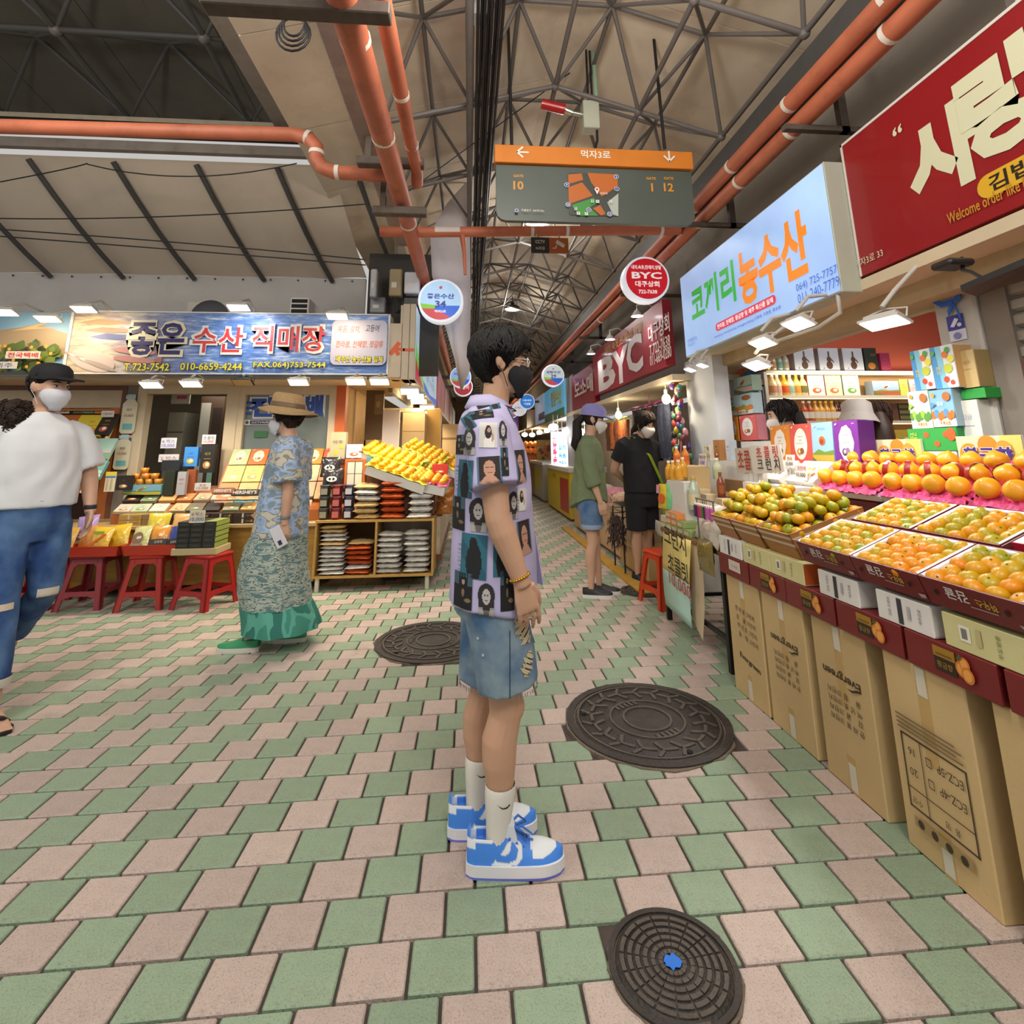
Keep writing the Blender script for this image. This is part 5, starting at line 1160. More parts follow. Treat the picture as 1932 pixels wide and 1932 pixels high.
# ================================================================== LEFT STALL
FV = dict(u=(1, 0, 0), v=(0, 0, 1))                 # a face looking at the camera side (-Y)
def cy(px, py, y): p = at_y(px, py, y); return (p.x, p.z)
def FY(y): return Fl((0, y - .0012, 0), **FV)
YS = 5.2
def sea_mat():
 m = bpy.data.materials.new('sea_print'); m.use_nodes = True; nt = m.node_tree; N = nt.nodes; L = nt.links; b = N['Principled BSDF']; tc = N.new('ShaderNodeTexCoord')
 mp = N.new('ShaderNodeMapping'); mp.inputs['Scale'].default_value = (2.2, 1, 12); L.new(tc.outputs['Object'], mp.inputs[0])
 nz = N.new('ShaderNodeTexNoise'); nz.inputs['Scale'].default_value = 2.2; nz.inputs['Detail'].default_value = 9; nz.inputs['Roughness'].default_value = .65; L.new(mp.outputs[0], nz.inputs['Vector'])
 cr = N.new('ShaderNodeValToRGB'); e = cr.color_ramp.elements; e[0].position = .3; e[0].color = (*lin('#2f4f9a'), 1); e[1].position = .7; e[1].color = (*lin('#d5dcea'), 1); k = e.new(.52); k.color = (*lin('#5f86c4'), 1); L.new(nz.outputs['Fac'], cr.inputs[0])
 sp = N.new('ShaderNodeSeparateXYZ'); L.new(tc.outputs['Object'], sp.inputs[0]); mr = N.new('ShaderNodeMapRange'); mr.inputs['From Min'].default_value = -2.6; mr.inputs['From Max'].default_value = -3.7; L.new(sp.outputs['X'], mr.inputs['Value'])
 mx = N.new('ShaderNodeMix'); mx.data_type = 'RGBA'; L.new(mr.outputs[0], mx.inputs['Factor']); L.new(cr.outputs[0], mx.inputs['A'])
 cr2 = N.new('ShaderNodeValToRGB'); e = cr2.color_ramp.elements; e[0].position = .35; e[0].color = (*lin('#8f7f86'), 1); e[1].position = .6; e[1].color = (*lin('#d6c193'), 1); L.new(nz.outputs['Fac'], cr2.inputs[0]); L.new(cr2.outputs[0], mx.inputs['B'])  # left end blends to cream: lamp light painted into the sea print
 L.new(mx.outputs['Result'], b.inputs['Base Color']); b.inputs['Roughness'].default_value = .4; return m
t = T('shop_sign', 'long sea blue shop sign with navy and red lettering over the left stall', 'sign')
x0, x1 = at_y(140, 600, YS).x, at_y(733, 600, YS).x
mb = MB(); mb.bx(x0, x1, YS, YS + .22, 2.055, 2.665, ch=.004); mb.build('board', sea_mat(), t)
mb = MB(); mb.bx(x0 - .005, x1 + .008, YS - .006, YS + .0, 2.045, 2.057); mb.bx(x0 - .005, x1 + .008, YS - .006, YS, 2.663, 2.675); mb.bx(x1 - .0, x1 + .02, YS - .006, YS + .22, 2.045, 2.675); stuff(mb.build('edge_trim', m_whitec, t))
f = FY(YS)
for k, (px, py, L_) in enumerate(((205, 609, .55), (215, 624, .55), (220, 636, .5))):
 a, b = cy(px, py, YS); f.poly([(a - L_ / 2, b), (a - L_ * .2, b + .035), (a + L_ * .2, b + .022), (a + L_ * .36, b + .004), (a + L_ * .5, b + .035), (a + L_ * .46, b), (a + L_ * .5, b - .03), (a + L_ * .36, b - .006), (a, b - .028), (a - L_ * .3, b - .02)], ('#a58a6a', '#8f7a66', '#4f5a8f')[k])
a, b = cy(175, 680, YS); f.ell(a, b, .22, .10, '#c2b0a6', rot=-.3)
for k in range(5): f.ell(a - .12 + .05 * k, b + .03 - .02 * k, .16, .022, ('#a8948c', '#cfc0b4')[k % 2], rot=-.35)
for dy in (0, -16): a, b = cy(255, 663 - dy, YS); f.ell(a, b, .20, .032, '#b5807a', rot=-.1); f.poly([(a + .17, b), (a + .26, b + .04), (a + .25, b - .05)], '#a06a68')
def outl(s, px0, px1, py, h, col, oc, ob=.065, ib=.025):
 a = cy(px0, py, YS); b = cy(px1, py, YS); c = ((a[0] + b[0]) / 2, (a[1] + b[1]) / 2); w = b[0] - a[0]
 f.text(s, c[0], c[1], h + .05, oc, w=w + .06, bold=ob); f.text(s, c[0], c[1], h, col, w=w, bold=ib)
outl('좋은', 246, 350, 640, .33, '#25215f', '#d8cfb0'); outl('수산', 366, 460, 642, .26, '#bf3038', '#d9d6cc', .06, .015); outl('직매장', 478, 615, 640, .26, '#bf3038', '#d9d6cc', .06, .015)
for s, px0, px1, py in (('T.723-7542', 237, 322, 693), ('010-6659-4244', 343, 459, 692), ('FAX.064)753-7544', 480, 616, 690)):
 a = cy(px0, py, YS); b = cy(px1, py, YS); w = b[0] - a[0]; f.text(s, (a[0] + b[0]) / 2, a[1], .085, '#2a2a30', w=w + .012, bold=.06); f.text(s, (a[0] + b[0]) / 2, a[1], .075, '#e0d43a', w=w, bold=.02)
a = cy(629, 605, YS); b = cy(729, 690, YS); f.rrect(a[0], b[1], b[0], a[1], .06, '#b5b4c6')
for s, px, py, w, c in (('옥돔, 갈치,', 660, 623, .22, '#c9622f'), ('고등어', 704, 621, .14, '#2a2530'), ('한라봉, 천혜향, 젓갈류', 680, 651, .46, '#cf6a3a')): p = cy(px, py, YS); f.text(s, p[0], p[1], .075, c, w=w, bold=.005, shear=.2)
p = cy(679, 679, YS); f.text('제주산 농수산물 일체', p[0], p[1], .07, '#26262c', w=.47, bold=.06); f.text('제주산 농수산물 일체', p[0], p[1], .062, '#e0d43a', w=.46, bold=.02)
f.build('lettering', t)
t = T('shop_sign', 'orchard and mountain picture sign at the left picture edge', 'sign'); xa = at_y(-60, 600, YS).x; xb = at_y(133, 600, YS).x
mb = MB(); mb.bx(xa, xb, YS, YS + .2, 2.06, 2.655, ch=.004); mb.build('board', M('sky_print', '#7fa6bd', .4, var=.15, vscale=2), t)
f = FY(YS); f.poly([(xa, 2.42), (xa + .5, 2.50), (xa + .75, 2.56), (xb - .25, 2.52), (xb, 2.44), (xb, 2.2), (xa, 2.2)], '#a08a6a'); f.poly([(xa + .4, 2.46), (xa + .75, 2.56), (xb - .3, 2.5), (xa + .8, 2.50)], '#c9a878'); q = random.Random(4)
for k in range(70): x = q.uniform(xa + .05, xb - .04); y = 2.06 + q.random() ** 1.5 * (.16 + .28 * max(0, (x - xa - .3) / (xb - xa))); f.blob(x, y + .03, q.uniform(.03, .06), q.choice(['#4f5f2a', '#66752f', '#3f4f26', '#7f8f3f']), 9, .3, seed=k)
for k in range(26): f.ell(q.uniform(xa + .05, xb - .04), 2.08 + q.random() * .22, .016, .016, '#d09a2f', 8)
f.rect(xb - .42, 2.17, xb - .12, 2.24, '#d9d2c4'); f.text('전국택배', xb - .27, 2.205, .05, '#c03a2a', w=.27, bold=.03); f.rect(xb - .54, 2.075, xb - .3, 2.14, '#d9d2c4'); f.text('제주', xb - .42, 2.107, .045, '#3a4f9a', w=.16); f.build('picture', t)
mb = MB(); mb.bx(xb + .002, x0 - .006, YS, YS + .2, 2.05, 2.665); tag(mb.build('post_cover', m_whitec), 'narrow white strip between the two left shop signs', 'panel')
# corner box and the lit alley side sign
t = T('corner_box', 'beige panelled sign box on the stall corner with an orange brush mark', 'box'); m_beige = M('beige_panel', '#b9ab96', .5, var=.04)
for a, b in ((-.825, -.70), (-.695, -.625), (-.62, -.565)): mb = MB(); mb.bx(a, b, YS, YS + .3, 2.0 if a > -.8 else 2.02, 2.79 if a > -.7 else 2.58, ch=.003); mb.build('panel', m_beige, t)
f = FY(YS); P = lambda a, b: cy(a, b, YS); f.line([P(737, 667), P(752, 648)], .045, '#c9521f'); f.line([P(744, 657), P(751, 668)], .04, '#c9521f'); f.line([P(750, 658), P(762, 660), P(780, 660)], .028, '#c9521f'); f.build('brush_mark', t)
t = T('lightbox_sign', 'lit pale blue sign with green and red swoosh along the left alley side', 'sign'); XS = -.562
mb = MB(); mb.bx(XS - .16, XS - .004, 5.22, 8.7, 2.0, 2.78); mb.build('box', m_beige, t)
mb = MB(); mb.bx(XS - .006, XS, 5.24, 8.68, 2.01, 2.77); mb.build('panel', M('backlit_pale', '#b5cddd', .4, var=.15, vscale=1.5, emit=.4), t)
f = Fl((XS + .001, 0, 0), (0, 1, 0), (0, 0, 1)); f.poly([(5.24, 2.40), (5.8, 2.2), (6.6, 2.06), (6.9, 2.01), (5.24, 2.01)], '#6fc25a'); f.poly([(5.24, 2.25), (5.7, 2.12), (6.3, 2.01), (5.24, 2.01)], '#b8404a'); f.poly([(6.2, 2.12), (7.2, 2.05), (8.68, 2.12), (8.68, 2.01), (6.4, 2.01)], '#3f62c9'); f.text('좋은수산', 7.2, 2.42, .22, '#5a6a9a', w=1.4); f.text('제주산 농수산물', 7.3, 2.22, .1, '#5a6a9a', w=1.3); f.build('lettering', t, GLOWP)
# utility boxes over the corner
for lab, px0, px1, pt, pb, col, y in (('tan meter box on the wall above the stall corner', 733, 759, 507, 558, '#9a8a68', 5.35), ('white junction box beside the tan meter box', 762, 792, 513, 553, '#c9ccd4', 5.35), ('narrow white speaker box above the left sign', 697, 712, 507, 560, '#b9babd', 5.35), ('grey fuse box low behind the left sign', 697, 727, 560, 590, '#8f9094', 5.5)):
 a = at_y(px0, pb, y); b = at_y(px1, pt, y); t = T('junction_box', lab, 'box', (a.x, y, a.z)); mb = MB(); mb.bx(0, b.x - a.x, 0, .12, 0, b.z - a.z, ch=.012); mb.build('case', cm(col), t); f = Fl((0, -.001, 0), **FV); w, h = b.x - a.x, b.z - a.z; f.rect(w * .2, h * .3, w * .6, h * .5, '#d2cfc6'); f.build('sticker', t)
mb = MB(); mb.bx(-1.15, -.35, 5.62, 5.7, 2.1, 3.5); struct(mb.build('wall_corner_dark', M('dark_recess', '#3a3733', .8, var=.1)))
t = T('wires', 'tangle of thin black wires behind the corner box', 'cable')
for k in range(7): mb = MB(); q = random.Random(k + 40); mb.tube([(-.95 + .09 * k, 5.45, 3.2 - q.random() * .3), (-.85 + .07 * k, 5.42, 2.9 + q.uniform(-.1, .1)), (-.72 + q.uniform(-.1, .1), 5.44, 2.75), (-.6 + q.uniform(-.1, .2), 5.4, 2.9)], .006, 5); mb.build('wire', m_cable, t)
t = T('aircon_unit', 'white air conditioner grille box on top of the left sign', 'air conditioner', at_y(546, 592, 5.35)); mb = MB(); mb.bx(0, .19, 0, .35, -.02, .18, ch=.01); mb.build('case', m_whitec, t)
for r in range(3): mb = MB(); mb.bx(.015, .175, -.004, .002, .01 + .055 * r, .05 + .055 * r); mb.build('grille_slot', m_dark, t)
t = T('aircon_unit', 'beige outdoor fan unit half hidden behind the left sign', 'air conditioner', at_y(350, 592, 5.5)); mb = MB(); mb.bx(0, .55, 0, .25, -.35, .14, ch=.01); mb.build('case', cm('#b5b0a4'), t); mb = MB(); mb.lathe([(0, 0), (.2, 0), (.2, .01)], 24, (.25, -.004, -.05), rot=Matrix.Rotation(PI / 2, 3, 'X')); mb.build('fan_grille', cm('#5a5a5c'), t)
# floodlights
WARM = (1, .74, .42)
for lab, px, py, y, warm, pw, on in (('amber floodlight above the orchard sign', 90, 602, 4.85, True, 10, True), ('amber floodlight above the left end of the sea blue sign', 158, 584, 4.85, True, 10, True), ('white floodlight above the middle of the sea blue sign', 450, 581, 4.85, False, 12, True), ('amber floodlight above the right end of the sea blue sign', 636, 597, 4.85, True, 10, True), ('amber floodlight at the left picture edge above the orchard sign', 8, 590, 4.85, True, 6, True)):
 p = at_y(px, py, y); flood(lab, p, 0, -.35, warm, .20, .11, power=pw, target=(p.x, YS + .1, 2.3), on=on, arm=[p + Vector((0, .03, .07)), p + Vector((0, .2, .14)), Vector((p.x, YS + .06, 2.67))])
for lab, px, py, y, warm, pw, on in (('white floodlight under the sea blue sign beside the doorway', 285, 727, 5.15, False, 20, True), ('amber floodlight under the sea blue sign in the doorway', 360, 725, 5.15, True, 22, True), ('dark floodlight switched off under the sea blue sign', 458, 722, 5.15, True, 0, False),
  ('amber floodlight under the sea blue sign before the window', 563, 722, 5.15, True, 24, True), ('left one of two amber floodlights near the stall corner', 671, 721, 5.15, True, 24, True), ('right one of two amber floodlights near the stall corner', 716, 721, 5.15, True, 24, True), ('bright white lamp first in the row along the alley side', 773, 739, 5.3, False, 26, True),
  ('white lamp second in the row along the left alley side', 784, 748, 5.9, False, 0, True), ('white lamp third in the row along the left alley side', 790, 758, 6.3, True, 26, True), ('small lamp fourth in the row along the left alley side', 806, 769, 7.6, True, 0, True), ('small lamp last in the row along the left alley side', 814, 779, 8.2, True, 30, True)):
 p = at_y(px, py, y); flood(lab, p, 0, -.45, warm, .19 * (y / 5.15) ** .3, .11, case=None if on else m_lampdark, power=pw, target=(p.x + (.0 if y < 5.25 else -.2), p.y + .2, .8), on=on, arm=[p + Vector((0, 0, .07)), p + Vector((0, .1, .12)), Vector((p.x, p.y + .2, 2.04))])
# shop front: structure
YW = 5.95
m_white_fr = M('cream_frame', '#cdbd9f', .5, var=.05, stretch=(1, 1, .3)); m_brownfr = M('brown_frame', '#6b3f24', .5, var=.12, stretch=(1, 1, .3))
sbox('wall_left_soffit', (-5.2, -.6, 5.4, 6.1, 2.02, 2.06), m_cream)
def fy(px, y=YW): return at_y(px, 800, y).x
sbox('wall_left_post', (fy(238), fy(257), YW - .05, YW + .05, 0, 2.02), M('grey_post', '#7d7468', .6, var=.08))
d1 = struct(T('door_2', None, None)); xd0, xd1 = fy(258), fy(443)
for a, b in ((xd0, xd0 + .10), (xd1 - .09, xd1 + .04)): mb = MB(); mb.bx(a, b, YW - .06, YW + .06, 0, 2.02, ch=.006); mb.build('jamb', m_white_fr, d1)
mb = MB(); mb.bx(xd0, xd1, YW - .05, YW + .05, 1.93, 2.02); mb.build('head', m_white_fr, d1)
w2 = struct(T('window_2', None, None)); xw0, xw1 = fy(446), fy(634)
for a in (xw0, (xw0 + xw1) / 2 - .04, xw1 - .08): mb = MB(); mb.bx(a, a + .09, YW - .05, YW + .05, .9, 2.02, ch=.006); mb.build('stile', m_white_fr, w2)
for a, b in ((1.92, 2.02), (.9, 1.0)): mb = MB(); mb.bx(xw0, xw1, YW - .045, YW + .045, a, b); mb.build('rail', m_white_fr, w2)
mb = MB(); mb.bx(xw0, xw1, YW, YW + .008, 1.0, 1.92); mb.build('pane', M('shop_glass', '#6f7a78', .06, var=.15, vscale=3, coat=.6), w2)
f = FY(YW - .002); 
for s, px0, px1, py, h in (('전', 472, 515, 768, .22), ('배', 576, 610, 765, .24)):
 a, b = cy(px0, py, YW), cy(px1, py, YW); f.text(s, (a[0] + b[0]) / 2, a[1], h + .04, '#d5d5cf', w=b[0] - a[0] + .05, bold=.06); f.text(s, (a[0] + b[0]) / 2, a[1], h, '#23479a', w=b[0] - a[0], bold=.05)
for dz in (-.06, .0, .06): a = cy(466, 770, YW); f.rect(a[0] - .06, a[1] + dz - .014, a[0] + .05, a[1] + dz + .014, '#23479a')
a = cy(490, 797, YW); f.rrect(a[0] - .16, a[1] - .028, a[0] + .16, a[1] + .028, .012, '#d5d5cf'); f.rect(a[0] - .10, a[1] - .022, a[0] + .155, a[1] + .022, '#2b2a5a'); f.ell(a[0] - .13, a[1], .02, .02, '#3a3a4a'); f.text('CCTV녹화중', a[0] + .03, a[1], .025, '#d5d5cf', w=.22, bold=.02)
a = cy(480, 822, YW); f.rect(a[0], a[1] - .02, a[0] + .14, a[1] + .05, '#2f6a3f'); f.build('window_lettering', w2)
sbox('wall_left_orange_post', (fy(634), fy(652), YW - .06, YW + .06, 0, 2.02), M('orange_post', '#c9642a', .5, var=.06))
sbox('wall_left_below', (xw0 - .02, xw1, YW - .03, YW + .03, 0, .9), m_cream)
sbox('wall_left_inner', (-5.2, -1.5, 7.6, 7.7, 0, 2.6), M('inner_wall', '#8a7f66', .8, var=.08))
sbox('ceiling_left_shop', (-5.2, -.9, YW, 7.7, 2.08, 2.12), m_cream)
area_light('left_shop_light', (-2.9, 6.6, 2.05), (-2.9, 6.9, 0), .8, 9, (1, .93, .8))
# interior seen through the doorway
def yb(px0, px1, pt, pb, y): a = at_y(px0, pb, y); b = at_y(px1, pt, y); return a, b
def slab(name, lab, cat, px0, px1, pt, pb, y, dep, col, art=None, group=None, floor_=False):
 a, b = yb(px0, px1, pt, pb, y); a.z = 0 if floor_ else a.z; return gbox(name, lab, ((a.x + b.x) / 2, y + dep / 2, a.z), 0, (b.x - a.x, dep, b.z - a.z), col, art, 0, group, cat)
slab('kimchi_fridge', 'grey fridge standing inside the left shop doorway', 'fridge', 301, 350, 778, 925, 6.7, .5, '#8f8c7c', lambda f, w, h: (f.rect(-w / 2, h * .86, w / 2, h * .87, '#55534a'), f.rect(-w * .3, h * .55, w * .3, h * .58, '#7a2a24'), f.rect(-w * .2, h * .66, 0, h * .665, '#55534a')), None, True)
slab('brown_cabinet', 'brown cabinet with papers inside the left shop doorway', 'cabinet', 360, 425, 748, 925, 6.6, .4, '#4a3220', lambda f, w, h: (f.rect(-w * .46, h * .66, -w * .05, h * .96, '#aaa89c'), f.rect(-w * .46, h * .28, -w * .08, h * .62, '#a5a6a0'), f.rect(w * .05, h * .68, w * .45, h * .93, '#2a1c12'), f.rect(w * .05, h * .45, w * .3, h * .6, '#7fb09a'), f.rect(w * .05, h * .36, w * .45, h * .62, '#2a1c12'), f.rect(w * .08, h * .42, w * .3, h * .58, '#7fb09a')), None, True)
slab('notice_board', 'pink and white notice hanging in the left shop doorway', 'notice', 322, 362, 718, 762, 6.2, .02, '#b9b2a4', lambda f, w, h: (f.rect(-w * .2, h * .2, w * .35, h * .95, '#c9a0a0'), f.rect(-w * .2, h * .2, w * .35, h * .35, '#b0506a')))
# left cabinet with sloped gift boxes
sbox('wall_left_cabinet', (-5.4, fy(234), YW + .35, YW + .42, 0, 2.05), M('cabinet_back', '#5a3018', .6, var=.12))
t = T('display_cabinet', 'tall orange brown cabinet of gift boxes at the left edge', 'cabinet')
x_c1 = fy(228)
mb = MB(); mb.bx(-5.3, x_c1 + .05, YW - .02, YW + .05, 1.78, 1.97); mb.build('top_panel', m_cream, t); mb = MB(); mb.bx(-5.3, x_c1 + .08, YW - .04, YW + .05, 1.97, 2.03); mb.build('cornice', m_brownfr, t)
m_or_wood = M('orange_wood', '#b0652a', .5, var=.12, stretch=(1, 1, .3))
mb = MB(); mb.bx(x_c1 - .10, x_c1, YW - .04, YW + .35, 0, 1.78); mb.build('side_post', m_or_wood, t)
mb = MB(); mb.bx(x_c1 + .0, x_c1 + .05, YW - .05, YW + .35, 0, 2.0); mb.build('outer_post', m_brownfr, t)
for z in (1.46, 1.76, 1.30): mb = MB(); mb.bx(-5.3, x_c1 - .1, YW - .02, YW + .35, z - .012, z + .012); mb.build('shelf', m_or_wood, t)
for k, (px0, px1, pt, pb, col, art, lab) in enumerate(((-20, 30, 742, 780, '#cbb83a', art_plain('#cbb83a', '#5a7a3a'), 'yellow box on the top cabinet shelf at the left edge'), (97, 136, 747, 780, '#7a9a9a', art_fruit('#7fa6a8', '#d9a03a', '#4f7a7a'), 'teal fruit picture box on the cabinet shelf'), (138, 182, 742, 780, '#8fae9f', art_land('#8fae9f', '#6f9a7a', '#c9a0a0', '#c24a3a'), 'mint picture box on the cabinet shelf'), (178, 218, 755, 780, '#d0924a', art_plain('#d0924a', '#a8602a'), 'orange box at the right end of the cabinet shelf'))):
 slab('gift_box', lab, 'gift box', px0, px1, pt, pb, YW + .02, .1, col, art)
TL = math.radians(38)
def sloped(px, py, y, w, h, col, art, lab, group=None, tilt=TL, d=.035, rz=0.0):
 p = at_y(px, py, y); return gbox('gift_box', lab, p, rz, (w, d, h), col, art, tilt, group)
t = T('slanted_rack', 'cream slanted rack edge holding the yellow and mint boxes', 'rack'); a, b = at_y(218, 782, 5.85), at_y(150, 930, 5.45); mb = MB(); mb.prism([a, a + Vector((.035, 0, 0)), b + Vector((.035, 0, 0)), b], (0, .02, .0)); mb.build('edge_rail', M('cream_rail', '#d6c583', .5, var=.05), t)
mb = MB(); mb.prism([a + Vector((-.01, .04, 0)), a + Vector((-1.6, .04, 0)), b + Vector((-1.6, .04, 0)), b + Vector((-.01, .04, 0))], (0, .02, 0)); mb.build('slope_board', m_or_wood, t)
for px, py, y, w, h, col, art, lab in ((160, 824, 5.72, .30, .26, '#d2bc3a', art_plain('#d2bc3a', '#8a6a2a', '제주', '#c98a3a'), 'large yellow box leaning on the slanted rack'), (190, 822, 5.72, .15, .26, '#2c2722', art_plain('#2c2722', '#a8923a', '제주', '#b55a4a'), 'black box with gold lettering leaning on the slanted rack'), (165, 868, 5.58, .38, .24, '#8fb0a0', art_land('#93b3a4', '#6f9a7a', '#c9a0a0', '#c24a3a'), 'mint picture box leaning in the slanted rack middle row'), (150, 905, 5.47, .36, .20, '#5f9490', art_fruit('#6fa09a', '#a8c4b4', '#3f7a74'), 'teal box leaning in the slanted rack bottom row')):
 sloped(px, py, y, w, h, col, art, lab, tilt=.55)
for k, (pt, pb, px, lab) in enumerate(((744, 818, 238, 'tall cream bottle shaped price board on the cabinet post, upper'), (820, 886, 226, 'tall cream bottle shaped price board on the cabinet post, lower'))):
 a = at_y(px, pb, 5.86); b = at_y(px, pt, 5.86); h = b.z - a.z; t = T('price_board', lab, 'price sign', a); mb = MB(); mb.prism([(x * .075, 0, z * h) for x, z in ((-.7, 0), (.7, 0), (1, .06), (1, .75), (.45, .88), (.45, 1), (-.45, 1), (-.45, .88), (-1, .75), (-1, .06))], (0, .012, 0)); mb.build('board', cm('#d3cdb0'), t)
 f = Fl((0, -.001, 0), **FV); f.rect(-.05, h * .1, .05, h * .25, '#6fb0b0'); f.text('10,000', 0, h * .45, .03, '#b0403a', w=.09); f.text('제주', 0, h * .6, .03, '#7a6a5a'); f.rect(-.05, h * .88, .05, h * .98, '#a8c9d4'); f.build('print', t)
slab('card_stickers', 'payment stickers on the grey door post', 'sticker', 240, 256, 803, 836, YW - .056, .004, '#c9c4ba', lambda f, w, h: (f.rect(-w / 2, h * .45, w / 2, h * .55, '#b0303a'), f.rect(-w * .3, h * .65, w * .3, h * .85, '#3a3430'), f.rect(-w * .3, h * .1, w * .3, h * .3, '#6a6460')))
# ---- counter with chocolate boxes
cw = T('stall_counter', 'yellow plywood counter of the left stall behind the stools', 'counter', (0, 0, 0)); m_ply = M('plywood_yellow', '#a57c34', .55, var=.2, vscale=4, stretch=(1.2, 1, 9))
mb = MB(); mb.bx(-4.6, -1.46, 5.33, 5.9, .10, .60); mb.build('body', m_ply, cw); mb = MB(); mb.bx(-4.62, -1.46, 5.27, 5.9, .60, .635, ch=.004); mb.build('top', M('counter_top', '#b59a6a', .5, var=.08), cw)
for x in (-4.4, -2.4): mb = MB(); mb.bx(x, x + .06, 5.4, 5.46, 0, .1); mb.build('foot', m_brownfr, cw)
q = random.Random(9)
for i in range(8):
 x = -3.15 + .205 * i; col = ('#b5924a', '#8f7448', '#3a2a20', '#3a2a20', '#3a2a20', '#3a2a20', '#2f2f2a', '#2c2c28')[i]
 for z in (.636, .686): 
  gbox('chocolate_box', '%s box in the left counter front row, %s from left, %s layer' % ('tan' if i < 2 else 'dark', ordn(i), 'lower' if z < .65 else 'upper'), (x, 5.36, z), 0, (.20, .14, .048), col, lambda f, w, h, c=col: (f.rect(-w * .1, h * .1, -w * .02, h * .9, '#c9c2b8'), f.rect(.02, h * .4, w * .4, h * .55, '#7a6a58'), f.ell(w * .36, h * .5, w * .05, h * .25, '#a8843a')), 0, 'boxes in the front row on the left counter')
mats_t = ['#c9c2b0', '#d0a060', '#7a6f5a', '#b5bfa0', '#c98a55', '#3a3430', '#d2cbb8', '#c9b090', '#8f9a7a', '#d0b58a']
for r in range(2):
 for i in range(11):
  x = -3.3 + .165 * i + q.uniform(-.01, .01); z = .74 + .085 * r; y = 5.40 + .12 * r; col = mats_t[(i * 3 + r * 5) % 10]
  gbox('snack_box', 'small snack box lying on the left counter, %s in %s row' % (ordn(i), ('first', 'second')[r]), (x, y, z), q.uniform(-.15, .15), (.145, .03, .11), col, art_plain(col, ('#8a4a3a', '#4a5a8a', '#3a3a3a')[i % 3], '제주', ('#c9803a', '#7a9a4a', None)[i % 3]), 1.0, 'small boxes lying on the left counter')
t = T('counter_step', 'low step board under the goods on the left counter', 'riser', (0, 0, 0)); mb = MB(); mb.prism([(-3.4, 5.42, .637), (-3.4, 5.9, .637), (-3.4, 5.9, .95), (-3.4, 5.60, .83), (-3.4, 5.42, .737)], (1.95, 0, 0)); mb.build('board', m_or_wood, t)
p = at_y(463, 935, 5.42); gbox('chocolate_bar', 'dark chocolate bar box with white capitals on the left counter', p, 0, (.26, .05, .055), '#33291f', lambda f, w, h: f.text("HERSHEY'S", 0, h * .5, h * .62, '#c9c3ba', w=w * .86, bold=.03), .3)
p = at_y(421, 932, 5.42); gbox('chocolate_bar', 'orange brown chocolate bar box beside the dark one', p, 0, (.2, .05, .055), '#8f5a3a', lambda f, w, h: f.text("HERSHEY'S", 0, h * .5, h * .5, '#d6cfc4', w=w * .8, bold=.02), .3)
# upright things in the back row
for lab, nm, cat, px0, px1, pt, pb, y, dep, col, art in (
  ('blue box standing in the left shop doorway', 'gift_box', 'gift box', 345, 375, 843, 880, 5.7, .05, '#3f86cf', art_plain('#3f86cf', '#2a5a8f', '제주', '#c9b03a')), ('black box with gold lettering in the doorway', 'gift_box', 'gift box', 375, 407, 838, 892, 5.7, .05, '#242320', art_plain('#242320', '#a8923a', '제주', '#b5803a')),
  ('tall dark green bottle box on the left counter', 'gift_box', 'gift box', 306, 331, 888, 935, 5.55, .07, '#232a1a', None), ('slim grey box with red crest beside the dark green box', 'gift_box', 'gift box', 331, 352, 890, 934, 5.53, .05, '#a5a3a4', art_plain('#a8a6a8', '#a85a5a')), ('tall rust box leaning beside the slim grey box', 'gift_box', 'gift box', 348, 370, 886, 934, 5.6, .05, '#8f4a2a', None),
  ('yellow blue price list standing on the left counter', 'price_list', 'price sign', 195, 220, 890, 928, 5.5, .01, '#d2cba8', lambda f, w, h: (f.rect(-w / 2, h * .8, w / 2, h, '#d9c33a'), f.rect(-w / 2, h * .7, w / 2, h * .78, '#4a7ab0'), [f.rect(-w * .35 + w * .4 * k, h * .1, -w * .15 + w * .4 * k, h * .65, '#b5a58a') for k in range(2)])), ('black framed picture box on the left counter', 'gift_box', 'gift box', 217, 250, 897, 925, 5.5, .04, '#241f1a', art_plain('#241f1a', '#6a5a3a', '제주', '#a87a4a')),
  ('glossy black snack pack by the doorway', 'snack_pack', 'snack bag', 303, 340, 868, 888, 5.62, .06, '#1f2226', None), ('price card lettered 6 in the doorway', 'price_card', 'price sign', 302, 334, 826, 846, 5.72, .006, '#c9c9c9', lambda f, w, h: (f.text('6 박스', 0, h * .68, h * .36, '#3a3a7a', w=w * .8), f.text('10,000', 0, h * .25, h * .34, '#3a3ab0', w=w * .8))), ('price card lettered 2 under the first one in the doorway', 'price_card', 'price sign', 298, 338, 857, 872, 5.7, .006, '#c4c2c2', lambda f, w, h: (f.text('2 박스', 0, h * .5, h * .5, '#8a3a4a', w=w * .8))), ('price card above the black box in the doorway', 'price_card', 'price sign', 380, 408, 820, 838, 5.69, .006, '#c9c9cc', lambda f, w, h: (f.text('초콜릿', 0, h * .65, h * .35, '#2a3a7a', w=w * .8), f.text('10,000', 0, h * .25, h * .3, '#b03a3a', w=w * .7))), ('white price card with red script on the left counter boxes', 'price_card', 'price sign', 366, 398, 911, 926, 5.46, .006, '#cfccc4', lambda f, w, h: (f.text('10,000', 0, h * .3, h * .35, '#a83a3a', w=w * .7), f.text('초코', 0, h * .72, h * .3, '#a83a3a', w=w * .4))),
  ('price card over the yellow box on the slanted rack', 'price_card', 'price sign', 190, 216, 775, 787, 5.8, .006, '#cfc9bd', lambda f, w, h: f.text('선물세트', 0, h * .5, h * .4, '#7a3a3a', w=w * .8))):
 slab(nm, lab, cat, px0, px1, pt, pb, y, dep, col, art)
p = at_y(274, 910, 5.6)
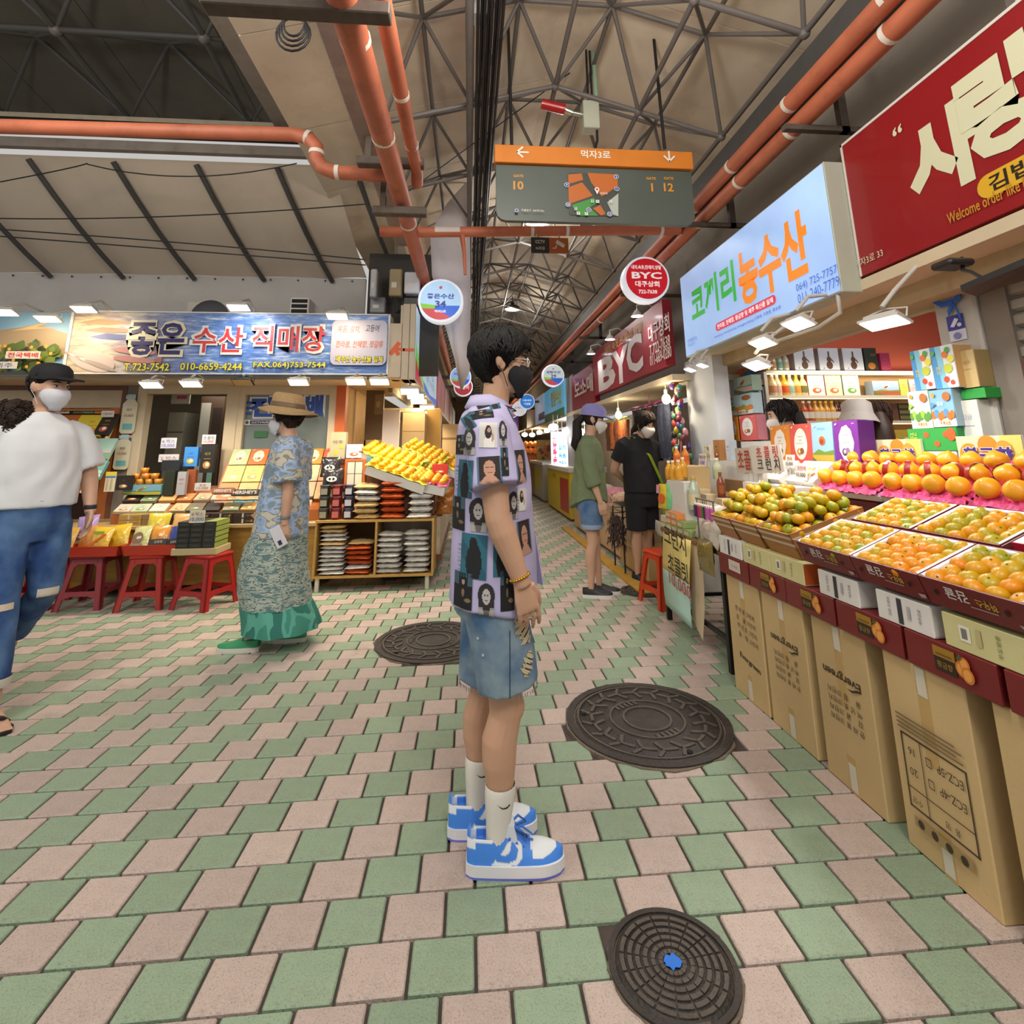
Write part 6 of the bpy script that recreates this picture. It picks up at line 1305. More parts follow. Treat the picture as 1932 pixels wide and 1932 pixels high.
for i, (dx, dz) in enumerate(((-.13, 0), (-.045, 0), (.04, 0), (.125, 0), (-.09, .055), (0, .055), (.085, .055), (-.02, .11))):
 mb = MB(); mb.lathe([(0, 0), (.032, 0), (.04, .052), (0, .052)], 10); o = mb.build('jelly_cup', M('jelly_orange', '#c9801f', .25, var=.05, coat=.4), None, (p.x + dx, p.y, p.z - .02 + dz)); tag(o, 'orange jelly cup in the left counter pyramid, %s' % ('bottom row ' + ordn(i) if i < 4 else ('middle row ' + ordn(i - 4) if i < 7 else 'top')), 'cup', 'orange jelly cups')
p = at_y(272, 927, 5.58); gbox('gift_box', 'blue and green picture box under the jelly cup pyramid', (p.x, p.y, p.z - .03), 0, (.36, .09, .095), '#6a9a9a', art_land('#6fa0b0', '#a8a03a', '#4f7a5a', '#c9b03a'))
# long slope of gift boxes before the window
t = T('slanted_rack', 'wooden slope carrying the rows of gift boxes before the window', 'rack'); mb = MB(); mb.prism([(-2.55, 5.45, .637), (-2.55, 5.80, 1.20), (-2.55, 5.80, .637)], (1.5, 0, 0)); mb.build('board', m_or_wood, t)
pal = [[('#b5c08a', '#d9d4c0'), ('#cf6a2a', '#e2dccb'), ('#a5c0c9', '#c9d3d6'), ('#d9962a', '#e2d6b8'), ('#d98a2a', '#e6dcc0'), ('#d0603a', '#e2c9bd'), ('#cfa0a8', '#e6dcd9'), ('#c94a8a', '#e6d6dc')],
  [('#cfc06a', '#d6cb8a'), ('#cfc06a', '#b59a4a'), ('#c9b9a8', '#c95a3a'), ('#9ab0c9', '#d9d4cc'), ('#d0b08a', '#e2d6c4'), ('#d0905a', '#e0cdb8'), ('#cf7a4a', '#e6d6c0'), ('#d0a080', '#e2d6cc')],
  [('#cf8040', '#d9b090'), ('#d0b070', '#cf7a4a'), ('#cf9a80', '#c9b0c0'), ('#a8a8c9', '#cf9a5a'), ('#d0a080', '#c9a878'), ('#c9a06a', '#d9c0a0'), ('#cfa58a', '#dcc9b5'), ('#d0b090', '#e0d0c0')],
  [('#d08a5a', '#e0c9b0'), ('#4a86a0', '#c9b03a'), ('#6a9a8a', '#d0c0a0'), ('#cf8a5a', '#d9c9b5'), ('#d0a58a', '#e0d0bd'), ('#cf9a70', '#e0cdb8'), ('#b5a58a', '#d9cdb8'), ('#c9a58a', '#dccab5')]]
for r in range(4):
 s = 3 - r; y = 5.43 + .105 * s; z = .655 + .168 * s
 for i in range(8):
  c, c2 = pal[r][i]; x = -2.42 + .19 * i
  if r == 3 and i > 4: continue
  gbox('gift_box', '%s gift box on the window slope, %s row from top, %s from left' % (('green', 'orange', 'blue', 'amber', 'amber', 'red', 'pink', 'magenta')[i] if r == 0 else ('plain', 'cream')[i % 2], ordn(r), ordn(i)), (x, y, z), 0, (.18, .04, .185), c, art_badge(c, c2) if r == 0 else art_plain(c, '#a87a5a', '제주', c2), .56, 'gift boxes on the slope')
# ---- stools, trays and packets before the left counter
for i, (px, py, col, lab) in enumerate(((150, 1150, '#8f3038', 'dusty red plastic stool under the left tray, leftmost of the three'), (262, 1150, '#a02a20', 'red plastic stool under the right tray, middle of the three'), (372, 1150, '#a01c1c', 'bright red plastic stool under the stacked black boxes, rightmost of the three'))):
 p = on_z(px, py); stool(lab, (p.x, p.y + .12, 0), (.05, .1, -.35)[i], col)
stool('red plastic stool behind the walking man at the left', (-3.75, 5.15, 0), .2, '#a82030')
def tray(lab, px0, px1, pb, y, col):
 a = at_y(px0, pb, y); b = at_y(px1, pb, y); w = b.x - a.x; t = T('plastic_tray', lab, 'tray', ((a.x + b.x) / 2, y + .17, .431)); m = M('tray_red', col, .35, var=.06, coat=.2)
 mb = MB(); mb.bx(-w / 2 + .02, w / 2 - .02, -.15, .15, 0, .008); mb.build('base', m, t)
 for b_ in (((-w / 2 + .02, -.15, 0), (w / 2 - .02, -.15, 0), (w / 2, -.17, .085), (-w / 2, -.17, .085), (0, .008, 0)), ((-w / 2 + .02, .15, 0), (w / 2 - .02, .15, 0), (w / 2, .17, .085), (-w / 2, .17, .085), (0, -.008, 0)), ((-w / 2 + .02, -.15, 0), (-w / 2 + .02, .15, 0), (-w / 2, .17, .085), (-w / 2, -.17, .085), (.008, 0, 0)), ((w / 2 - .02, -.15, 0), (w / 2 - .02, .15, 0), (w / 2, .17, .085), (w / 2, -.17, .085), (-.008, 0, 0))):
  mb = MB(); mb.prism(b_[:4], b_[4]); mb.build('wall', m, t)
 return t
tray('red tray heaped with yellow snack bags on the left stool', 112, 222, 1048, 4.93, '#b5301c'); tray('red tray of mixed snack bags on the middle stool', 225, 332, 1048, 4.93, '#b02218')
specs = [(-3.50, 5.0, .46, '#d0a24a', None, 'clear golden snack bag at the left end of the left tray'), (-3.36, 5.06, .47, '#cf8a3a', None, 'orange snack bag behind in the left tray'), (-3.22, 5.0, .46, '#dcb52c', 'fish', 'bright yellow snack bag with red fish print in the left tray'), (-3.40, 5.1, .55, '#a58ac0', None, 'lilac bag lying on top of the left tray'), (-3.10, 5.08, .47, '#d9b52f', None, 'yellow snack bag at the right end of the left tray'),
   (-2.88, 5.0, .46, '#c9cc8a', 'face', 'pale green snack bag with round brown picture in the right tray'), (-2.72, 5.02, .46, '#cf8c2f', 'dark', 'orange snack bag with dark label in the right tray'), (-2.57, 5.0, .46, '#2f3f8a', 'dark', 'navy snack bag in the right tray'), (-2.8, 5.1, .56, '#c9b52f', None, 'yellow pointed bag behind in the right tray'), (-2.62, 5.12, .55, '#cfa060', None, 'tan nut bag behind in the right tray')]
for i, (x, y, z, c, a, l) in enumerate(specs):
 art = {'fish': lambda f, w, h: [f.ell(w * (-.2 + .2 * k), h * (.3 + .15 * k), w * .16, h * .06, '#c95a2a', rot=.6) for k in range(3)] + [f.rect(-w * .3, h * .68, w * .2, h * .78, '#7a9a2a')], 'face': lambda f, w, h: (f.ell(0, h * .48, w * .3, h * .25, '#8a6a4a'), f.ell(w * .02, h * .5, w * .07, h * .06, '#e0dcd2'), f.ell(w * .16, h * .5, w * .07, h * .06, '#e0dcd2'), f.rect(-w * .3, h * .1, w * .3, h * .26, '#8f8a80')), 'dark': lambda f, w, h: (f.rect(-w * .4, h * .2, w * .4, h * .42, '#241f1c'), f.text('감귤칩', 0, h * .31, h * .1, '#c9c0b0')), None: None}[a]
 bag('snack_bag', l, (x, y, z), (-.35, R_.uniform(-.15, .15), R_.uniform(-.3, .3)), (.18, .07, .21), c, art=art)
# stack of flat black boxes in a cream carton lid
p0 = at_y(330, 1043, 4.92); p1 = at_y(404, 1043, 4.92); x0_, x1_ = p0.x, p1.x
t = T('carton_tray', 'shallow cream carton under the black boxes on the right stool', 'tray', ((x0_ + x1_) / 2, 5.04, .432)); w = x1_ - x0_ + .05
mb = MB(); mb.bx(-w / 2, w / 2, -.14, .14, 0, .055, ch=.003); mb.build('body', cm('#b5a67c'), t)
for r in range(5):
 for c in range(3):
  bw = (x1_ - x0_) / 3; gbox('black_box', 'flat black box stacked on the right stool, %s row up, %s from left' % (ordn(r), ordn(c)), (x0_ + bw * (c + .5), 5.04, .488 + .044 * r), 0, (bw - .004, .26, .042), '#2a2a26', lambda f, w, h: (f.rect(-w * .3, h * .35, w * .3, h * .62, '#43433c'),), 0, 'flat black boxes on the right stool', side='#8a9a4a' if c == 2 else None)
slab('price_card', 'white card lettered 4 and 10,000 on the black boxes', 'price sign', 356, 388, 963, 987, 4.9, .004, '#cfcfb8', lambda f, w, h: (f.text('4 박스', 0, h * .7, h * .33, '#a8353a', w=w * .75), f.text('10,000', 0, h * .28, h * .34, '#3a3a9a', w=w * .9)))
# ---- open shelf unit with flour and snack packs
YU = 5.30; xl, xr = at_y(591, 1040, YU).x, at_y(818, 1040, YU).x; zb, zt = .125, .645
t = T('shelf_unit', 'open plywood shelf unit stuffed with white and orange packs', 'shelf', (0, YU, 0)); m_shu = M('ply_light', '#b08a4a', .55, var=.14, vscale=5, stretch=(1.5, 1, 8)); xm = at_y(708, 1040, YU).x
for b in ((xl, xr, 0, .5, zt - .02, zt), (xl, xr, 0, .5, zb, zb + .02)): mb = MB(); mb.bx(*b); mb.build('board', m_shu, t)
for x in (xl, xm - .01, xr - .02): mb = MB(); mb.bx(x, x + .02, 0, .5, zb + .02, zt - .02); mb.build('panel', m_shu, t)
mb = MB(); mb.bx(xl, xr, .48, .5, zb + .02, zt - .02); mb.build('back_panel', M('ply_back', '#7a5424', .6, var=.1), t)
for x in (xr - .06, xl + .04): mb = MB(); mb.cyl((x, .05, 0), (x, .05, zb), .022, n=12); mb.build('leg', m_clear, t)
def pack_mesh(col, seed):
 q = random.Random(seed); nu, nv = 12, 8; V = []; F = []
 for s in (-1, 1):
  for j in range(nv + 1):
   for i in range(nu + 1):
    u, v = i / nu, j / nv; b = min(1, 1.6 * math.sin(PI * u)) ** .6 * math.sin(PI * v) ** .5 if 0 < i < nu and 0 < j < nv else 0
    V.append(((u - .5) * .235, (v - .5) * .19, s * .021 * b * (1 + .3 * q.uniform(-1, 1))))
 n1 = (nu + 1) * (nv + 1)
 for s in (0, 1):
  for j in range(nv):
   for i in range(nu): a = s * n1 + j * (nu + 1) + i; f = (a, a + 1, a + nu + 2, a + nu + 1); F.append(f if s else f[::-1])
 mb = MB(); mb.add(V, F, M('pack_' + col.strip('#'), col, .3, var=.18, vscale=30, bump=.4, bscale=45, coat=.4), True); return mb.mesh('flour_pack')
packs = {k: [pack_mesh(c, s) for s in (1, 2)] for k, c in dict(white='#cfcdc8', orange='#b5532a', tan='#cbb07a').items()}
names = {'white': 'white flour pack', 'orange': 'orange red snack pack', 'tan': 'tan cracker pack'}
def stack(x, y, z0, z1, kinds, lab):
 n = len(kinds); 
 for i, k in enumerate(kinds):
  o = new_obj('flour_pack', packs[k][i % 2], None, (x + R_.uniform(-.012, .012), y + R_.uniform(-.01, .01), z0 + .021 + (z1 - z0 - .042) * i / max(1, n - 1)), (R_.uniform(-.03, .03), R_.uniform(-.03, .03), R_.uniform(-.08, .08))); o.scale = (1, 1, (z1 - z0) / n / .043 * 1.02); tag(o, '%s, %s from the bottom of %s' % (names[k], ordn(i), lab), 'packet', 'packs in ' + lab)
yf = YU + .11
stack(at_y(640, 1040, yf).x - .05, yf, zb + .02, .60, ['white'] * 7 + ['tan', 'white', 'white', 'tan', 'tan'], 'the left stack in the shelf unit')
stack(at_y(680, 1040, yf).x, yf, zb + .02, .45, ['orange', 'white', 'orange', 'orange', 'orange', 'orange', 'tan'], 'the second stack in the shelf unit')
stack(at_y(736, 1040, yf).x, yf, zb + .02, .52, ['white'] * 8, 'the third stack in the shelf unit'); stack(at_y(787, 1040, yf).x, yf, zb + .02, .53, ['white'] * 8, 'the right stack in the shelf unit')
stack(at_y(693, 960, yf).x, yf, zt, zt + .33, ['tan', 'tan', 'tan', 'white', 'white', 'tan'], 'the left stack on the shelf top'); stack(at_y(742, 960, yf).x, yf, zt, zt + .36, ['orange', 'orange', 'orange', 'orange', 'orange', 'orange'], 'the middle stack on the shelf top'); stack(at_y(793, 960, yf).x, yf, zt, zt + .36, ['white'] * 6, 'the right stack on the shelf top')
for c in range(3):
 for r in range(3):
  col = ('#3a3f45', '#7a2f3a', '#2f3450')[c]; x = at_y(612 + 23 * c, 960, 5.4).x; mb = MB(); mb.lathe([(0, 0), (.047, 0), (.054, .098), (.057, .10), (.057, .108), (0, .108)], 14)
  o = mb.build('snack_tub', M('tub_' + col.strip('#'), col, .3, var=.1, vscale=30, coat=.3), None, (x, 5.40, zt + .109 * r)); tag(o, '%s snack tub, %s from the bottom, beside the cracker packs' % (('grey', 'red', 'navy')[c], ordn(r)), 'tub', 'snack tubs on the shelf'); mb = MB(); mb.bx(-.03, .03, -.056, -.045, .02, .075); mb.build('label_patch', cm(('#8f8a78', '#b5605a', '#b9b9c0')[c]), o)
# packs and boxes on the corner behind the tubs
def art_nose(f, w, h): f.ell(0, h * .45, w * .26, h * .14, '#d6d4ce'); f.ell(-w * .09, h * .45, w * .06, h * .06, '#1a1a1c'); f.ell(w * .09, h * .45, w * .06, h * .06, '#1a1a1c'); f.rect(-w * .3, h * .05, w * .3, h * .16, '#8a744a')
for lab, px, py, y in (('upper black snack bag with pale nose print by the tubs', 622, 900, 5.52), ('lower black snack bag with pale nose print by the tubs', 626, 922, 5.47)): bag('snack_bag', lab, at_y(px, py, y), (-.15, 0, 0), (.20, .08, .20), '#201f22', art=art_nose)
slab('gift_box', 'orange framed window box with four biscuits by the tubs', 'gift box', 648, 690, 866, 922, 5.5, .05, '#b5602a', lambda f, w, h: [f.rect(-w * .38, h * .08, w * .38, h * .92, '#3a3330')] + [f.rect(-w * .36 + w * .38 * i, h * (.1 + .41 * j), -w * .02 + w * .38 * i, h * (.49 + .41 * j), '#c9c4b4') for i in (0, 1) for j in (0, 1)])
slab('gift_box', 'teal slim box behind the orange window box', 'gift box', 690, 704, 862, 914, 5.56, .05, '#4a7f86', None); slab('gift_box', 'tall olive kraft box with yellow bear sun print by the corner', 'gift box', 621, 653, 815, 866, 5.6, .1, '#a39d80', lambda f, w, h: (f.ell(-w * .1, h * .24, w * .17, h * .09, '#c9a83a'), f.text('제주', 0, h * .62, h * .13, '#5a5648', w=w * .7), f.rect(w * .1, h * .38, w * .35, h * .5, '#b5a83a'))); slab('gift_box', 'white box with a snack picture beside the olive kraft box', 'gift box', 653, 683, 838, 864, 5.58, .08, '#cfcdd4', art_plain('#cfcdd4', '#5a5a6a', '제주', '#b5603a'))
for k, (px0, px1, lab) in enumerate(((703, 760, 'left dark brown drawer box under the fruit trays'), (768, 822, 'right dark brown drawer box under the fruit trays'))): slab('drawer_box', lab, 'box', px0, px1, 900, 925, 5.6, .3, '#3f2a22', lambda f, w, h: (f.rect(-w * .2, h * .15, w * .45, h * .85, '#c2c0c4'),))
# ---- tilted white trays of fruit at the corner
m_mandf = me_mandg
def ftray(lab, gl, c, w, d, rz, tx, tissue, n, me, s=1.0, ty=.35):
 t = T('fruit_tray', lab, 'tray', c, rot=(ty, tx, rz)); mb = MB(); mb.bx(-w / 2, w / 2, -d / 2, d / 2, 0, .09); mb.build('tray', m_whitec, t)
 mb = MB(); V = []; q = random.Random(int(c[0] * 100)); nu, nv = 16, 12
 V = [(-w / 2 - .015 + (w + .03) * i / nu, -d / 2 - .015 + (d + .03) * j / nv, .088 + q.uniform(0, .03)) for j in range(nv + 1) for i in range(nu + 1)]; mb.add(V, [(j * (nu + 1) + i, j * (nu + 1) + i + 1, (j + 1) * (nu + 1) + i + 1, (j + 1) * (nu + 1) + i) for j in range(nv) for i in range(nu)]); stuff(mb.build('tissue', tissue, t))
 M4 = Matrix.LocRotScale(Vector(c), Matrix.Rotation(rz, 3, 'Z').to_quaternion() @ Matrix.Rotation(tx, 3, 'Y').to_quaternion() @ Matrix.Rotation(ty, 3, 'X').to_quaternion(), None)
 for i in range(n[0]):
  for j in range(n[1]):
   p = M4 @ Vector((-w / 2 + w * (i + .5) / n[0], -d / 2 + d * (j + .5) / n[1], .125)); o = new_obj('citrus', me, None, p, (R_.uniform(-.5, .5), R_.uniform(-.5, .5), R_.uniform(0, 6))); o.scale = (s,) * 3; tag(o, 'citrus in %s, row %s, place %s' % (gl, ordn(j), ordn(i)), 'citrus fruit', 'fruit in ' + gl)
m_yt = M('yellow_tissue', '#d2cb3a', .7, var=.1, vscale=30)
ftray('upper white tray of citrus on yellow tissue at the stall corner', 'the upper corner tray', at_y(738, 876, 5.75), .62, .36, -.1, .30, m_yt, (7, 4), me_gold, .92, .25)
ftray('lower white tray of citrus on yellow tissue at the stall corner', 'the lower corner tray', at_y(752, 904, 5.5), .62, .34, -.1, .33, m_yt, (7, 4), me_gold, .85, .25)
ftray('narrow tray of citrus on pink tissue at the corner', 'the narrow pink corner tray', at_y(812, 924, 5.45), .32, .25, -.1, .2, m_tissue, (4, 3), me_gold, .85, .2)
ftray('kraft tray of green mandarins behind the lower corner tray', 'the green mandarin tray', at_y(792, 892, 5.95), .42, .4, -.1, .35, M('kraft_carton'), (6, 5), me_mandg, 1.15, .3)
ftray('back tray of bright yellow fruit on the alley side', 'the back yellow tray', at_y(800, 866, 6.4), .5, .4, -.1, .4, m_yt, (6, 4), me_mand, 1.15, .25); ftray('farthest tray of yellow fruit on the alley side', 'the farthest yellow tray', at_y(842, 884, 6.6), .42, .4, -.1, .4, m_yt, (5, 4), me_mand, 1.15, .25)
t = T('stall_counter', 'stone print counter under the corner fruit trays along the alley', 'counter'); mb = MB(); mb.bx(-.95, -.30, 5.72, 8.2, .24, .62); mb.build('body', M('marble_print', '#bcae98', .5, var=.3, vscale=6), t); mb = MB(); mb.bx(-.96, -.28, 5.70, 8.2, .18, .24); mb.bx(-.96, -.28, 5.70, 8.2, .62, .68); stuff(mb.build('trim', m_brownfr, t)); mb = MB(); mb.bx(-.9, -.4, 5.8, 8.1, 0, .18); mb.build('plinth', m_dark, t)
mb = MB(); mb.prism([(-1.3, 5.55, .66), (-.35, 5.55, .66), (-.35, 5.55, .86), (-1.3, 5.55, 1.12)], (0, .9, 0)); tag(mb.build('fruit_stand', m_brownfr), 'dark wooden stand carrying the tilted fruit trays at the corner', 'stand')
slab('gift_box', 'red gift box on the alley side fruit stand', 'gift box', 815, 845, 876, 895, 5.6, .1, '#b52a22', art_plain('#b52a22', '#c9803a', '제주', '#c9803a')); slab('gift_box', 'red and white box under the red gift box', 'gift box', 822, 848, 891, 906, 5.62, .1, '#b5403a', art_plain('#cfc4bb', '#b5403a')); 
for i, (px, py) in enumerate(((840, 935), (846, 950), (838, 962))): bag('fruit_net', 'orange bag of fruit stacked on the alley counter, %s from top' % ordn(i), at_y(px, py + 8, 5.68), (0, 0, .1), (.17, .1, .13), '#b5702a')
# warm interior beyond the corner
sbox('wall_left_alley', (-1.55, -1.5, 6.0, 30, 0, 2.2), M('warm_wall', '#b59460', .7, var=.08))
slab('plastic_sheet', 'white plastic sheet hanging in the corner shop', 'sheet', 719, 755, 773, 862, 6.3, .01, '#cfc6ba', None); slab('wall_cabinet', 'cream cabinet panel lit from above on the alley side', 'cabinet', 757, 802, 778, 870, 7.3, .3, '#cdb891', lambda f, w, h: [f.rect(-w / 2, h * k, w / 2, h * (k + .012), '#a58f68') for k in (.3, .6)]); slab('wall_cabinet', 'ochre cabinet side on the left alley side', 'cabinet', 802, 832, 772, 890, 7.6, .3, '#c49a4a', None); slab('wall_cabinet', 'pale shelf cabinet farther along the left alley side', 'cabinet', 833, 868, 800, 900, 8.6, .3, '#cbb083', lambda f, w, h: f.rect(-w / 2, h * .7, w / 2, h * .74, '#8a6f48')); slab('meter_panel', 'dark window with a vent inside the corner shop', 'window', 687, 725, 735, 830, 6.9, .05, '#6a5c48', lambda f, w, h: (f.rect(w * .0, h * .5, w * .45, h * .9, '#8a7c62'), f.ell(w * .2, h * .7, w * .12, h * .07, '#b59f70')))
point_light('alley_shop_light', (-.75, 7.0, 1.95), 14, (1, .72, .38), .08); point_light('alley_shop_light', (-.85, 8.6, 1.9), 12, (1, .75, .42), .08)
# ---- round projecting signs
def rsign(lab, px, py, rpx, y, face, lines, side, swoosh=False):
 p = at_y(px, py, y); r = rpx * (p - CC).dot(CF) / F_PX; t = T('round_sign', lab, 'sign', p)
 mb = MB(); mb.lathe([(0, .07), (r * .97, .07), (r, .06), (r, -.06), (r * .97, -.07), (r * .9, -.07)], 32, rot=Matrix.Rotation(PI / 2, 3, 'X')); mb.build('rim', M('rim_glow', '#e6ebf5', .4, var=0, emit=.55), t)
 f = Fl((0, -.072, 0), **FV); f.ell(0, 0, r * .9, r * .9, face, 32)
 if swoosh:
  pts = lambda a0, a1, n=10: [(r * .9 * math.cos(math.radians(a0 + (a1 - a0) * i / n)), r * .9 * math.sin(math.radians(a0 + (a1 - a0) * i / n))) for i in range(n + 1)]
  f.poly(pts(196, 344), '#2f66cf'); f.poly(pts(190, 225) + [(-r * .1, -r * .25)], '#7fbf3f'); f.poly(pts(205, 300) + [(0, -r * .52), (-r * .3, -r * .40)], '#c04a52'); f.ell(0, r * .58, r * .07, r * .07, '#c04a5a')
 for s, x, yy, h, w, c in lines: f.text(s, x * r, yy * r, h * r, c, w=w * r, bold=.03)
 f.build('face', t, GLOWP)
 mb = MB(); s = -1 if side == 'l' else 1; tx = (-.70 if s < 0 else 2.03) - p.x; mb.bx(*sorted((s * r * .92, tx)), -.02, .02, -.035, .035); mb.build('bracket', m_steel_d, t)
INK = '#3a3f8a'
rsign('round lit sign numbered 34 beside the white cloth', 832, 570, 42, 5.3, '#a9cdee', [('좋은수산', 0, .18, .24, 1.2, INK), ('34', 0, -.18, .3, .48, INK), ('먹자3로', 0, -.52, .13, .5, '#e6ebf5')], 'l', True)
rsign('round red lit sign lettered BYC by the blue shop sign', 1216, 530, 44, 4.9, '#c81d2a', [('내의,속옷,란제리,양말', 0, .5, .2, 1.3, '#f0e9e6'), ('BYC', 0, .14, .3, 1.3, '#f4f0ee'), ('대구상회', 0, -.24, .26, 1.05, '#f0e9e6'), ('722-7638', 0, -.58, .17, .8, '#f0e9e6')], 'r')
rsign('round lit sign numbered 29 above the purple cap', 1043, 709, 21, 10.3, '#c3d0cf', [('섬탐수산', 0, .28, .24, 1.3, INK), ('29', 0, -.08, .3, .5, INK)], 'r', True)
rsign('round lit sign numbered 32 behind the man\'s head', 869, 712, 20, 10.5, '#8fb4ea', [('서촌떡볶이', 0, .28, .24, 1.3, INK), ('32', 0, -.08, .3, .5, INK)], 'l', True)
rsign('round red sign half hidden below the one numbered 32', 874, 730, 18, 11.9, '#a82a35', [('떡볶이', 0, -.1, .4, 1.2, '#e6c9c9')], 'l'); rsign('round blue lit sign far along the right row', 994, 758, 14.5, 14.8, '#2f7fd6', [('서창세차', 0, .15, .25, 1.2, '#dfeaf6'), ('기념품', 0, -.3, .3, .9, '#dfeaf6')], 'r'); rsign('round white lit sign far along the right row', 980, 771, 14, 16, '#e4e2e2', [('오메기떡', 0, .1, .3, 1.4, '#7a6f9a')], 'r'); rsign('small round red lit sign farthest along the alley', 966, 776, 12.5, 18, '#c8303c', [('떡볶', 0, .25, .4, 1.0, '#f0e4e2'), ('한방', 0, -.3, .4, 1.0, '#f0e4e2')], 'r')
# ================================================================== RIGHT SIDE OF THE ALLEY BEYOND THE WHITE WALL END
XB = 2.0
def yx(px, x=XB): return at_x(px, 800, x).y
t = T('shop_sign', 'long red shop sign lettered BYC in white over the clothes shop', 'sign'); ya, yb_, yc = yx(1265), yx(1123), yx(1081)
m_bred = M('sign_crimson', '#8f1f2e', .35, var=.08, vscale=1.2, coat=.2)
mb = MB(); mb.bx(XB, XB + .1, ya, yb_ - .01, 2.13, 2.83); mb.build('board', m_bred, t); mb = MB(); mb.bx(XB, XB + .1, yb_ + .01, yc, 2.03, 2.68); mb.build('board', m_bred, t)
f = FX(XB)
for s, px, py, h, w, c in (('B', 1144, 703, .48, .95, '#cdc6c6'), ('Y', 1171, 690, .47, .75, '#cdc6c6'), ('C', 1197, 668, .46, .62, '#cdc6c6'), ('내의,속옷,란제리,양말', 1173, 642, .13, 1.7, '#c79a4a'), ('대구상회', 1243, 620, .20, .62, '#d6cdc9'), ('T.722-7638', 1245, 652, .12, .6, '#d6cdc9'), ('011-669-0280', 1247, 672, .12, .62, '#d6cdc9'), ('도소매', 1101, 730, .30, 1.5, '#cdc0ba')):
 a = cx(px, py, XB); f.text(s, a[0], a[1], h, c, w=w, bold=.04 if len(s) < 4 else .015)
f.build('lettering', t)
for k, (px, py) in enumerate(((1202, 597), (1151, 641), (1115, 668))):
 p = at_x(px, py, 1.86); t = T('sign_lamp', 'small white lamp over the red BYC sign, %s from the right' % ordn(k), 'lamp', p); mb = MB(); mb.lathe([(.02, .07), (.035, .05), (.07, .0)], 14); mb.build('shade', m_lampcase, t); mb = MB(); mb.lathe([(0, -.004), (.064, .002)], 14); mb.build('bulb', m_glow_c, t); mb = MB(); mb.tube([(0, 0, .07), (0, 0, .13), (.12, 0, .16), (.2, 0, .10)], .008, 6); mb.build('arm', m_lampcase, t); spot_light('sign_beam', p + Vector((0, 0, -.02)), (2.0, p.y + .1, 2.3), 7, (1, .95, .9), 110)
sbox('trim_54', (2.02, 2.14, yx(1081) + .02, yx(1068), 0, 2.75), M('grey_pillar', '#8f8a86', .6, var=.05))
def sboard(lab, px0, px1, z0, z1, m, art, x=XB):
 a, b = yx(px0, x), yx(px1, x); t = T('shop_sign', lab, 'sign'); mb = MB(); mb.bx(x, x + .12, min(a, b), max(a, b), z0, z1); mb.build('board', m, t)
 if art: f = FX(x); art(f, -max(a, b), -min(a, b), z0, z1); f.build('lettering', t)
sboard('sea blue lit shop sign with yellow lettering beyond the red sign', 1066, 1028, 1.98, 2.78, M('backlit_teal', '#5fa9c9', .4, var=.25, vscale=1, emit=.35), lambda f, a, b, c, d: (f.rect(a, c, b, c + .2, '#4f8a5a'), f.text('영양수산', (a + b) / 2 + .4, (c + d) / 2 + .1, .4, '#d6cf3a', w=(b - a) * .5, bold=.05)))
sboard('grey lit shop sign past the sea blue one', 1026, 1010, 2.0, 2.8, M('backlit_grey', '#a9b4c4', .4, var=.1, emit=.25), lambda f, a, b, c, d: f.rect(a + .8, c + .1, a + 2, c + .3, '#4a5a9a')); sboard('dim beige shop sign far along the right row', 1008, 994, 2.0, 2.8, m_beige, None)
sbox('wall_right_soffit', (2.0, 2.9, 4.9, 28, 1.96, 2.02), m_cream)
sbox('wall_right_shops', (3.4, 3.5, 5.05, 30, 0, 2.0), M('shop_dim', '#7a6650', .8, var=.15)); sbox('wall_right_divider', (2.34, 3.4, 5.0, 5.05, 0, 2.0), M('white_plaster'))
# bulbs, hangers and clothes
for k, (px, py, lab) in enumerate(((1167, 783, 'bare glowing bulb hanging over the clothes shop'), (1257, 753, 'small glowing bulb beside the pink hangers'))):
 p = at_x(px, py, 2.05); t = T('light_bulb', lab, 'lamp', p); mb = MB(); mb.ell((0, 0, 0), (.045, .045, .055), None, 12, 8); mb.build('bulb', m_glow_w, t); mb = MB(); mb.cyl((0, 0, .05), (0, 0, 1.96 - p.z), .006, n=6); mb.cyl((0, 0, .045), (0, 0, .1), .02, n=8); mb.build('cord', m_lampcase, t); point_light('bulb_light', p + Vector((-.12, -.1, -.02)), 9, (1, .85, .6), .05)
def hanger(lab, c, L, m, n, cols, zlen, rz=0.0):
 t = T('clothes_hanger', lab, 'hanger', c, rz); mb = MB(); mb.tube([(0, -L / 2, 0), (0, L / 2, 0)], .008, 6); mb.tube([(0, 0, 0), (0, 0, .1)], .006, 6)
 for k in range(5): mb.tube([(-.06, -L / 2 + L * k / 4, -.03), (0, -L / 2 + L * k / 4, 0), (.06, -L / 2 + L * k / 4, -.03)], .005, 5)
 mb.build('frame', m, t)
 for k in range(n):
  q = random.Random(k * 7 + int(c[1] * 10)); y = -L / 2 + L * (k + .5) / n; w = L / n * .9; mb = MB(); rings = []
  for s in range(7):
   z = -.04 - zlen * s / 6 * q.uniform(.9, 1.0); rings.append([(.035 * math.cos(2 * PI * i / 10) * (1 + .35 * math.sin(3 * i + s)), y + w * (.45 + .12 * s / 6) * math.sin(2 * PI * i / 10), z) for i in range(10)])
  mb.loft(rings); mb.build('garment', M('cloth_' + cols[k % len(cols)].strip('#'), cols[k % len(cols)], .9, var=.45, vscale=26), t)
hanger('pink hanger rack with dark and red clothes behind the black shirt woman', at_x(1225, 762, 2.1), 1.25, M('pink_plastic', '#b5408a', .4), 7, ['#3a3f52', '#3f4258', '#1f1a1e', '#6a2a22', '#2a2028', '#4a1f28', '#3a1a1f'], .62)
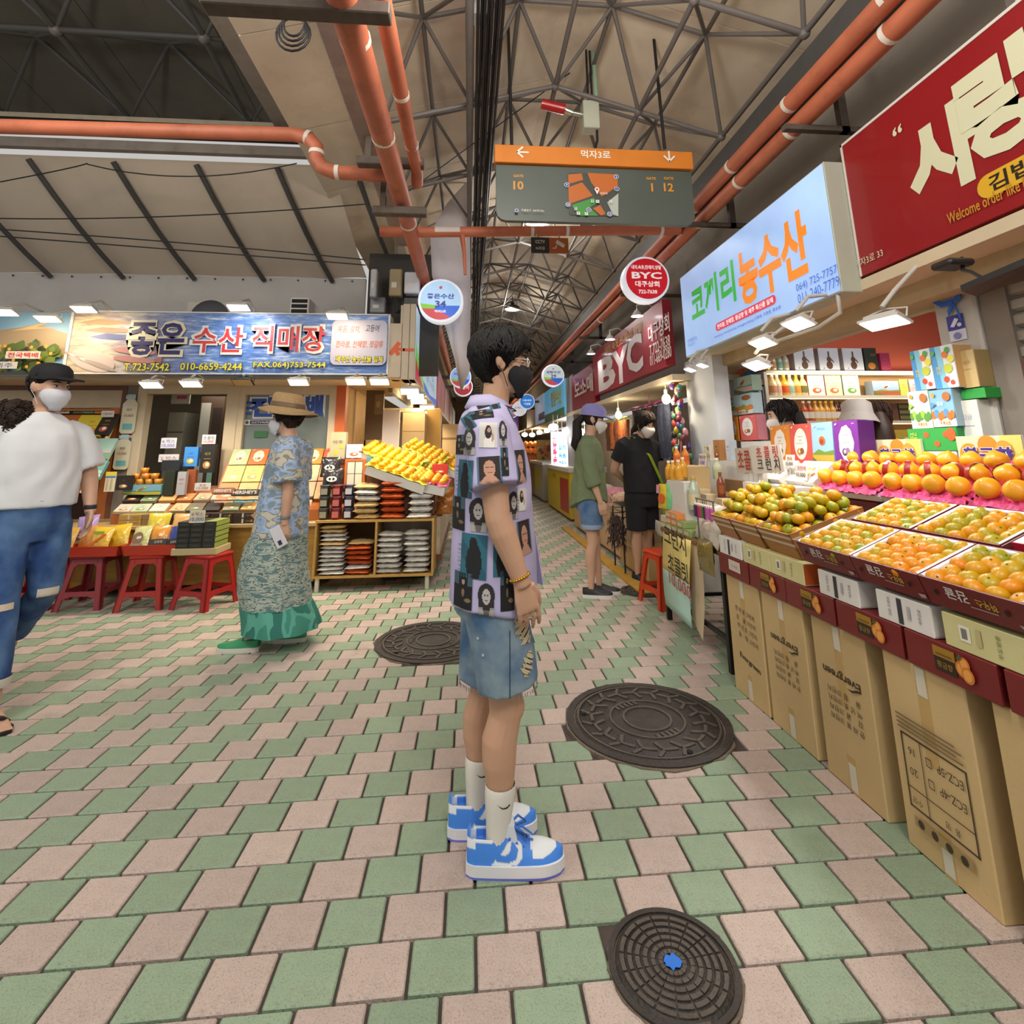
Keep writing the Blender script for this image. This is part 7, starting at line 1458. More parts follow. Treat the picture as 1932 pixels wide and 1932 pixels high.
hanger('lime hanger rack with orange patterned clothes by the bulb', at_x(1163, 790, 2.1), 1.1, M('lime_plastic', '#9ab52f', .4), 5, ['#8a4a22', '#b5602a', '#7a3f22', '#a8602f', '#5a3520'], .42)
t = T('hair_ties', 'long colourful bunch of hair ties hanging on the white wall end', 'accessories', at_x(1278, 720, 2.1)); q = random.Random(2); cl_ = ['#b53a2a', '#5a3a8a', '#2f7f7a', '#c9b52f', '#c98a9a', '#1f1f24', '#3a6a4a', '#8a2f3a', '#d0a0a0']
for k in range(34): mb = MB(); z = -.02 - .022 * k; mb.ell((q.uniform(-.04, .02), q.uniform(-.09, .09) * (1 + k / 34), z), (.025, .05, .035), None, 8, 6, Matrix.Rotation(q.uniform(-1, 1), 3, 'X')); mb.build('hair_tie', cm(cl_[k % 9]), t)
for k in range(8): mb = MB(); y = -.12 + .032 * k; mb.tube([(0, y, -.55), (-.02, y + .01, -.8), (.0, y - .01, -1.05)], [.018, .022, .014], 6); mb.build('scarf', cm(['#4a1f28', '#3f1a22', '#2a2f4a', '#c97a6a', '#6a2a2f', '#c9b0a0', '#2a2a4a', '#b56a5a'][k]), t)
# tables, freezers, cartons along the right row
def sunit(name, lab, cat, x0, x1, y0, y1, z, m, top=None, art=None, topm=None):
 t = T(name, lab, cat, (x0, y0, 0)); mb = MB(); mb.bx(0, x1 - x0, 0, y1 - y0, 0.04, z, ch=.01); mb.build('body', m, t)
 mb = MB(); mb.bx(.04, x1 - x0, .04, y1 - y0 - .04, 0, .04); mb.build('plinth', m_brownfr, t)
 if top: mb = MB(); mb.bx(-.02, x1 - x0 + .02, -.02, y1 - y0 + .02, z, z + top, ch=.015); mb.build('lid', topm or m_whitec, t)
 if art:
  f = Fl((-.0015, 0, 0), **LV); art(f, -(y1 - y0), 0, 0.04, z); f.build('side_print', t)
  f = Fl((0, -.0015, 0), **FV); art(f, 0, x1 - x0, .04, z); f.build('end_print', t)
 return t
sunit('clothes_counter', 'long beige carton counter beside the woman in green', 'counter', 1.78, 2.3, 5.85, 9.0, .66, cm('#c4a988'), None, lambda f, a, b, c, d: [f.rect(a + (b - a) * k / 4 - .008, c, a + (b - a) * k / 4 + .008, d, '#a58c6c') for k in (1, 2, 3)])
for k in range(3): mb = MB(); y = 6.6 + .8 * k; mb.ell((2.05, y, .68), (.24, .36, .09), M('folded_%d' % k, ('#c9a58f', '#b57a8a', '#cfc0b5')[k], .9, var=.4, vscale=20), 14, 8); tag(mb.build('clothes_pile'), 'heap of %s clothes on the beige counter' % ('tan', 'pinkish', 'pale')[k], 'clothes')
t = T('wire_basket', 'dark wire basket of fluffy brown dusters before the black shirt woman', 'basket', (1.62, 5.62, 0)); mb = MB()
for k in range(9): mb.tube([(0, .0 + .05 * k, .70), (.35, .05 * k, .70)], .004, 5)
for z in (.58, .64, .70): mb.tube([(0, 0, z), (.36, 0, z), (.36, .42, z), (0, .42, z), (0, 0, z)], .005, 5)
for x, y in ((.02, .02), (.34, .02), (.34, .4), (.02, .4)): mb.tube([(x, y, 0), (x, y, .7)], .009, 6)
mb.build('wires', m_iron_leg, t); q = random.Random(8); mb = MB()
for k in range(240): a = Vector((q.uniform(-.05, .05), q.uniform(-.02, .40), q.uniform(.30, .58))); mb.tube([a, a + Vector((q.uniform(-.05, .03), q.uniform(-.04, .04), -q.uniform(.04, .1)))], [.006, .002], 4)
stuff(mb.build('fluff', M('fluff_brown', '#4a3a3a', .9, var=.5, vscale=40), t))
sunit('low_carton', 'low beige carton under the dusters on the alley floor', 'cardboard box', 1.72, 2.2, 5.15, 6.1, .28, cm('#b08f60')); mb = MB(); mb.bx(1.55, 1.68, 4.9, 9, .0, .02); tag(mb.build('floor_line', M('yellow_line', '#b58a2a', .7, var=.15)), 'yellow painted kerb strip along the right row', 'kerb')
sunit('chest_freezer', 'yellow chest freezer with red panel and white lid', 'freezer', 1.85, 2.55, 9.7, 12.4, .86, cm('#cdb92a'), .10, lambda f, a, b, c, d: (f.rect(a + (b - a) * .62, c + .08, a + (b - a) * .95, d - .12, '#b52f2a'), f.text('구이용', a + (b - a) * .35, d - .12, .1, '#4a4a3a', w=.4)))
sunit('chest_freezer', 'grey and white chest freezer beyond the yellow one', 'freezer', 1.85, 2.55, 13.2, 16, .9, cm('#b9bcbc'), .08, lambda f, a, b, c, d: (f.rect(a + (b - a) * .4, c + .2, a + (b - a) * .8, d - .1, '#c9c63a'), f.rect(a, c, a + (b - a) * .4, d, '#8a7f68')))
t = T('menu_panel', 'white lit panel with pink and blue writing columns beside the freezers', 'sign'); mb = MB(); a_ = at_y(1041, 890, 12.6); b_ = at_y(1073, 814, 12.6); mb.bx(a_.x, b_.x, 12.6, 12.66, a_.z, b_.z); mb.build('panel', M('panel_glow', '#e4ecf5', .4, var=0, emit=.7), t); mb = MB(); mb.bx(a_.x, b_.x, 12.61, 12.65, 0, a_.z); mb.build('stand', m_lampcase, t); f = FY(12.6); w = b_.x - a_.x; h = b_.z - a_.z; f.rect(a_.x + w * .1, a_.z + h * .1, a_.x + w * .3, a_.z + h * .85, '#c9305a')
for k, s in enumerate('정가판매'): f.text(s, a_.x + w * .2, a_.z + h * (.76 - .19 * k), h * .12, '#f0e6ea', bold=.02)
for k, s in enumerate(('수산', '갈치', '옥돔', '고등어')): f.text(s, a_.x + w * .6, a_.z + h * (.80 - .2 * k), h * .13, '#2f86b5', w=w * .4, bold=.03)
f.build('writing', t, GLOWP)
q = random.Random(6)
for k in range(12):
 p = at_y(1010 + 8.5 * k, 800 + 14 * math.sin(k * 1.3) + (8 if k > 6 else 18), 9.6 + k * .15) if k > 3 else at_y(990 + 14 * k, 815 + q.uniform(-6, 8), 17)
 t = T('stall_lamp', '%s stall lamp hanging along the right row, %s from the left' % ('amber' if k <= 3 else 'white', ordn(k)), 'lamp', p, group='stall lamps far along the right row'); mb = MB(); mb.ell((0, 0, 0), (.10, .10, .07), None, 10, 6); mb.build('globe', m_glow_w if k <= 3 else m_glow_c, t); mb = MB(); mb.cyl((0, 0, .06), (0, 0, max(.1, 1.97 - p.z)), .008, n=6); mb.build('cord', m_lampcase, t)
point_light('far_light', (2.3, 11.5, 1.8), 60, (.92, .96, 1), .1); point_light('far_light', (2.2, 17, 1.8), 70, (1, .72, .38), .1); point_light('far_light', (1.3, 22, 2.2), 90, (1, .8, .5), .15)
m_orange_gl = M('lantern_orange', '#d0722a', .5, var=.3, vscale=12, emit=.25)
sunit('food_stall', 'orange glowing food stall far along the alley', 'stall', 1.75, 2.6, 17.2, 20, 1.0, M('stall_amber', '#c9802f', .6, var=.3, vscale=5)); 
for k in range(10): p = at_y(992 + 9 * (k % 5), 838 + 12 * (k // 5), 17.0); mb = MB(); mb.ell((0, 0, 0), (.09, .09, .10), None, 10, 7); o = mb.build('paper_lantern', m_orange_gl, None, p); tag(o, 'orange paper lantern at the far food stall, %s row, %s from the left' % (('upper', 'lower')[k // 5], ordn(k % 5)), 'lantern', 'orange lanterns far down the alley')
slab('stall_banner', 'orange banner below the lanterns far along the alley', 'banner', 986, 1014, 857, 872, 16.9, .03, '#a8481f', lambda f, w, h: f.text('한라봉빙수', 0, h * .5, h * .5, '#d9a04a', w=w * .8)); slab('picture_panel', 'lit picture panel with orange figures far along the alley', 'panel', 1013, 1038, 830, 872, 15.8, .03, '#b58a3a', lambda f, w, h: [f.blob(w * q.uniform(-.4, .4), h * q.uniform(.1, .9), w * .14, q.choice(['#c9602a', '#5a4a22', '#7a3a1a', '#d0a04a']), seed=k) for k in range(12)])
slab('purple_neon', 'purple lit panel far along the alley', 'sign', 966, 978, 780, 822, 18.5, .05, '#6a4ab5', None, None, True); sbox('wall_left_far_soffit', (-1.52, -.5, 8.75, 20, 1.93, 1.995), m_cream)
sbox('wall_far', (-1.5, 3.5, 27, 27.2, 0, 4), M('far_wall', '#5a4a38', .8, var=.3, vscale=2))
for k, (ya_, col) in enumerate(((9.0, '#a86a6a'), (11.6, '#b58a86'), (14.4, '#8a4a4a'), (17.5, '#9aa8b5'))):
 t = T('shop_sign', 'reddish banner sign, %s along the left alley side' % ordn(k), 'sign'); mb = MB(); mb.bx(-.70, -.56, ya_, ya_ + 2.4, 2.0, 2.72); mb.build('board', M('lsign_%d' % k, col, .5, var=.3, vscale=1.5, emit=.08), t)
for k in range(4): sunit('alley_counter', 'wooden produce counter, %s along the left alley side' % ordn(k), 'counter', -1.3, -.45, 8.6 + 3.2 * k, 11.4 + 3.2 * k, .75, cm('#9a7040'), .04, None, cm('#b58f4a'))
# pendant lamps and things hanging in the alley roof
def pendant(lab, px, py, y, rpx, top):
 p = at_y(px, py, y); r = rpx * (p - CC).dot(CF) / F_PX; t = T('pendant_lamp', lab, 'lamp', p); mb = MB(); mb.lathe([(r, 0), (r * .92, .05), (r * .45, r * .55), (r * .25, r * .65), (r * .25, r * .9), (0, r * .9)], 24); mb.build('shade', m_lampdark, t); mb = MB(); mb.lathe([(0, -.01), (r * .93, .015)], 24); mb.build('diffuser', m_glow_c, t); mb = MB(); mb.cyl((0, 0, r * .9), (0, 0, top - p.z), .008, n=6); mb.build('cord', m_cable, t); point_light('pendant_light', p + Vector((0, 0, -.12)), 40, (1, .96, .9), .12)
pendant('round pendant lamp glowing in the alley roof over the man\'s head', 967, 584, 10.0, 15, 4.4); pendant('pendant lamp glowing just under the wayfinding sign', 1015, 420, 6.2, 24, 4.5)
def oneoff(name, lab, cat, mb, m): return tag(mb.build(name, m), lab, cat)
# wayfinding sign
YH = 3.3; P = lambda a, b: cy(a, b, YH)
t = T('wayfinding_sign', 'hanging green and orange wayfinding sign with an alley map', 'sign', (0, 0, 0)); m_sg = M('sign_green', '#4a524b', .45, var=.12, vscale=2); m_so = M('sign_orange', '#c9761f', .45, var=.06)
q0, q1 = P(933, 277), P(1303, 290); zm = P(1118, 316)[1]; zb_ = P(1118, 420)[1]; zt_ = (q0[1] + q1[1]) / 2
mb = MB(); mb.bx(q0[0], q1[0], YH - .03, YH + .05, zm, zt_, ch=.004); mb.build('header', m_so, t)
r = .07; pts = [(q0[0] + .01, zm - .005), (q1[0] - .01, zm - .005), (q1[0] - .01, zb_ + r)] + [(q1[0] - .01 - r + r * math.cos(a), zb_ + r - r * math.sin(a)) for a in (.5, 1.0, 1.57)] + [(q0[0] + .01 + r - r * math.sin(a), zb_ + r - r * math.cos(a)) for a in (0, .5, 1.0, 1.57)]
mb = MB(); mb.prism([(x, YH, z) for x, z in pts][::-1], (0, .04, 0)); mb.build('panel', m_sg, t)
f = Fl((0, YH - .031, 0), **FV); WH = '#e2ddd0'
a = P(1122, 296); f.text('먹자3로', a[0], a[1], .065, WH, w=.215, bold=.02)
a = P(985, 292); f.line([(a[0] + .04, a[1]), (a[0] - .04, a[1])], .013, WH); f.line([(a[0], a[1] + .038), (a[0] - .04, a[1]), (a[0], a[1] - .038)], .013, WH); a = P(1259, 300); f.line([(a[0], a[1] + .04), (a[0], a[1] - .04)], .013, WH); f.line([(a[0] - .038, a[1]), (a[0], a[1] - .04), (a[0] + .038, a[1])], .013, WH); f.build('header_lettering', t)
f = Fl((0, YH - .001, 0), **FV, lift=.0006); OR = '#c98a2f'
for s, px, py, h in (('GATE', 978, 332, .022), ('10', 978, 350, .068), ('GATE', 1228, 337, .022), ('1', 1230, 354, .066), ('GATE', 1261, 337, .022), ('12', 1261, 354, .066)): a = P(px, py); f.text(s, a[0], a[1], h, OR, bold=.03)
a0, a1 = P(1071, 326), P(1166, 409); f.rrect(a0[0], a1[1], a1[0], a0[1], .02, '#3d423d'); mpx = lambda a, b: P(a, b)
for pl, c in (([(1072, 330), (1097, 328), (1100, 340), (1072, 348)], '#b5601f'), ([(1108, 327), (1165, 330), (1165, 352), (1135, 372), (1115, 345)], '#b5601f'), ([(1072, 354), (1098, 345), (1118, 370), (1073, 386)], '#b5601f'), ([(1078, 388), (1120, 374), (1126, 384), (1112, 392), (1128, 408), (1092, 408)], '#3f8a3a'), ([(1118, 394), (1132, 388), (1142, 404), (1134, 408)], '#b5601f'), ([(1145, 383), (1166, 366), (1166, 409), (1156, 406)], '#a9b0a6')): f.poly([mpx(*p) for p in pl][::-1], c)
for s, px, py in (('9', 1069, 350), ('2', 1162, 335), ('1', 1163, 358), ('10', 1071, 388), ('11', 1110, 398), ('12', 1149, 406)): a = P(px, py); f.ell(*a, .018, .018, '#d6dae0'); f.ell(*a, .0145, .0145, '#2a3f8a'); f.text(s, a[0], a[1], .016, '#e6e6ea', bold=.02)
a = P(1125, 360); f.ell(a[0], a[1], .017, .017, '#e6e2da'); f.poly([(a[0] - .014, a[1] - .008), (a[0], a[1] - .04), (a[0] + .014, a[1] - .008)], '#e6e2da'); f.ell(a[0], a[1], .009, .009, '#b5353a')
for px, py, s in ((1090, 405, 'P'), (1105, 406, 'P'), (1126, 383, '☎'),): a = P(px, py); f.rect(a[0] - .012, a[1] - .012, a[0] + .012, a[1] + .012, '#c9d6c4'); f.text('P', a[0], a[1], .014, '#3f6a3a')
for px, py in ((1085, 397), (1116, 383), (1150, 384)):
 for d in (-.006, .006): a = P(px, py); f.rect(a[0] + d - .003, a[1] - .011, a[0] + d + .003, a[1] + .004, '#d6dcd2'); f.ell(a[0] + d, a[1] + .009, .0035, .0035, '#d6dcd2', 8)
a = P(1137, 369); f.text('현위치', a[0], a[1], .018, '#e6e2da'); a = P(974, 401); f.ell(*a, .013, .013, '#d6dae0'); f.ell(*a, .010, .010, '#2a3f8a'); a = P(999, 401); f.text('주출입구  GATE No.', a[0] + .02, a[1], .017, WH, w=.16); f.build('map_print', t)
for px, pt in ((963, -30), (1252, -30)):
 b = P(px + 3, 279); mb = MB(); mb.cyl((b[0], YH + .01, b[1]), (b[0] - .02, YH + .01, 4.48), .012, n=8); mb.build('pole', M('black_pole', '#171717', .4), t)
# CCTV sign under the crossbar
YC = 4.25; P = lambda a, b: cy(a, b, YC); a0, a1 = P(1002, 447), P(1073, 478); t = T('camera_sign', 'black and orange camera notice sign hanging from the orange crossbar', 'sign'); xm_ = P(1036, 460)[0]
mb = MB(); mb.bx(a0[0], xm_, YC, YC + .02, a1[1], a0[1], ch=.003); mb.build('black_half', cm('#2a2829'), t); mb = MB(); mb.bx(xm_, a1[0], YC, YC + .02, a1[1], a0[1], ch=.003); mb.build('orange_half', cm('#a85a26'), t)
f = Fl((0, YC - .001, 0), **FV); f.text('CCTV', (a0[0] + xm_) / 2, (a0[1] * .7 + a1[1] * .3), .032, WH, w=.085, bold=.02); f.text('녹화중', (a0[0] + xm_) / 2, (a0[1] * .28 + a1[1] * .72), .032, WH, w=.085); c = ((xm_ + a1[0]) / 2, (a0[1] + a1[1]) / 2); f.poly([(c[0] - .03, c[1] + .02), (c[0] - .015, c[1] + .05), (c[0] + .055, c[1] + .005), (c[0] + .04, c[1] - .025)], WH); f.line([(c[0] - .02, c[1] + .0), (c[0] - .03, c[1] - .03), (c[0] - .055, c[1] - .03)], .008, WH); f.text('CCTV', c[0] + .013, c[1] + .013, .014, '#a85a26', rot=-.55); f.build('print', t)
for dx in (.05, .25): mb = MB(); mb.cyl((a0[0] + dx, YC + .01, a0[1]), (a0[0] + dx, YC + .01, a0[1] + .03), .004, n=6); mb.build('hook', m_clear, t)
# alarm on its conduit
YA = 3.6; P3 = lambda a, b: at_y(a, b, YA); t = T('fire_alarm', 'red cylindrical alarm on a grey box hanging on a green conduit', 'alarm'); a, b = P3(1022, 196), P3(1066, 207)
mb = MB(); mb.cyl(a, b, .042, n=20); mb.build('horn', M('alarm_red', '#a8181c', .3, var=.05, coat=.3), t); c = P3(1080, 213); mb = MB(); mb.cyl(b, c, .024, n=14); mb.cyl(c, P3(1100, 217), .018, n=12); mb.build('neck', M('chrome', '#b9bcae', .2, metal=.8, var=.05), t)
a, b = P3(1100, 245), P3(1128, 195); mb = MB(); mb.bx(a.x, b.x, YA - .04, YA + .07, a.z, b.z, ch=.006); mb.build('junction_box', M('box_grey', '#b5b9a6', .5, var=.04), t); mb = MB(); e = P3(1124, 150); mb.tube([P3(1128, 240), P3(1122, 140), P3(1117, 75)], .018, 10); mb.build('conduit', M('conduit_green', '#8fa88f', .5, var=.06), t)
for k in (0, 1): mb = MB(); mb.tube([P3(1118 - 8 * k, 200), P3(1111 - 6 * k, 78)], .009, 6); mb.build('cable', m_cable, t)
mb = MB(); mb.tube([P3(1126, 240), P3(1127, 265), P3(1118, 300)], .01, 6); mb.build('cable', m_cable, t)
# thin wires
t = T('wires', 'thin dark wires strung across the white membrane', 'cable')
for pts in (((-10, 412), (300, 418), (690, 385)), ((-10, 432), (340, 455), (690, 490)), ((-10, 445), (350, 472), (690, 500)), ((-10, 345), (150, 315), (165, 308)), ((165, 310), (350, 357), (560, 308))):
 mb = MB(); a, b, c = [at_y(p[0], p[1], 4.6) for p in pts]; mb.tube([a * (1 - s) ** 2 + b * 2 * s * (1 - s) + c * s * s for s in [k / 10 for k in range(11)]], .006, 5); mb.build('wire', m_cable, t)
t = T('wires', 'coil of black cable by the bracket at the frame top', 'cable'); mb = MB(); c = at_y(555, 45, 2.2)
for k in range(4): mb.tube([(c.x + (.05 + .01 * k) * math.cos(i * PI / 8), c.y, c.z + (.07 + .008 * k) * math.sin(i * PI / 8) - .02 * k) for i in range(17)], .006, 5)
mb.build('coil', m_cable, t)
t = T('guy_wire', 'dark diagonal guy wire crossing behind the wayfinding sign', 'cable'); mb = MB(); mb.tube([at_y(765, 365, 3.9), at_y(1085, 130, 3.9)], .005, 5); mb.build('wire', m_cable, t)
t = T('junction_box', 'small white box beside the overhead cable bundle at the frame top', 'box', at_y(884, 23, 2.6)); mb = MB(); mb.bx(0, .115, 0, .1, 0, .11, ch=.004); mb.build('case', m_whitec, t); mb = MB(); mb.bx(.04, .07, .04, .07, .11, .3); mb.build('hanger', m_steel_d, t)
# ================================================================== PEOPLE (local frame: facing +X, left hand +Y, origin on the floor)
def remesh(mb, name, mat, parent, vox=.007, sm=4, fold=0.0):
 me = mb.mesh('tmp'); o = bpy.data.objects.new('tmp', me)
 m = o.modifiers.new('r', 'REMESH'); m.mode = 'VOXEL'; m.voxel_size = vox; m.use_smooth_shade = True
 s = o.modifiers.new('s', 'SMOOTH'); s.factor = .5; s.iterations = sm
 e = eval_mesh(o, name); bpy.data.meshes.remove(me); e.materials.clear(); e.materials.append(mat)
 if fold:
  n = len(e.vertices); co = np.zeros(n * 3); no = np.zeros(n * 3); e.vertices.foreach_get('co', co); e.vertices.foreach_get('normal', no); co = co.reshape(-1, 3); no = no.reshape(-1, 3)
  x, y, z = co.T; d = np.sin(x * 31 + y * 23 + 2.2 * np.sin(z * 11 + x * 9)) * np.sin(z * 7 + y * 13 + 1.3) + .6 * np.sin((x - y) * 47 + z * 19 + 1.7 * np.sin(z * 17)); e.vertices.foreach_set('co', (co + no * (fold * d)[:, None]).ravel()); e.update()
 e.polygons.foreach_set('use_smooth', [True] * len(e.polygons)); return new_obj(name, e, parent)
def V3(*a): return Vector(a)
HR = [(-.002, .052, .026, .026), (.012, .045, .046, .042), (.035, .030, .064, .054), (.065, .016, .079, .063), (.10, .006, .090, .070), (.135, .000, .096, .0745), (.165, -.004, .096, .074), (.195, -.008, .084, .065), (.215, -.010, .064, .050), (.229, -.011, .036, .028)]
def hr(z):
 if z <= HR[0][0]: return HR[0][1:]
 for a, b in zip(HR[:-1], HR[1:]):
  if a[0] <= z <= b[0]: k = (z - a[0]) / (b[0] - a[0]); return tuple(a[i] + (b[i] - a[i]) * k for i in (1, 2, 3))
 return HR[-1][1:]
def headM(loc, yaw=0, pitch=0): return Matrix.Translation(loc) @ Matrix.Rotation(yaw, 4, 'Z') @ Matrix.Rotation(pitch, 4, 'Y')
def add_head(mb, Hm, n=24):
 mb.xf = Hm; mb.loft([[V3(cx + rx * math.cos(2 * PI * i / n), ry * math.sin(2 * PI * i / n) * (1 - .12 * max(0, math.cos(2 * PI * i / n))), z) for i in range(n)] for z, cx, rx, ry in HR])
 mb.loft([[V3(.09 + .016 * k + .006 * math.cos(a), (.007 + .008 * k) * math.sin(a), z) for a in [2 * PI * i / 8 for i in range(8)]] for z, k in ((.128, 0), (.105, .5), (.088, 1.15), (.078, .9), (.073, .1))])
 mb.ell((.072, 0, .138), (.024, .05, .010)); 
 for s in (-1, 1):
  mb.ell((.055, s * .042, .09), (.03, .024, .02)); mb.ell((-.004, s * .0745, .105), (.021, .008, .033), rot=Matrix.Rotation(-.2, 3, 'Y')); mb.ell((-.012, s * .082, .110), (.014, .008, .026))
 mb.tube([V3(-.02, 0, -.10), V3(-.012, 0, -.02), V3(-.005, 0, .06)], [.058, .053, .055], 14); mb.xf = None
def face_bits(Hm, par, skin, hair='#1a1614', nmb=1, eyes=True):
 for s in (-1, 1):
  if eyes:
   mb = MB(); mb.xf = Hm; mb.ell((.0815, s * .031, .117), (.007, .014, .006), M('eye_white', '#d6d0c8', .3, var=0)); mb.ell((.0865, s * .031, .117), (.0035, .0055, .0055), M('iris', '#20140e', .2, var=0)); mb.ell((.083, s * .031, .1225), (.008, .016, .003), M('lash', '#1d1512', .6, var=0)); mb.build('eye', None, par)
  mb = MB(); mb.xf = Hm; mb.tube([V3(.090, s * .014, .138), V3(.088, s * .032, .143), V3(.076, s * .05, .138)], [.004, .005, .002], 6); mb.build('eyebrow', M('brow', hair, .8, var=0), par)
def mask(Hm, par, col, name='face_mask', big=1.0, fold=True):
 mb = MB(); mb.xf = Hm; rows = [(-.022, 60, .006), (-.004, 74, .012), (.015, 84, .017), (.035, 88, .020), (.055, 86, .026), (.075, 78, .026), (.092, 66, .017), (.100, 52, .010)]; V = []; F = []; n = 18
 for j, (z, am, pr) in enumerate(rows):
  cx, rx, ry = hr(max(z, 0)); 
  for i in range(n + 1):
   a = math.radians(-am + 2 * am * i / n); c = math.cos(a); k = (abs(i - n / 2) / (n / 2)); e = pr * big * (1 - k ** 2) + .006 + (.003 if fold and j in (2, 4) else 0)
   V.append(V3(cx + (rx + e) * c, (ry + e * .6 + .003) * math.sin(a), z))
 for j in range(len(rows) - 1):
  for i in range(n): a = j * (n + 1) + i; F.append((a, a + 1, a + n + 2, a + n + 1))
 m = M('mask_' + col.strip('#'), col, .85, var=.05, bump=.15, bscale=200); mb.add(V, F, m, True); o = mb.build(name, None, par); md = o.modifiers.new('t', 'SOLIDIFY'); md.thickness = .003
 mb = MB(); mb.xf = Hm
 for s in (-1, 1):
  for z0 in (.012, .088): mb.tube([V3(.028, s * .066, z0), V3(.008, s * .078, .5 * z0 + .055), V3(-.012, s * .084, .115 if z0 > .05 else .088)], .0016, 5)
 mb.build('mask_strap', m, par)
def hairdo(Hm, par, low, t=.022, top=.255, col='#15110f', locks=120, lock_len=.6, name='hair', seed=1, wave=0.0, r=.006):
 m = M('hair_' + col.strip('#'), col, .62, var=.25, vscale=40, bump=.5, spec=.3, bscale=160, stretch=(1, 1, .25)); q = random.Random(seed); mb = MB(); mb.xf = Hm; n = 36; L_ = 10
 def P(th, k, off=0):
  zl = low(th); z = zl + (top - zl) * k; zz = min(z, .2); cx, rx, ry = hr(zz); u = max(0, (z - .13) / (top - .13)); sh = math.sqrt(max(0, 1 - u ** 2.6)) if z > .13 else 1
  if z > .13: cx, rx, ry = -.002 - .004 * u, .097, .0755
  return V3(cx - .004 + (rx + t) * sh * math.cos(th) + off * math.cos(th), (ry + t) * sh * math.sin(th) + off * math.sin(th), z + off * .5 * u)
 rings = [[P(2 * PI * i / n, j / L_, q.uniform(-.003, .003)) for i in range(n)] for j in range(L_ + 1)]; mb.loft(rings, m)
 for k in range(locks):
  th = q.uniform(0, 2 * PI); a = q.uniform(.35, .98); b = max(-.06, a - lock_len * q.uniform(.5, 1)); d = q.uniform(-.25, .25)
  pts = [P(th + d * s + wave * math.sin(s * 9 + k), a + (b - a) * s, .004 + .004 * math.sin(s * PI)) for s in (0, .25, .5, .75, 1)]; mb.tube(pts, [r * .6, r, r, r * .7, r * .12], 5, m, False)
 return mb.build(name, None, par)
def add_hand(mb, w, d, n, t, curl=.35, sc=1.0):
 """w wrist, d finger direction, n palm normal, t thumb side"""
 d = Vector(d).normalized(); n = Vector(n); n = (n - d * n.dot(d)).normalized(); t = Vector(t); t = (t - d * t.dot(d) - n * t.dot(n)).normalized(); w = Vector(w)
 rings = []
 for s, hw, th in ((-.02, .025, .019), (.02, .031, .016), (.055, .039, .015), (.085, .040, .013), (.098, .036, .010)):
  rings.append([w + (d * s + t * hw * math.cos(2 * PI * i / 12) + n * th * math.sin(2 * PI * i / 12)) * sc for i in range(12)])
 mb.loft(rings)
 for k, (o, L_) in enumerate(((.033, .074), (.011, .084), (-.011, .079), (-.032, .062))):
  p = w + (d * .088 + t * o) * sc; pts = [p]; ang = curl * (.6 + .12 * k)
  for f_ in (.42, .33, .25):
   p = p + (d * math.cos(ang) + n * math.sin(ang)) * L_ * f_ * sc; pts.append(p); ang += curl * 1.1
  mb.tube(pts, [.0086 * sc, .0080 * sc, .0074 * sc, .0060 * sc], 8)
 p = w + (d * .022 + t * .028) * sc; pts = [p, p + (d * .035 + t * .018 + n * .008) * sc, p + (d * .062 + t * .020 + n * .018) * sc, p + (d * .085 + t * .016 + n * .026) * sc]; mb.tube(pts, [.014 * sc, .012 * sc, .0095 * sc, .007 * sc], 8)
def ringz(cx, cy, z, rx, ry, n=20, tiltx=0): return [V3(cx + rx * math.cos(2 * PI * i / n), cy + ry * math.sin(2 * PI * i / n), z + tiltx * math.cos(2 * PI * i / n)) for i in range(n)]
def add_leg(mb, hip, knee, ank, sc=1.0, foot=None):
 h, k, a = Vector(hip), Vector(knee), Vector(ank); u = (a - k).normalized(); back = V3(-1, 0, 0)
 mb.tube([h, h.lerp(k, .35), h.lerp(k, .7), h.lerp(k, .93), k.lerp(a, .06)], [.085 * sc, .082 * sc, .064 * sc, .054 * sc, .052 * sc], 16)
 mb.tube([k.lerp(a, -.06), k.lerp(a, .05), k.lerp(a, .28) + back * .016, k.lerp(a, .45) + back * .013, k.lerp(a, .75), a, a + V3(0, 0, -.04)], [.050 * sc, .051 * sc, .056 * sc, .053 * sc, .036 * sc, .030 * sc, .030 * sc], 16)
 mb.ell(k + V3(.026, 0, 0) * sc, (.034 * sc, .036 * sc, .045 * sc))
def add_foot(mb, a, yaw=0, L_=.25):
 R4 = Matrix.Rotation(yaw, 3, 'Z'); a = Vector(a); 
 rings = []
 for s, w, h, z in ((-.06, .022, .03, .03), (-.03, .032, .045, .045), (.03, .036, .035, .036), (.09, .042, .026, .026), (.14, .044, .018, .018), (.165, .038, .013, .014)): rings.append([V3(a.x, a.y, 0) + R4 @ V3(s, w * math.cos(2 * PI * i / 12), 0) + V3(0, 0, z + h * math.sin(2 * PI * i / 12)) for i in range(12)])
 mb.loft(rings)
 for k, (o, L2) in enumerate(((.030, .05), (.012, .045), (-.004, .04), (-.019, .034), (-.033, .028))): mb.tube([V3(a.x, a.y, .013) + R4 @ V3(.15, o, 0), V3(a.x, a.y, .012) + R4 @ V3(.15 + L2, o * 1.05, 0)], [.011 if k == 0 else .009, .008 if k == 0 else .0065], 8)
def add_arm(mb, sh, el, wr, sc=1.0):
 s, e, w = Vector(sh), Vector(el), Vector(wr); mb.tube([s, s.lerp(e, .3), s.lerp(e, .75), e], [.054 * sc, .050 * sc, .042 * sc, .039 * sc], 14); mb.tube([s.lerp(e, .93), e, e.lerp(w, .25), e.lerp(w, .6), w, w + (w - e).normalized() * .02], [.038 * sc, .039 * sc, .041 * sc, .034 * sc, .026 * sc, .026 * sc], 14)
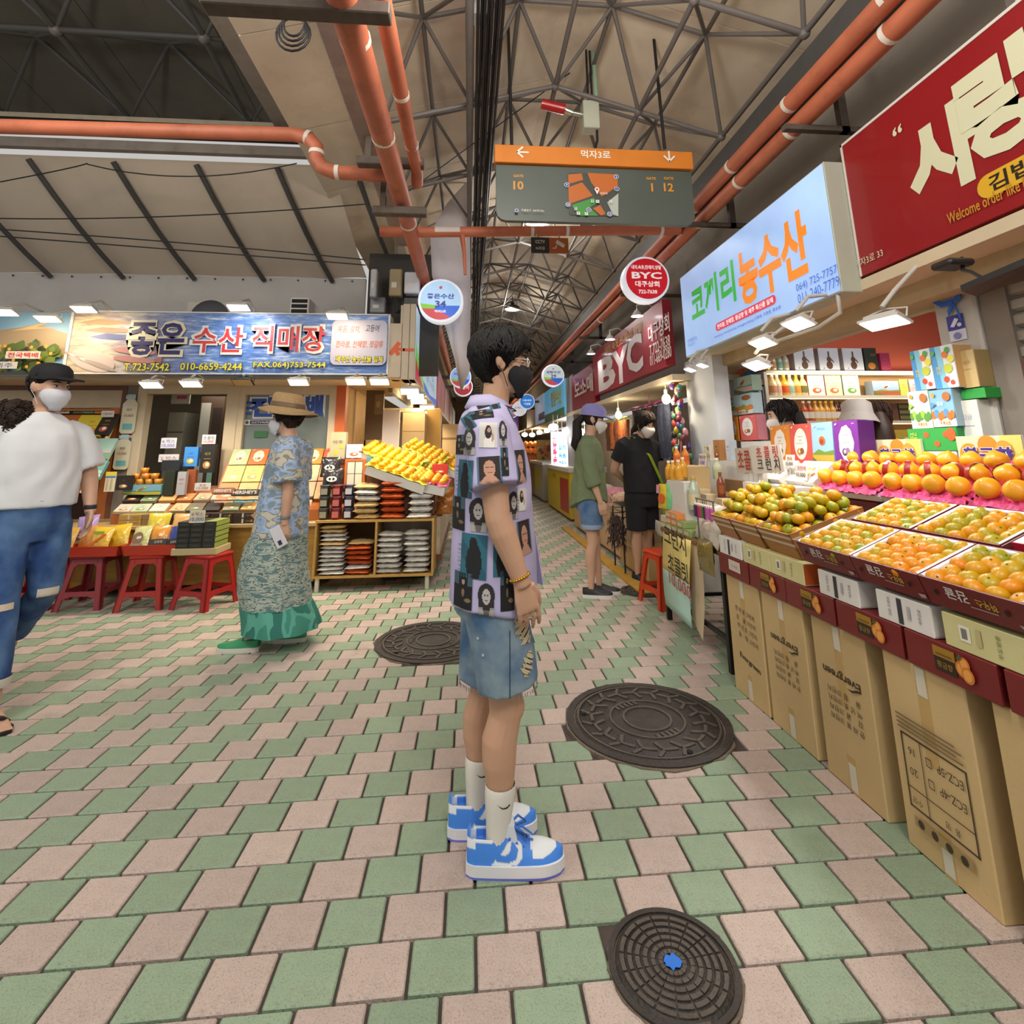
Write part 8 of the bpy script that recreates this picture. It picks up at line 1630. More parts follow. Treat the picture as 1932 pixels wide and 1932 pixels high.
def add_torso(mb, sc=1.0, lean=0.0, z0=.80, z1=1.46, fem=0):
 prof = ((0, .10, .15), (.12, .115, .165), (.30, .10, .145 - .015 * fem), (.5, .105, .15), (.72, .115, .17 - .01 * fem), (.86, .105, .18 - .015 * fem), (.95, .08, .135), (1.0, .06, .075), (1.06, .054, .056))
 mb.loft([ringz(lean * k, 0, z0 + (z1 - z0) * k, rx * sc, ry * sc) for k, rx, ry in prof])
def cloth_tube(mb, pts, rs, n=18): mb.tube(pts, rs, n)
def shoe(par, name, a, yaw, L_=.29, h=.085, paint=None, sole='#d8d6d2', upper='#1c1b1d', sole_h=.028, edge=None):
 a = Vector(a); t = new_obj(name, None, par, (a.x, a.y, a.z), (0, 0, yaw)); n, ns = (64, 150) if paint else (24, 28); mb = MB(); x0 = -.085 * L_ / .29
 W = lambda s: (.036 + .013 * math.sin(min(1, s * 1.15) * PI * .62) - .0 * s) * (1 if s < .72 else math.sqrt(max(.04, 1 - ((s - .72) / .285) ** 2))) * (1 if s > .08 else .62 + .38 * math.sqrt(s / .08)) * L_ / .29
 Ht = lambda s: sole_h + (h * (.80 + 4 * s if s < .04 else .96 - .06 * s / .3) if s < .3 else h * (.9 - .42 * min(1, (s - .3) / .38)) if s < .68 else h * (.48 - .25 * ((s - .68) / .32) ** 2))
 def gp(s, th): c = math.cos(th); k = .55 if s < .36 else .55 + .5 * min(1, (s - .36) / .2); y = math.copysign(abs(c) ** k, c); z = sole_h * .6 + (Ht(s) - sole_h * .6) * max(0, math.sin(th)) ** .9; return V3(x0 + L_ * s, W(s) * y * (1 - .16 * math.sin(th)), z - (.045 * (h / .09) * min(1, max(0, (.80 - abs(y)) / .08)) if .035 < s < .37 else 0))
 G = [[gp(j / ns, PI * i / n) for i in range(n + 1)] for j in range(ns + 1)]
 me = bpy.data.meshes.new('upper'); vs = [v for r_ in G for v in r_]; k = n + 1
 me.from_pydata(vs, [], [(j * k + i, j * k + i + 1, (j + 1) * k + i + 1, (j + 1) * k + i) for j in range(ns) for i in range(n)] + [tuple(range(k))[::-1], tuple(ns * k + i for i in range(k))])
 ca = me.color_attributes.new('col', 'FLOAT_COLOR', 'POINT'); ca.data.foreach_set('color', [c for j, r_ in enumerate(G) for v in r_ for c in (*lin(paint(j / ns, (v.z - sole_h) / h) if paint else upper), 1)])
 me.polygons.foreach_set('use_smooth', [True] * len(me.polygons)); me.materials.append(attr_mat('shoe_print', .5, bump=.05)); new_obj('upper', me, t)
 mb = MB(); P = [(x0 + L_ * (s_) * 1.02 - .003, (W(min(1, max(0.0, s_))) + .004)) for s_ in [k / 20 for k in range(21)]]; out = [(x, -w) for x, w in P] + [(x, w) for x, w in P[::-1]]
 mb.prism([V3(x, y, .007) for x, y in out], (0, 0, sole_h - .007)); mb.build('midsole', cm(sole), t); mb = MB(); mb.prism([V3(x, y * .98, 0) for x, y in out], (0, 0, .008)); mb.build('outsole', cm(edge or sole), t); return t
def bvh(o): return BVHTree.FromPolygons([v.co.copy() for v in o.data.vertices], [tuple(p.vertices) for p in o.data.polygons])
def patch(tree, mb, c, w, h, fn, d=(0, 1, 0), rot=0.0, nu=26, nv=36, off=.0025):
 """paint-on print: a small grid laid on the cloth, seen along d; c=(across,z)"""
 d = Vector(d).normalized(); u = V3(0, 0, 1).cross(d).normalized() * -1; v = V3(0, 0, 1); G = {}
 cr, sr = math.cos(rot), math.sin(rot); c = Vector(c)
 for j in range(nv + 1):
  for i in range(nu + 1):
   a, b = (i / nu - .5) * w, (j / nv - .5) * h; o = c + u * (a * cr - b * sr) + v * (a * sr + b * cr) - d * 1.0; hit = tree.ray_cast(o, d, 1.6)
   G[i, j] = (hit[0] + hit[1] * off * (1 if hit[1].dot(d) < 0 else -1)) if hit[0] is not None else None
 for j in range(nv):
  for i in range(nu):
   k = [G[i, j], G[i + 1, j], G[i + 1, j + 1], G[i, j + 1]]
   if any(x is None for x in k) or (k[0] - k[2]).length > 3.5 * math.hypot(w / nu, h / nv): continue
   col = fn((i + .5) / nu, (j + .5) / nv)
   if col: mb.add(k, [(0, 1, 2, 3)], None, True, col)
def e_(u, v, a, b, r, q): return ((u - a) / r) ** 2 + ((v - b) / q) ** 2 < 1
def pr_bw(u, v):
 if not (e_(u, v, .5, .62, .46, .38) or (.08 < u < .92 and v < .5)): return None
 if v < .28 and abs(u - .5) > .12 + v * .3: return '#a8a5a0' if v < .22 else '#8f8c88'
 if e_(u, v, .5, .6, .22, .24): return '#4a4644' if e_(u, v, .42, .64, .05, .02) or e_(u, v, .58, .64, .05, .02) or e_(u, v, .5, .48, .08, .02) else '#b5b1ac'
 return '#2b292b' if v > .2 else '#6a6764'
def pr_teal(u, v): return '#1d1f22' if e_(u, v, .5, .35, .3, .45) or e_(u, v, .45, .8, .15, .13) else ('#8a6a58' if e_(u, v, .38, .8, .08, .06) else ('#2f6a7a' if math.sin(u * 5 + v * 7) > -.2 else '#255a6c'))
def pr_white(u, v): return '#2a2224' if e_(u, v, .5, .62, .19, .27) and not e_(u, v, .54, .7, .10, .10) else ('#b08a78' if e_(u, v, .54, .7, .10, .10) or e_(u, v, .74, .42, .06, .2) else ('#c6c3bd' if not (e_(u, v, .55, .15, .3, .3)) else '#dad7d0'))
def pr_big(u, v): return '#a3342f' if e_(u, v, .52, .40, .09, .025) else ('#3a2a26' if e_(u, v, .42, .60, .07, .018) or e_(u, v, .62, .60, .07, .018) else ('#b58a74' if e_(u, v, .5, .55, .24, .30) or (v < .3 and abs(u - .5) < .16 + (.3 - v)) else ('#2a2220' if v > .12 and abs(u - .5) < .42 else '#4f6f86')))
def pr_dark(u, v): return '#a88a78' if e_(u, v, .5, .74, .08, .08) else ('#7a6a4a' if e_(u, v, .5, .45, .07, .12) or e_(u, v, .75, .25, .2, .05) else ('#16171a' if v < .65 or abs(u - .5) < .25 else '#3f5a66'))
FAB = attr_mat('fabric_print', .85)
# ---- the standing man in profile
skin = M('skin_tan', '#c69b7d', .55, var=.06, vscale=9, bump=.05, bscale=300, sss=.06)
man = T('person', 'man in black mask, photo print lilac shirt, torn denim shorts and blue sneakers', 'person', (.085, 2.01, 0))
HM = headM((.030, 0, 1.525), 0, .06)
KN, AN = V3(.045, -.082, .46), V3(.020, -.075, .10); KF, AF = V3(-.02, .085, .46), V3(-.045, .09, .10)
mb = MB(); add_torso(mb, .95, .0, .78, 1.44); add_head(mb, HM); add_leg(mb, (0.01, -.085, .84), KN, AN, 1.05); add_leg(mb, (0, .085, .84), KF, AF, 1.05)
SHN, ELN, WRN = V3(-.02, -.185, 1.36), V3(.01, -.235, 1.08), V3(.085, -.235, .885); add_arm(mb, SHN, ELN, WRN, 1.10); add_hand(mb, WRN, (.25, .02, -.97), (-.25, .95, -.1), (.95, .2, .25), .30, 1.0)
SHF, ELF, WRF = V3(-.02, .185, 1.37), V3(-.01, .23, 1.08), V3(.08, .22, .87); add_arm(mb, SHF, ELF, WRF, 1.05); add_hand(mb, WRF, (.3, 0, -.95), (0, -1, 0), (1, 0, .2), .4)
add_foot(mb, AN); add_foot(mb, AF); remesh(mb, 'body', skin, man, .0044, 2)
face_bits(HM, man, skin); mask(HM, man, '#1d1d20', big=1.1)
def low_man(th):
 c = math.cos(th); a = abs(math.degrees(math.atan2(math.sin(th), math.cos(th))))
 return .170 + .004 * math.sin(th * 13) if a < 48 else (.170 - .060 * (a - 48) / 22 if a < 70 else (.135 if a < 108 else (.135 - .115 * min(1, (a - 108) / 35) if a < 150 else .018)))
hairdo(HM, man, low_man, .023, .262, '#14110f', 520, .75, seed=4, wave=.05, r=.0055)
mb = MB(); mb.xf = HM
for s in (-1, 1):
 mb.tube([V3(.112, s * .010, .121), V3(.108, s * .012, .098), V3(.100, s * .052, .096), V3(.100, s * .056, .128), V3(.112, s * .010, .127), V3(.112, s * .010, .121)], .0028, 6); mb.tube([V3(.100, s * .055, .122), V3(.05, s * .074, .122), V3(-.015, s * .083, .122)], .0022, 6)
mb.tube([V3(.112, -.010, .120), V3(.116, 0, .122), V3(.112, .010, .120)], .003, 6); mb.build('glasses', M('clear_frame', '#cdbfae', .12, var=.05, coat=.6), man)
mb = MB(); mb.tube([V3(.085 * math.cos(a) + .01, .075 * math.sin(a), 1.475 - .028 * math.cos(a)) for a in [2 * PI * i / 20 for i in range(21)]], .0028, 6); mb.build('necklace', m_cable, man)
# shirt: torso, sleeves, collar, side slit
mb = MB(); rg = []
for z, cx_, rx, ry in ((.775, .0, .157, .215), (.81, .003, .158, .215), (.95, .004, .152, .205), (1.10, .006, .148, .202), (1.22, .004, .142, .202), (1.32, -.006, .130, .205), (1.39, -.014, .112, .195), (1.435, -.018, .092, .150), (1.465, -.012, .074, .090), (1.485, -.010, .066, .070)):
 rg.append([V3(cx_ + rx * math.cos(a) * (1 + .018 * math.sin(5 * a + z * 9)), ry * math.sin(a) * (1 + .02 * math.sin(4 * a + z * 7)), z + (.05 * max(0, math.cos(a)) * -.6 if z < .80 else 0)) for a in [2 * PI * i / 40 for i in range(40)]])
mb.loft(rg)
for sh, el, s in ((SHN, ELN, -1), (SHF, ELF, 1)):
 d = (el - sh).normalized(); mb.tube([sh + V3(0, -s * .05, .015), sh + d * .02, sh + d * .10, sh + d * .19 + V3(.004, s * .008, 0)], [.075, .082, .086, .092], 20)
shirt_m = M('shirt_lilac', '#b3add0', .85, var=.05, vscale=5, bump=.25, bscale=14)
shirt = remesh(mb, 'shirt', shirt_m, man, .0065, 3, .0035); tr = bvh(shirt)
mb = MB(); mb.loft([[V3(-.008 + r_ * 1.0 * math.cos(a), r_ * math.sin(a), z - .03 * max(0, math.cos(a))) for a in [2 * PI * i / 24 for i in range(24)]] for r_, z in ((.072, 1.478), (.070, 1.502), (.076, 1.505), (.098, 1.462), (.094, 1.455))]); mb.build('collar', shirt_m, man)
mb = MB(); mb.prism([V3(.13, .10, .98), V3(.17, .06, .98), V3(.195, .05, .80), V3(.15, .12, .80)], (.004, .006, 0)); mb.build('shirt_front_flap', shirt_m, man)
pm_ = MB(); D = (0, 1, 0)
def W2(px, py): p = at_y(px, py, 1.80); return V3(p.x - .085, 0, p.z)
for px, py, w, h, fn, rt in ((886, 833, .045, .09, pr_bw, 0), (920, 822, .060, .082, pr_white, -.03), (947, 818, .030, .085, pr_bw, 0), (922, 885, .078, .085, pr_big, .05), (912, 752, .05, .05, pr_dark, .3), (908, 781, .085, .035, pr_dark, .1), (878, 905, .050, .13, pr_teal, -.05), (863, 975, .05, .11, pr_dark, 0), (903, 973, .065, .11, pr_bw, .02), (970, 955, .04, .09, pr_bw, 0), (986, 945, .035, .075, pr_white, 0), (984, 880, .045, .11, pr_big, .05), (993, 1020, .05, .115, pr_big, .1), (895, 1053, .085, .14, pr_teal, -.04), (945, 1055, .05, .11, pr_teal, 0), (874, 1122, .06, .11, pr_dark, -.03), (918, 1133, .058, .10, pr_bw, 0), (957, 1115, .045, .12, pr_dark, 0), (949, 870, .025, .09, pr_dark, .02), (975, 775, .03, .06, pr_teal, .4), (866, 838, .04, .07, pr_dark, 0), (884, 795, .035, .06, pr_teal, .5), (936, 760, .04, .03, pr_teal, .2)):
 patch(tr, pm_, W2(px, py), w, h, fn, D, rt)
pm_.build('photo_prints', FAB, shirt)
vs, fs, dd = text_mesh('A A L I Y A H', 0.0); tm = MB()
for px, py in ((868, 1060), (862, 905)):
 c = W2(px, py); P = []
 for a in vs:
  o = c + V3(-a[1] * .022, -1, a[0] * -.016); hit = tr.ray_cast(o, V3(0, 1, 0), 1.6); P.append(hit[0] + hit[1] * .002 if hit[0] is not None else None)
 ok = [f_ for f_ in fs if all(P[i] is not None for i in f_)]; tm.add([p or V3(0, 0, 0) for p in P], ok, None, False, '#8a87a0')
tm.build('shirt_lettering', FAB, shirt)
# shorts with torn front
mb = MB(); mb.loft([ringz(0, 0, z, rx, ry) for z, rx, ry in ((.98, .125, .17), (.84, .135, .185), (.74, .135, .185))])
for k, h, s in ((KN, V3(.005, -.09, .80), -1), (KF, V3(-.005, .09, .80), 1)):
 e = h.lerp(k, 1.0); mb.tube([h + V3(0, 0, .05), h, h.lerp(e, .5) + V3(.008, 0, 0), e + V3(.006, 0, .018 + .05 * (s < 0))], [.10, .112, .108, .104], 22)
def denim(name, c1, c2):
 m = M(name, c1, .85, var=.05, bump=.25, bscale=420); nt = m.node_tree; N = nt.nodes; L = nt.links; b = N['Principled BSDF']; tc = [n for n in N if n.type == 'TEX_COORD'][0]
 nz = N.new('ShaderNodeTexNoise'); nz.inputs['Scale'].default_value = 6.5; nz.inputs['Detail'].default_value = 6; L.new(tc.outputs['Object'], nz.inputs['Vector']); mr = N.new('ShaderNodeMapRange'); mr.inputs['From Min'].default_value = .38; mr.inputs['From Max'].default_value = .62; L.new(nz.outputs['Fac'], mr.inputs['Value'])
 mx = N.new('ShaderNodeMix'); mx.data_type = 'RGBA'; mx.inputs['A'].default_value = (*lin(c1), 1); mx.inputs['B'].default_value = (*lin(c2), 1); L.new(mr.outputs[0], mx.inputs['Factor']); L.new(mx.outputs['Result'], b.inputs['Base Color']); return m
shorts = remesh(mb, 'denim_shorts', denim('denim_wash', '#45678c', '#8fa3ac'), man, .007, 3, .0018); ts = bvh(shorts); rp = MB()
def rip(u, v): 
 if not e_(u, v, .5 + .06 * math.sin(v * 19), .5, .34 + .12 * math.sin(v * 31 + u * 9), .5): return None
 return '#2a2226' if abs((v * 5) % 1 - .5) < .12 and u > .35 else ('#cfc39a' if (v * 23) % 1 < .6 else '#b5a88a')
for px, py, w, h, rt in ((985, 1185, .075, .11, .55), (995, 1250, .06, .075, -.5)): p = at_y(px, py, 1.86); patch(ts, rp, V3(p.x - .085, -.16, p.z), w, h, rip, (-.45, 1, 0), rt)
for px, py in ((902, 1192), (911, 1222)): p = at_y(px, py, 1.9); patch(ts, rp, V3(p.x - .085, 0, p.z), .008, .01, lambda u, v: '#b9c2c4' if e_(u, v, .5, .5, .5, .5) else None, D)
p0 = at_y(955, 1170, 1.9); patch(ts, rp, V3(.05, 0, .60), .003, .25, lambda u, v: '#2f4258', D, 0, 1, 20); rp.build('rips_and_seam', FAB, shorts)
fr = MB(); q = random.Random(3)
for k_, s in ((KN, -1), (KF, 1)):
 for i in range(60): a = 2 * PI * i / 60; c = k_ + V3(.006 + .100 * math.cos(a), .100 * math.sin(a), .018 + .05 * (s < 0)); fr.tube([c + V3(0, 0, .004), c + V3(q.uniform(-.004, .004), q.uniform(-.004, .004), -q.uniform(.003, .014))], [.0016, .0008], 4)
stuff(fr.build('frayed_hem', M('fray', '#8a9298', .9, var=.3, vscale=90), shorts))
for A, K, nm in ((AN, KN, 1), (AF, KF, 2)):
 mb = MB(); n = 40; rings = []
 for z, r_ in ((.05, .037), (.10, .0365), (.13, .039), (.17, .0445), (.21, .0485), (.23, .0485), (.235, .047)): c = A.lerp(K, max(0, (z - .10) / .36)); rings.append([V3(c.x - .004 + (r_ + (.0012 if i % 2 else 0)) * math.cos(2 * PI * i / n), c.y + (r_ + (.0012 if i % 2 else 0)) * math.sin(2 * PI * i / n), z) for i in range(n)])
 mb.loft(rings, None, True, False); so = mb.build('sock', M('white_sock', '#dedad0', .9, var=.03), man); tb = bvh(so); sw = MB(); c = A.lerp(K, .27)
 patch(tb, sw, V3(c.x + .005, 0, .195), .042, .016, lambda u, v: '#2a2226' if (abs(v - (.12 + .75 * (u - .62) ** 2 * 3.2)) < .16 * min(1, u * 1.6) and u > .03) and not (u > .9 and v > .7) else None, D, 0, 24, 12, .0015); sw.build('tick_mark', FAB, so)
BL, WHT = '#3f82dc', '#dfe3e6'
def inpoly(x, y, P):
 r = False
 for (a, b), (c, d) in zip(P, P[1:] + P[:1]):
  if (b > y) != (d > y) and x < (c - a) * (y - b) / (d - b) + a: r = not r
 return r
PW = [(.25, .0), (.31, .2), (.36, .33), (.42, .56), (.50, .64), (.57, .46), (.57, .2), (.51, .0)]; PS = [(.10, .34), (.30, .29), (.40, .27), (.445, .36), (.465, .62), (.53, .38), (.51, .16), (.42, .07), (.34, .1)]
def sneaker(s, z):
 if inpoly(s, z, PS): return BL
 if inpoly(s, z, PW): return WHT
 if s < .09 and .42 < z < .68: return WHT
 if .06 < s < .37 and abs(z - (.66 + 2.6 * (s - .2) ** 2)) < .085: return WHT
 if s < .36 and z > .80 + 2.6 * (s - .2) ** 2: return '#5a96e0'
 if .655 < s < .93 and z > .14 + .9 * max(0, s - .78) + (.2 if s < .68 else 0): return WHT
 return BL
for A, l, yw in ((AN, 'sneaker', -.05), (AF, 'sneaker', -.02)):
 sh_ = shoe(man, l, (A.x - .012, A.y, 0), yw, .305, .092, sneaker, '#dcdde0', sole_h=.036, edge='#6a72cf'); mb = MB()
 for k in range(5): x = .045 + .022 * k; mb.tube([V3(x, -.030, .094 - .011 * k), V3(x + .006, 0, .105 - .012 * k), V3(x, .030, .094 - .011 * k)], .0042, 6)
 for s in (-1, 1): mb.tube([V3(.04, 0, .115), V3(.075, s * .03, .125), V3(.10, s * .035, .105), V3(.05, 0, .113)], .0038, 6); mb.tube([V3(.045, 0, .113), V3(.09, s * .02, .098), V3(.12, s * .012, .082)], .003, 6)
 mb.build('laces', cm('#3a78d0'), sh_); mb = MB(); mb.prism([V3(.02, -.026, .085), V3(.075, -.030, .075), V3(.06, -.026, .125), V3(.025, -.024, .135)], (0, .052, .0)); mb.build('tongue', cm('#d3d9e2'), sh_)
mb = MB(); d = (WRN - ELN).normalized(); c = WRN - d * .012; u = V3(0, 1, 0).cross(d).normalized(); v = d.cross(u)
for i in range(22): a = 2 * PI * i / 22; mb.ell(c + (u * math.cos(a) + v * math.sin(a)) * .0315, (.0062, .0062, .004), None, 8, 5)
mb.build('bracelet', M('gold', '#c9962a', .25, metal=.9, var=.05), man); mb = MB(); c2 = WRN + Vector((.25, .02, -.97)).normalized() * .112 + V3(.0, -.006, 0); mb.lathe([(.0105, -.002), (.0115, 0), (.0105, .002)], 14, c2); mb.build('ring', M('silver', '#c4c4c8', .2, metal=.9, var=0), man)
# ---- generic clothed walker used for the others
def walker(label, loc, rz, sk, build, vox=.0075, head=(.02, 0, 1.50), yaw=0, pitch=0, scale=1.0):
 t = T('person', label, 'person', loc, rz); t.scale = (scale,) * 3; Hm = headM(head, yaw, pitch); mb = MB(); add_head(mb, Hm); build(mb); remesh(mb, 'body', sk, t, vox, 3); return t, Hm
skin2 = M('skin_fair', '#c39a80', .55, var=.05, vscale=9, sss=.05)
# left man: white tee, jeans, black cap
LA, LK = V3(.24, -.08, .10), V3(.14, -.09, .50); RA, RK = V3(-.30, .10, .22), V3(.06, .10, .52)
def b1(mb):
 add_torso(mb, 1.0, -.06, .80, 1.45); add_leg(mb, (0, -.09, .86), LK, LA); add_leg(mb, (0, .09, .86), RK, RA); add_foot(mb, LA)
 for s, e, w in ((-1, V3(-.08, -.25, 1.09), V3(.0, -.27, .90)), (1, V3(-.06, .26, 1.12), V3(.06, .25, .92))): add_arm(mb, V3(-.06, s * .19, 1.37), e, w, 1.08); add_hand(mb, w, (.12, 0, -1), (0, -s, 0), (1, 0, .1), .35)
lm, LH = walker('man in black cap, white mask, white tee and jeans walking at the left edge', (-2.50, 3.28, 0), -.65, skin2, b1, .0065, (-.055, 0, 1.50), .4, .05, 1.05)
face_bits(LH, lm, skin2); mask(LH, lm, '#d0d2d8')
hairdo(LH, lm, lambda th: .15 if math.cos(th) > 0 else (.03 if math.cos(th) < -.55 else .10), .008, .235, '#1a1513', 60, .4)
mb = MB(); mb.xf = LH; mb.loft([[V3(-.004 + (.106 + .012) * k * math.cos(a), .088 * k * math.sin(a), z) for a in [2 * PI * i / 28 for i in range(28)]] for z, k in ((.150, 1.0), (.185, 1.0), (.215, .92), (.240, .70), (.252, .35))]); mb.prism([V3(.06, -.075, .152)] + [V3(.095 + .105 * math.cos(a), .078 * math.sin(a), .158 - .012 * math.cos(a)) for a in [-1.4 + 2.8 * i / 12 for i in range(13)]] + [V3(.06, .075, .152)], (0, 0, .012)); mb.build('cap', M('cap_black', '#151518', .8, var=.05), lm)
mb = MB(); mb.loft([ringz(-.12 * (z - .955), 0, z, rx, ry, 28) for z, rx, ry in ((.955, .135, .20), (1.1, .14, .205), (1.25, .135, .195), (1.34, .12, .185), (1.40, .10, .155), (1.445, .075, .095), (1.465, .066, .072))])
for s, e in ((-1, V3(-.08, -.25, 1.09)), (1, V3(-.06, .26, 1.12))): sh = V3(-.06, s * .175, 1.355); d = (e - sh).normalized(); mb.tube([sh + V3(0, -s * .06, .02), sh, sh + d * .1, sh + d * .21], [.062, .070, .080, .086], 20)
remesh(mb, 'tee_shirt', M('tee_white', '#d6d9dc', .85, var=.03, bump=.3, bscale=10), lm, .008, 4, .004)
mb = MB(); mb.loft([ringz(0, 0, z, rx, ry) for z, rx, ry in ((.99, .125, .175), (.88, .13, .185), (.78, .12, .18))])
for h, k, a in ((V3(0, -.09, .86), LK, LA), (V3(0, .09, .86), RK, RA)): mb.tube([h, h.lerp(k, .4), k, k.lerp(a, .3), k.lerp(a, .82)], [.105, .098, .072, .069, .058], 18)
jn = remesh(mb, 'jeans', denim('denim_blue', '#24457a', '#4f7099'), lm, .008, 3, .003); tj = bvh(jn); rp = MB(); patch(tj, rp, V3(.1, -.09, .50), .07, .03, lambda u, v: '#cbb9a4', (-1, 0, 0)); patch(tj, rp, V3(0, .10, .52), .09, .04, lambda u, v: '#cfc3b2', (-1, 0, 0)); rp.build('torn_knee', FAB, jn)
mb = MB(); c = LK.lerp(LA, .82); mb.lathe([(.06, -.02), (.064, 0), (.062, .02)], 18, c); mb.build('rolled_cuff', cm('#c9c4bb'), lm); mb = MB(); mb.lathe([(.128, -.012), (.13, .015)], 26, (0, 0, .975), sy=1.4); mb.build('belt', cm('#1a1818'), lm)
mb = MB(); mb.prism([V3(LA.x + x, LA.y + y, -.0) for x, y in ((-.08, -.03), (.05, -.045), (.15, -.05), (.205, -.02), (.205, .03), (.15, .05), (.05, .04), (-.08, .03))], (0, 0, .014)); mb.tube([V3(LA.x + .06, LA.y - .045, .015), V3(LA.x + .09, LA.y - .02, .058), V3(LA.x + .13, LA.y + .01, .05), V3(LA.x + .09, LA.y + .045, .015)], .009, 6); mb.build('flip_flop', cm('#1c1b1d'), lm)
mb = MB(); w = V3(.06, .25, .935); mb.lathe([(.030, -.012), (.033, 0), (.030, .012)], 16, w); mb.build('watch', cm('#2a2a2c'), lm)
t = T('person', 'dark curly hair of a person hidden behind the man in the cap', 'person', (-2.66, 3.25, 0)); Hm = headM((0, 0, 1.36), -1.2); mb = MB(); add_head(mb, Hm); add_torso(mb, .9, 0, .75, 1.32); remesh(mb, 'body', skin2, t, .012, 2); hairdo(Hm, t, lambda th: .0, .03, .26, '#2a1d16', 160, .6, wave=.4); mb = MB(); mb.loft([ringz(0, 0, z, rx, ry) for z, rx, ry in ((.3, .15, .2), (.9, .13, .18), (1.2, .12, .18), (1.32, .07, .09))]); mb.build('dress', cm('#3a3a40'), t)
# lady with straw hat, patterned blouse and skirt, walking left
def b2(mb):
 add_torso(mb, .92, .02, .78, 1.40, 1); add_leg(mb, (0, -.08, .80), (.02, -.08, .45), (-.10, -.07, .10), .9); add_leg(mb, (0, .08, .80), (.14, .08, .45), (.16, .08, .10), .9)
 add_arm(mb, V3(-.03, .165, 1.32), V3(-.06, .19, 1.03), V3(-.06, .20, .83), .92); add_hand(mb, V3(-.06, .20, .83), (-.05, 0, -1), (0, -1, 0), (1, 0, 0), .5, .92); add_arm(mb, V3(-.02, -.165, 1.32), V3(.0, -.19, 1.04), V3(.20, -.19, .92), .92); add_hand(mb, V3(.20, -.19, .92), (.6, 0, -.8), (0, 1, 0), (.8, 0, .6), .4, .92)
ld, DH = walker('woman in straw hat, white mask, blue patterned blouse and long green skirt walking left', (-1.31, 3.99, 0), PI, skin2, b2, .007, (.045, 0, 1.435), 0, .05)
face_bits(DH, ld, skin2); mask(DH, ld, '#cdcfd6'); hairdo(DH, ld, lambda th: .155 if math.cos(th) > .35 else (.03 if abs(math.sin(th)) < .8 else .08), .026, .24, '#33221a', 160, .6, wave=.35)
mb = MB(); mb.xf = DH; n = 32; rings = []
for r_, z, w in ((.195, .120, .03), (.20, .128, .03), (.118, .165, .005), (.112, .20, 0), (.104, .25, 0), (.085, .272, 0), (.0, .275, 0)): rings.append([V3(-.01 + r_ * 1.08 * math.cos(a), r_ * .92 * math.sin(a), z + .02 + .2 * r_ * math.cos(a) + w * .5 * math.cos(2 * a)) for a in [2 * PI * i / n for i in range(n)]])
mb.loft(rings, None, True, False); ho = mb.build('straw_hat', M('straw', '#a88a60', .8, var=.12, vscale=60, bump=.4, bscale=120), ld); mb = MB(); mb.xf = DH; mb.loft([[V3(-.01 + 1.1 * r_ * math.cos(a), .94 * r_ * math.sin(a), z + .02 + .2 * r_ * math.cos(a)) for a in [2 * PI * i / 28 for i in range(28)]] for r_, z in ((.119, .168), (.114, .20))], None, True, False); mb.build('hat_band', cm('#6a5438'), ho)
def patt(name, cols, sc, st=None):
 if name in _MATS: return _MATS[name]
 m = M(name, cols[0], .85, var=0, bump=.3, bscale=12); nt = m.node_tree; N = nt.nodes; L = nt.links; b = N['Principled BSDF']; tc = [n for n in N if n.type == 'TEX_COORD'][0]; mp = N.new('ShaderNodeMapping'); mp.inputs['Scale'].default_value = st or (1, 1, 1); L.new(tc.outputs['Object'], mp.inputs[0])
 nz = N.new('ShaderNodeTexNoise'); nz.inputs['Scale'].default_value = sc; nz.inputs['Detail'].default_value = 1.5; L.new(mp.outputs[0], nz.inputs['Vector']); cr = N.new('ShaderNodeValToRGB'); cr.color_ramp.interpolation = 'CONSTANT'; e = cr.color_ramp.elements
 while len(e) < len(cols): e.new(.5)
 for k, c in enumerate(cols): e[k].position = 0 if k == 0 else .36 + .28 * k / len(cols); e[k].color = (*lin(c), 1)
 L.new(nz.outputs['Fac'], cr.inputs[0]); L.new(cr.outputs[0], b.inputs['Base Color']); return m
mb = MB(); mb.loft([ringz(cx_, 0, z, rx, ry, 28) for z, cx_, rx, ry in ((.72, .03, .185, .215), (.85, .03, .178, .20), (1.0, .025, .165, .185), (1.15, .02, .152, .18), (1.28, .01, .135, .182), (1.36, .012, .105, .15), (1.40, .02, .075, .085), (1.415, .02, .064, .07))])
for s, e in ((1, V3(-.06, .19, 1.03)), (-1, V3(.0, -.19, 1.04))): sh = V3(-.03, s * .165, 1.31); d = (e - sh).normalized(); mb.tube([sh + V3(0, -s * .05, .02), sh, sh + d * .1, sh + d * .22], [.075, .08, .088, .096], 18)
remesh(mb, 'blouse', patt('blouse_print', ('#7f8f9c', '#8fa9c9', '#a3b8d4', '#8a8878', '#c0bcae'), 11, (1, 1, 1.6)), ld, .009, 3, .004)
mb = MB(); q = [(.78, .02, .165, .20), (.66, .05, .20, .215), (.50, .06, .225, .225), (.36, .04, .235, .235), (.27, .02, .225, .24)]
mb.loft([[V3(cx_ + rx * math.cos(a) * (1 + .03 * math.sin(9 * a + z * 6)), ry * math.sin(a) * (1 + .03 * math.sin(7 * a)), z) for a in [2 * PI * i / 48 for i in range(48)]] for z, cx_, rx, ry in q]); sk = mb.build('skirt', patt('skirt_print', ('#5f7a7c', '#8fa59c', '#b5b8a8', '#4a6468', '#a8b4aa'), 26, (.6, .6, 2.2)), ld)
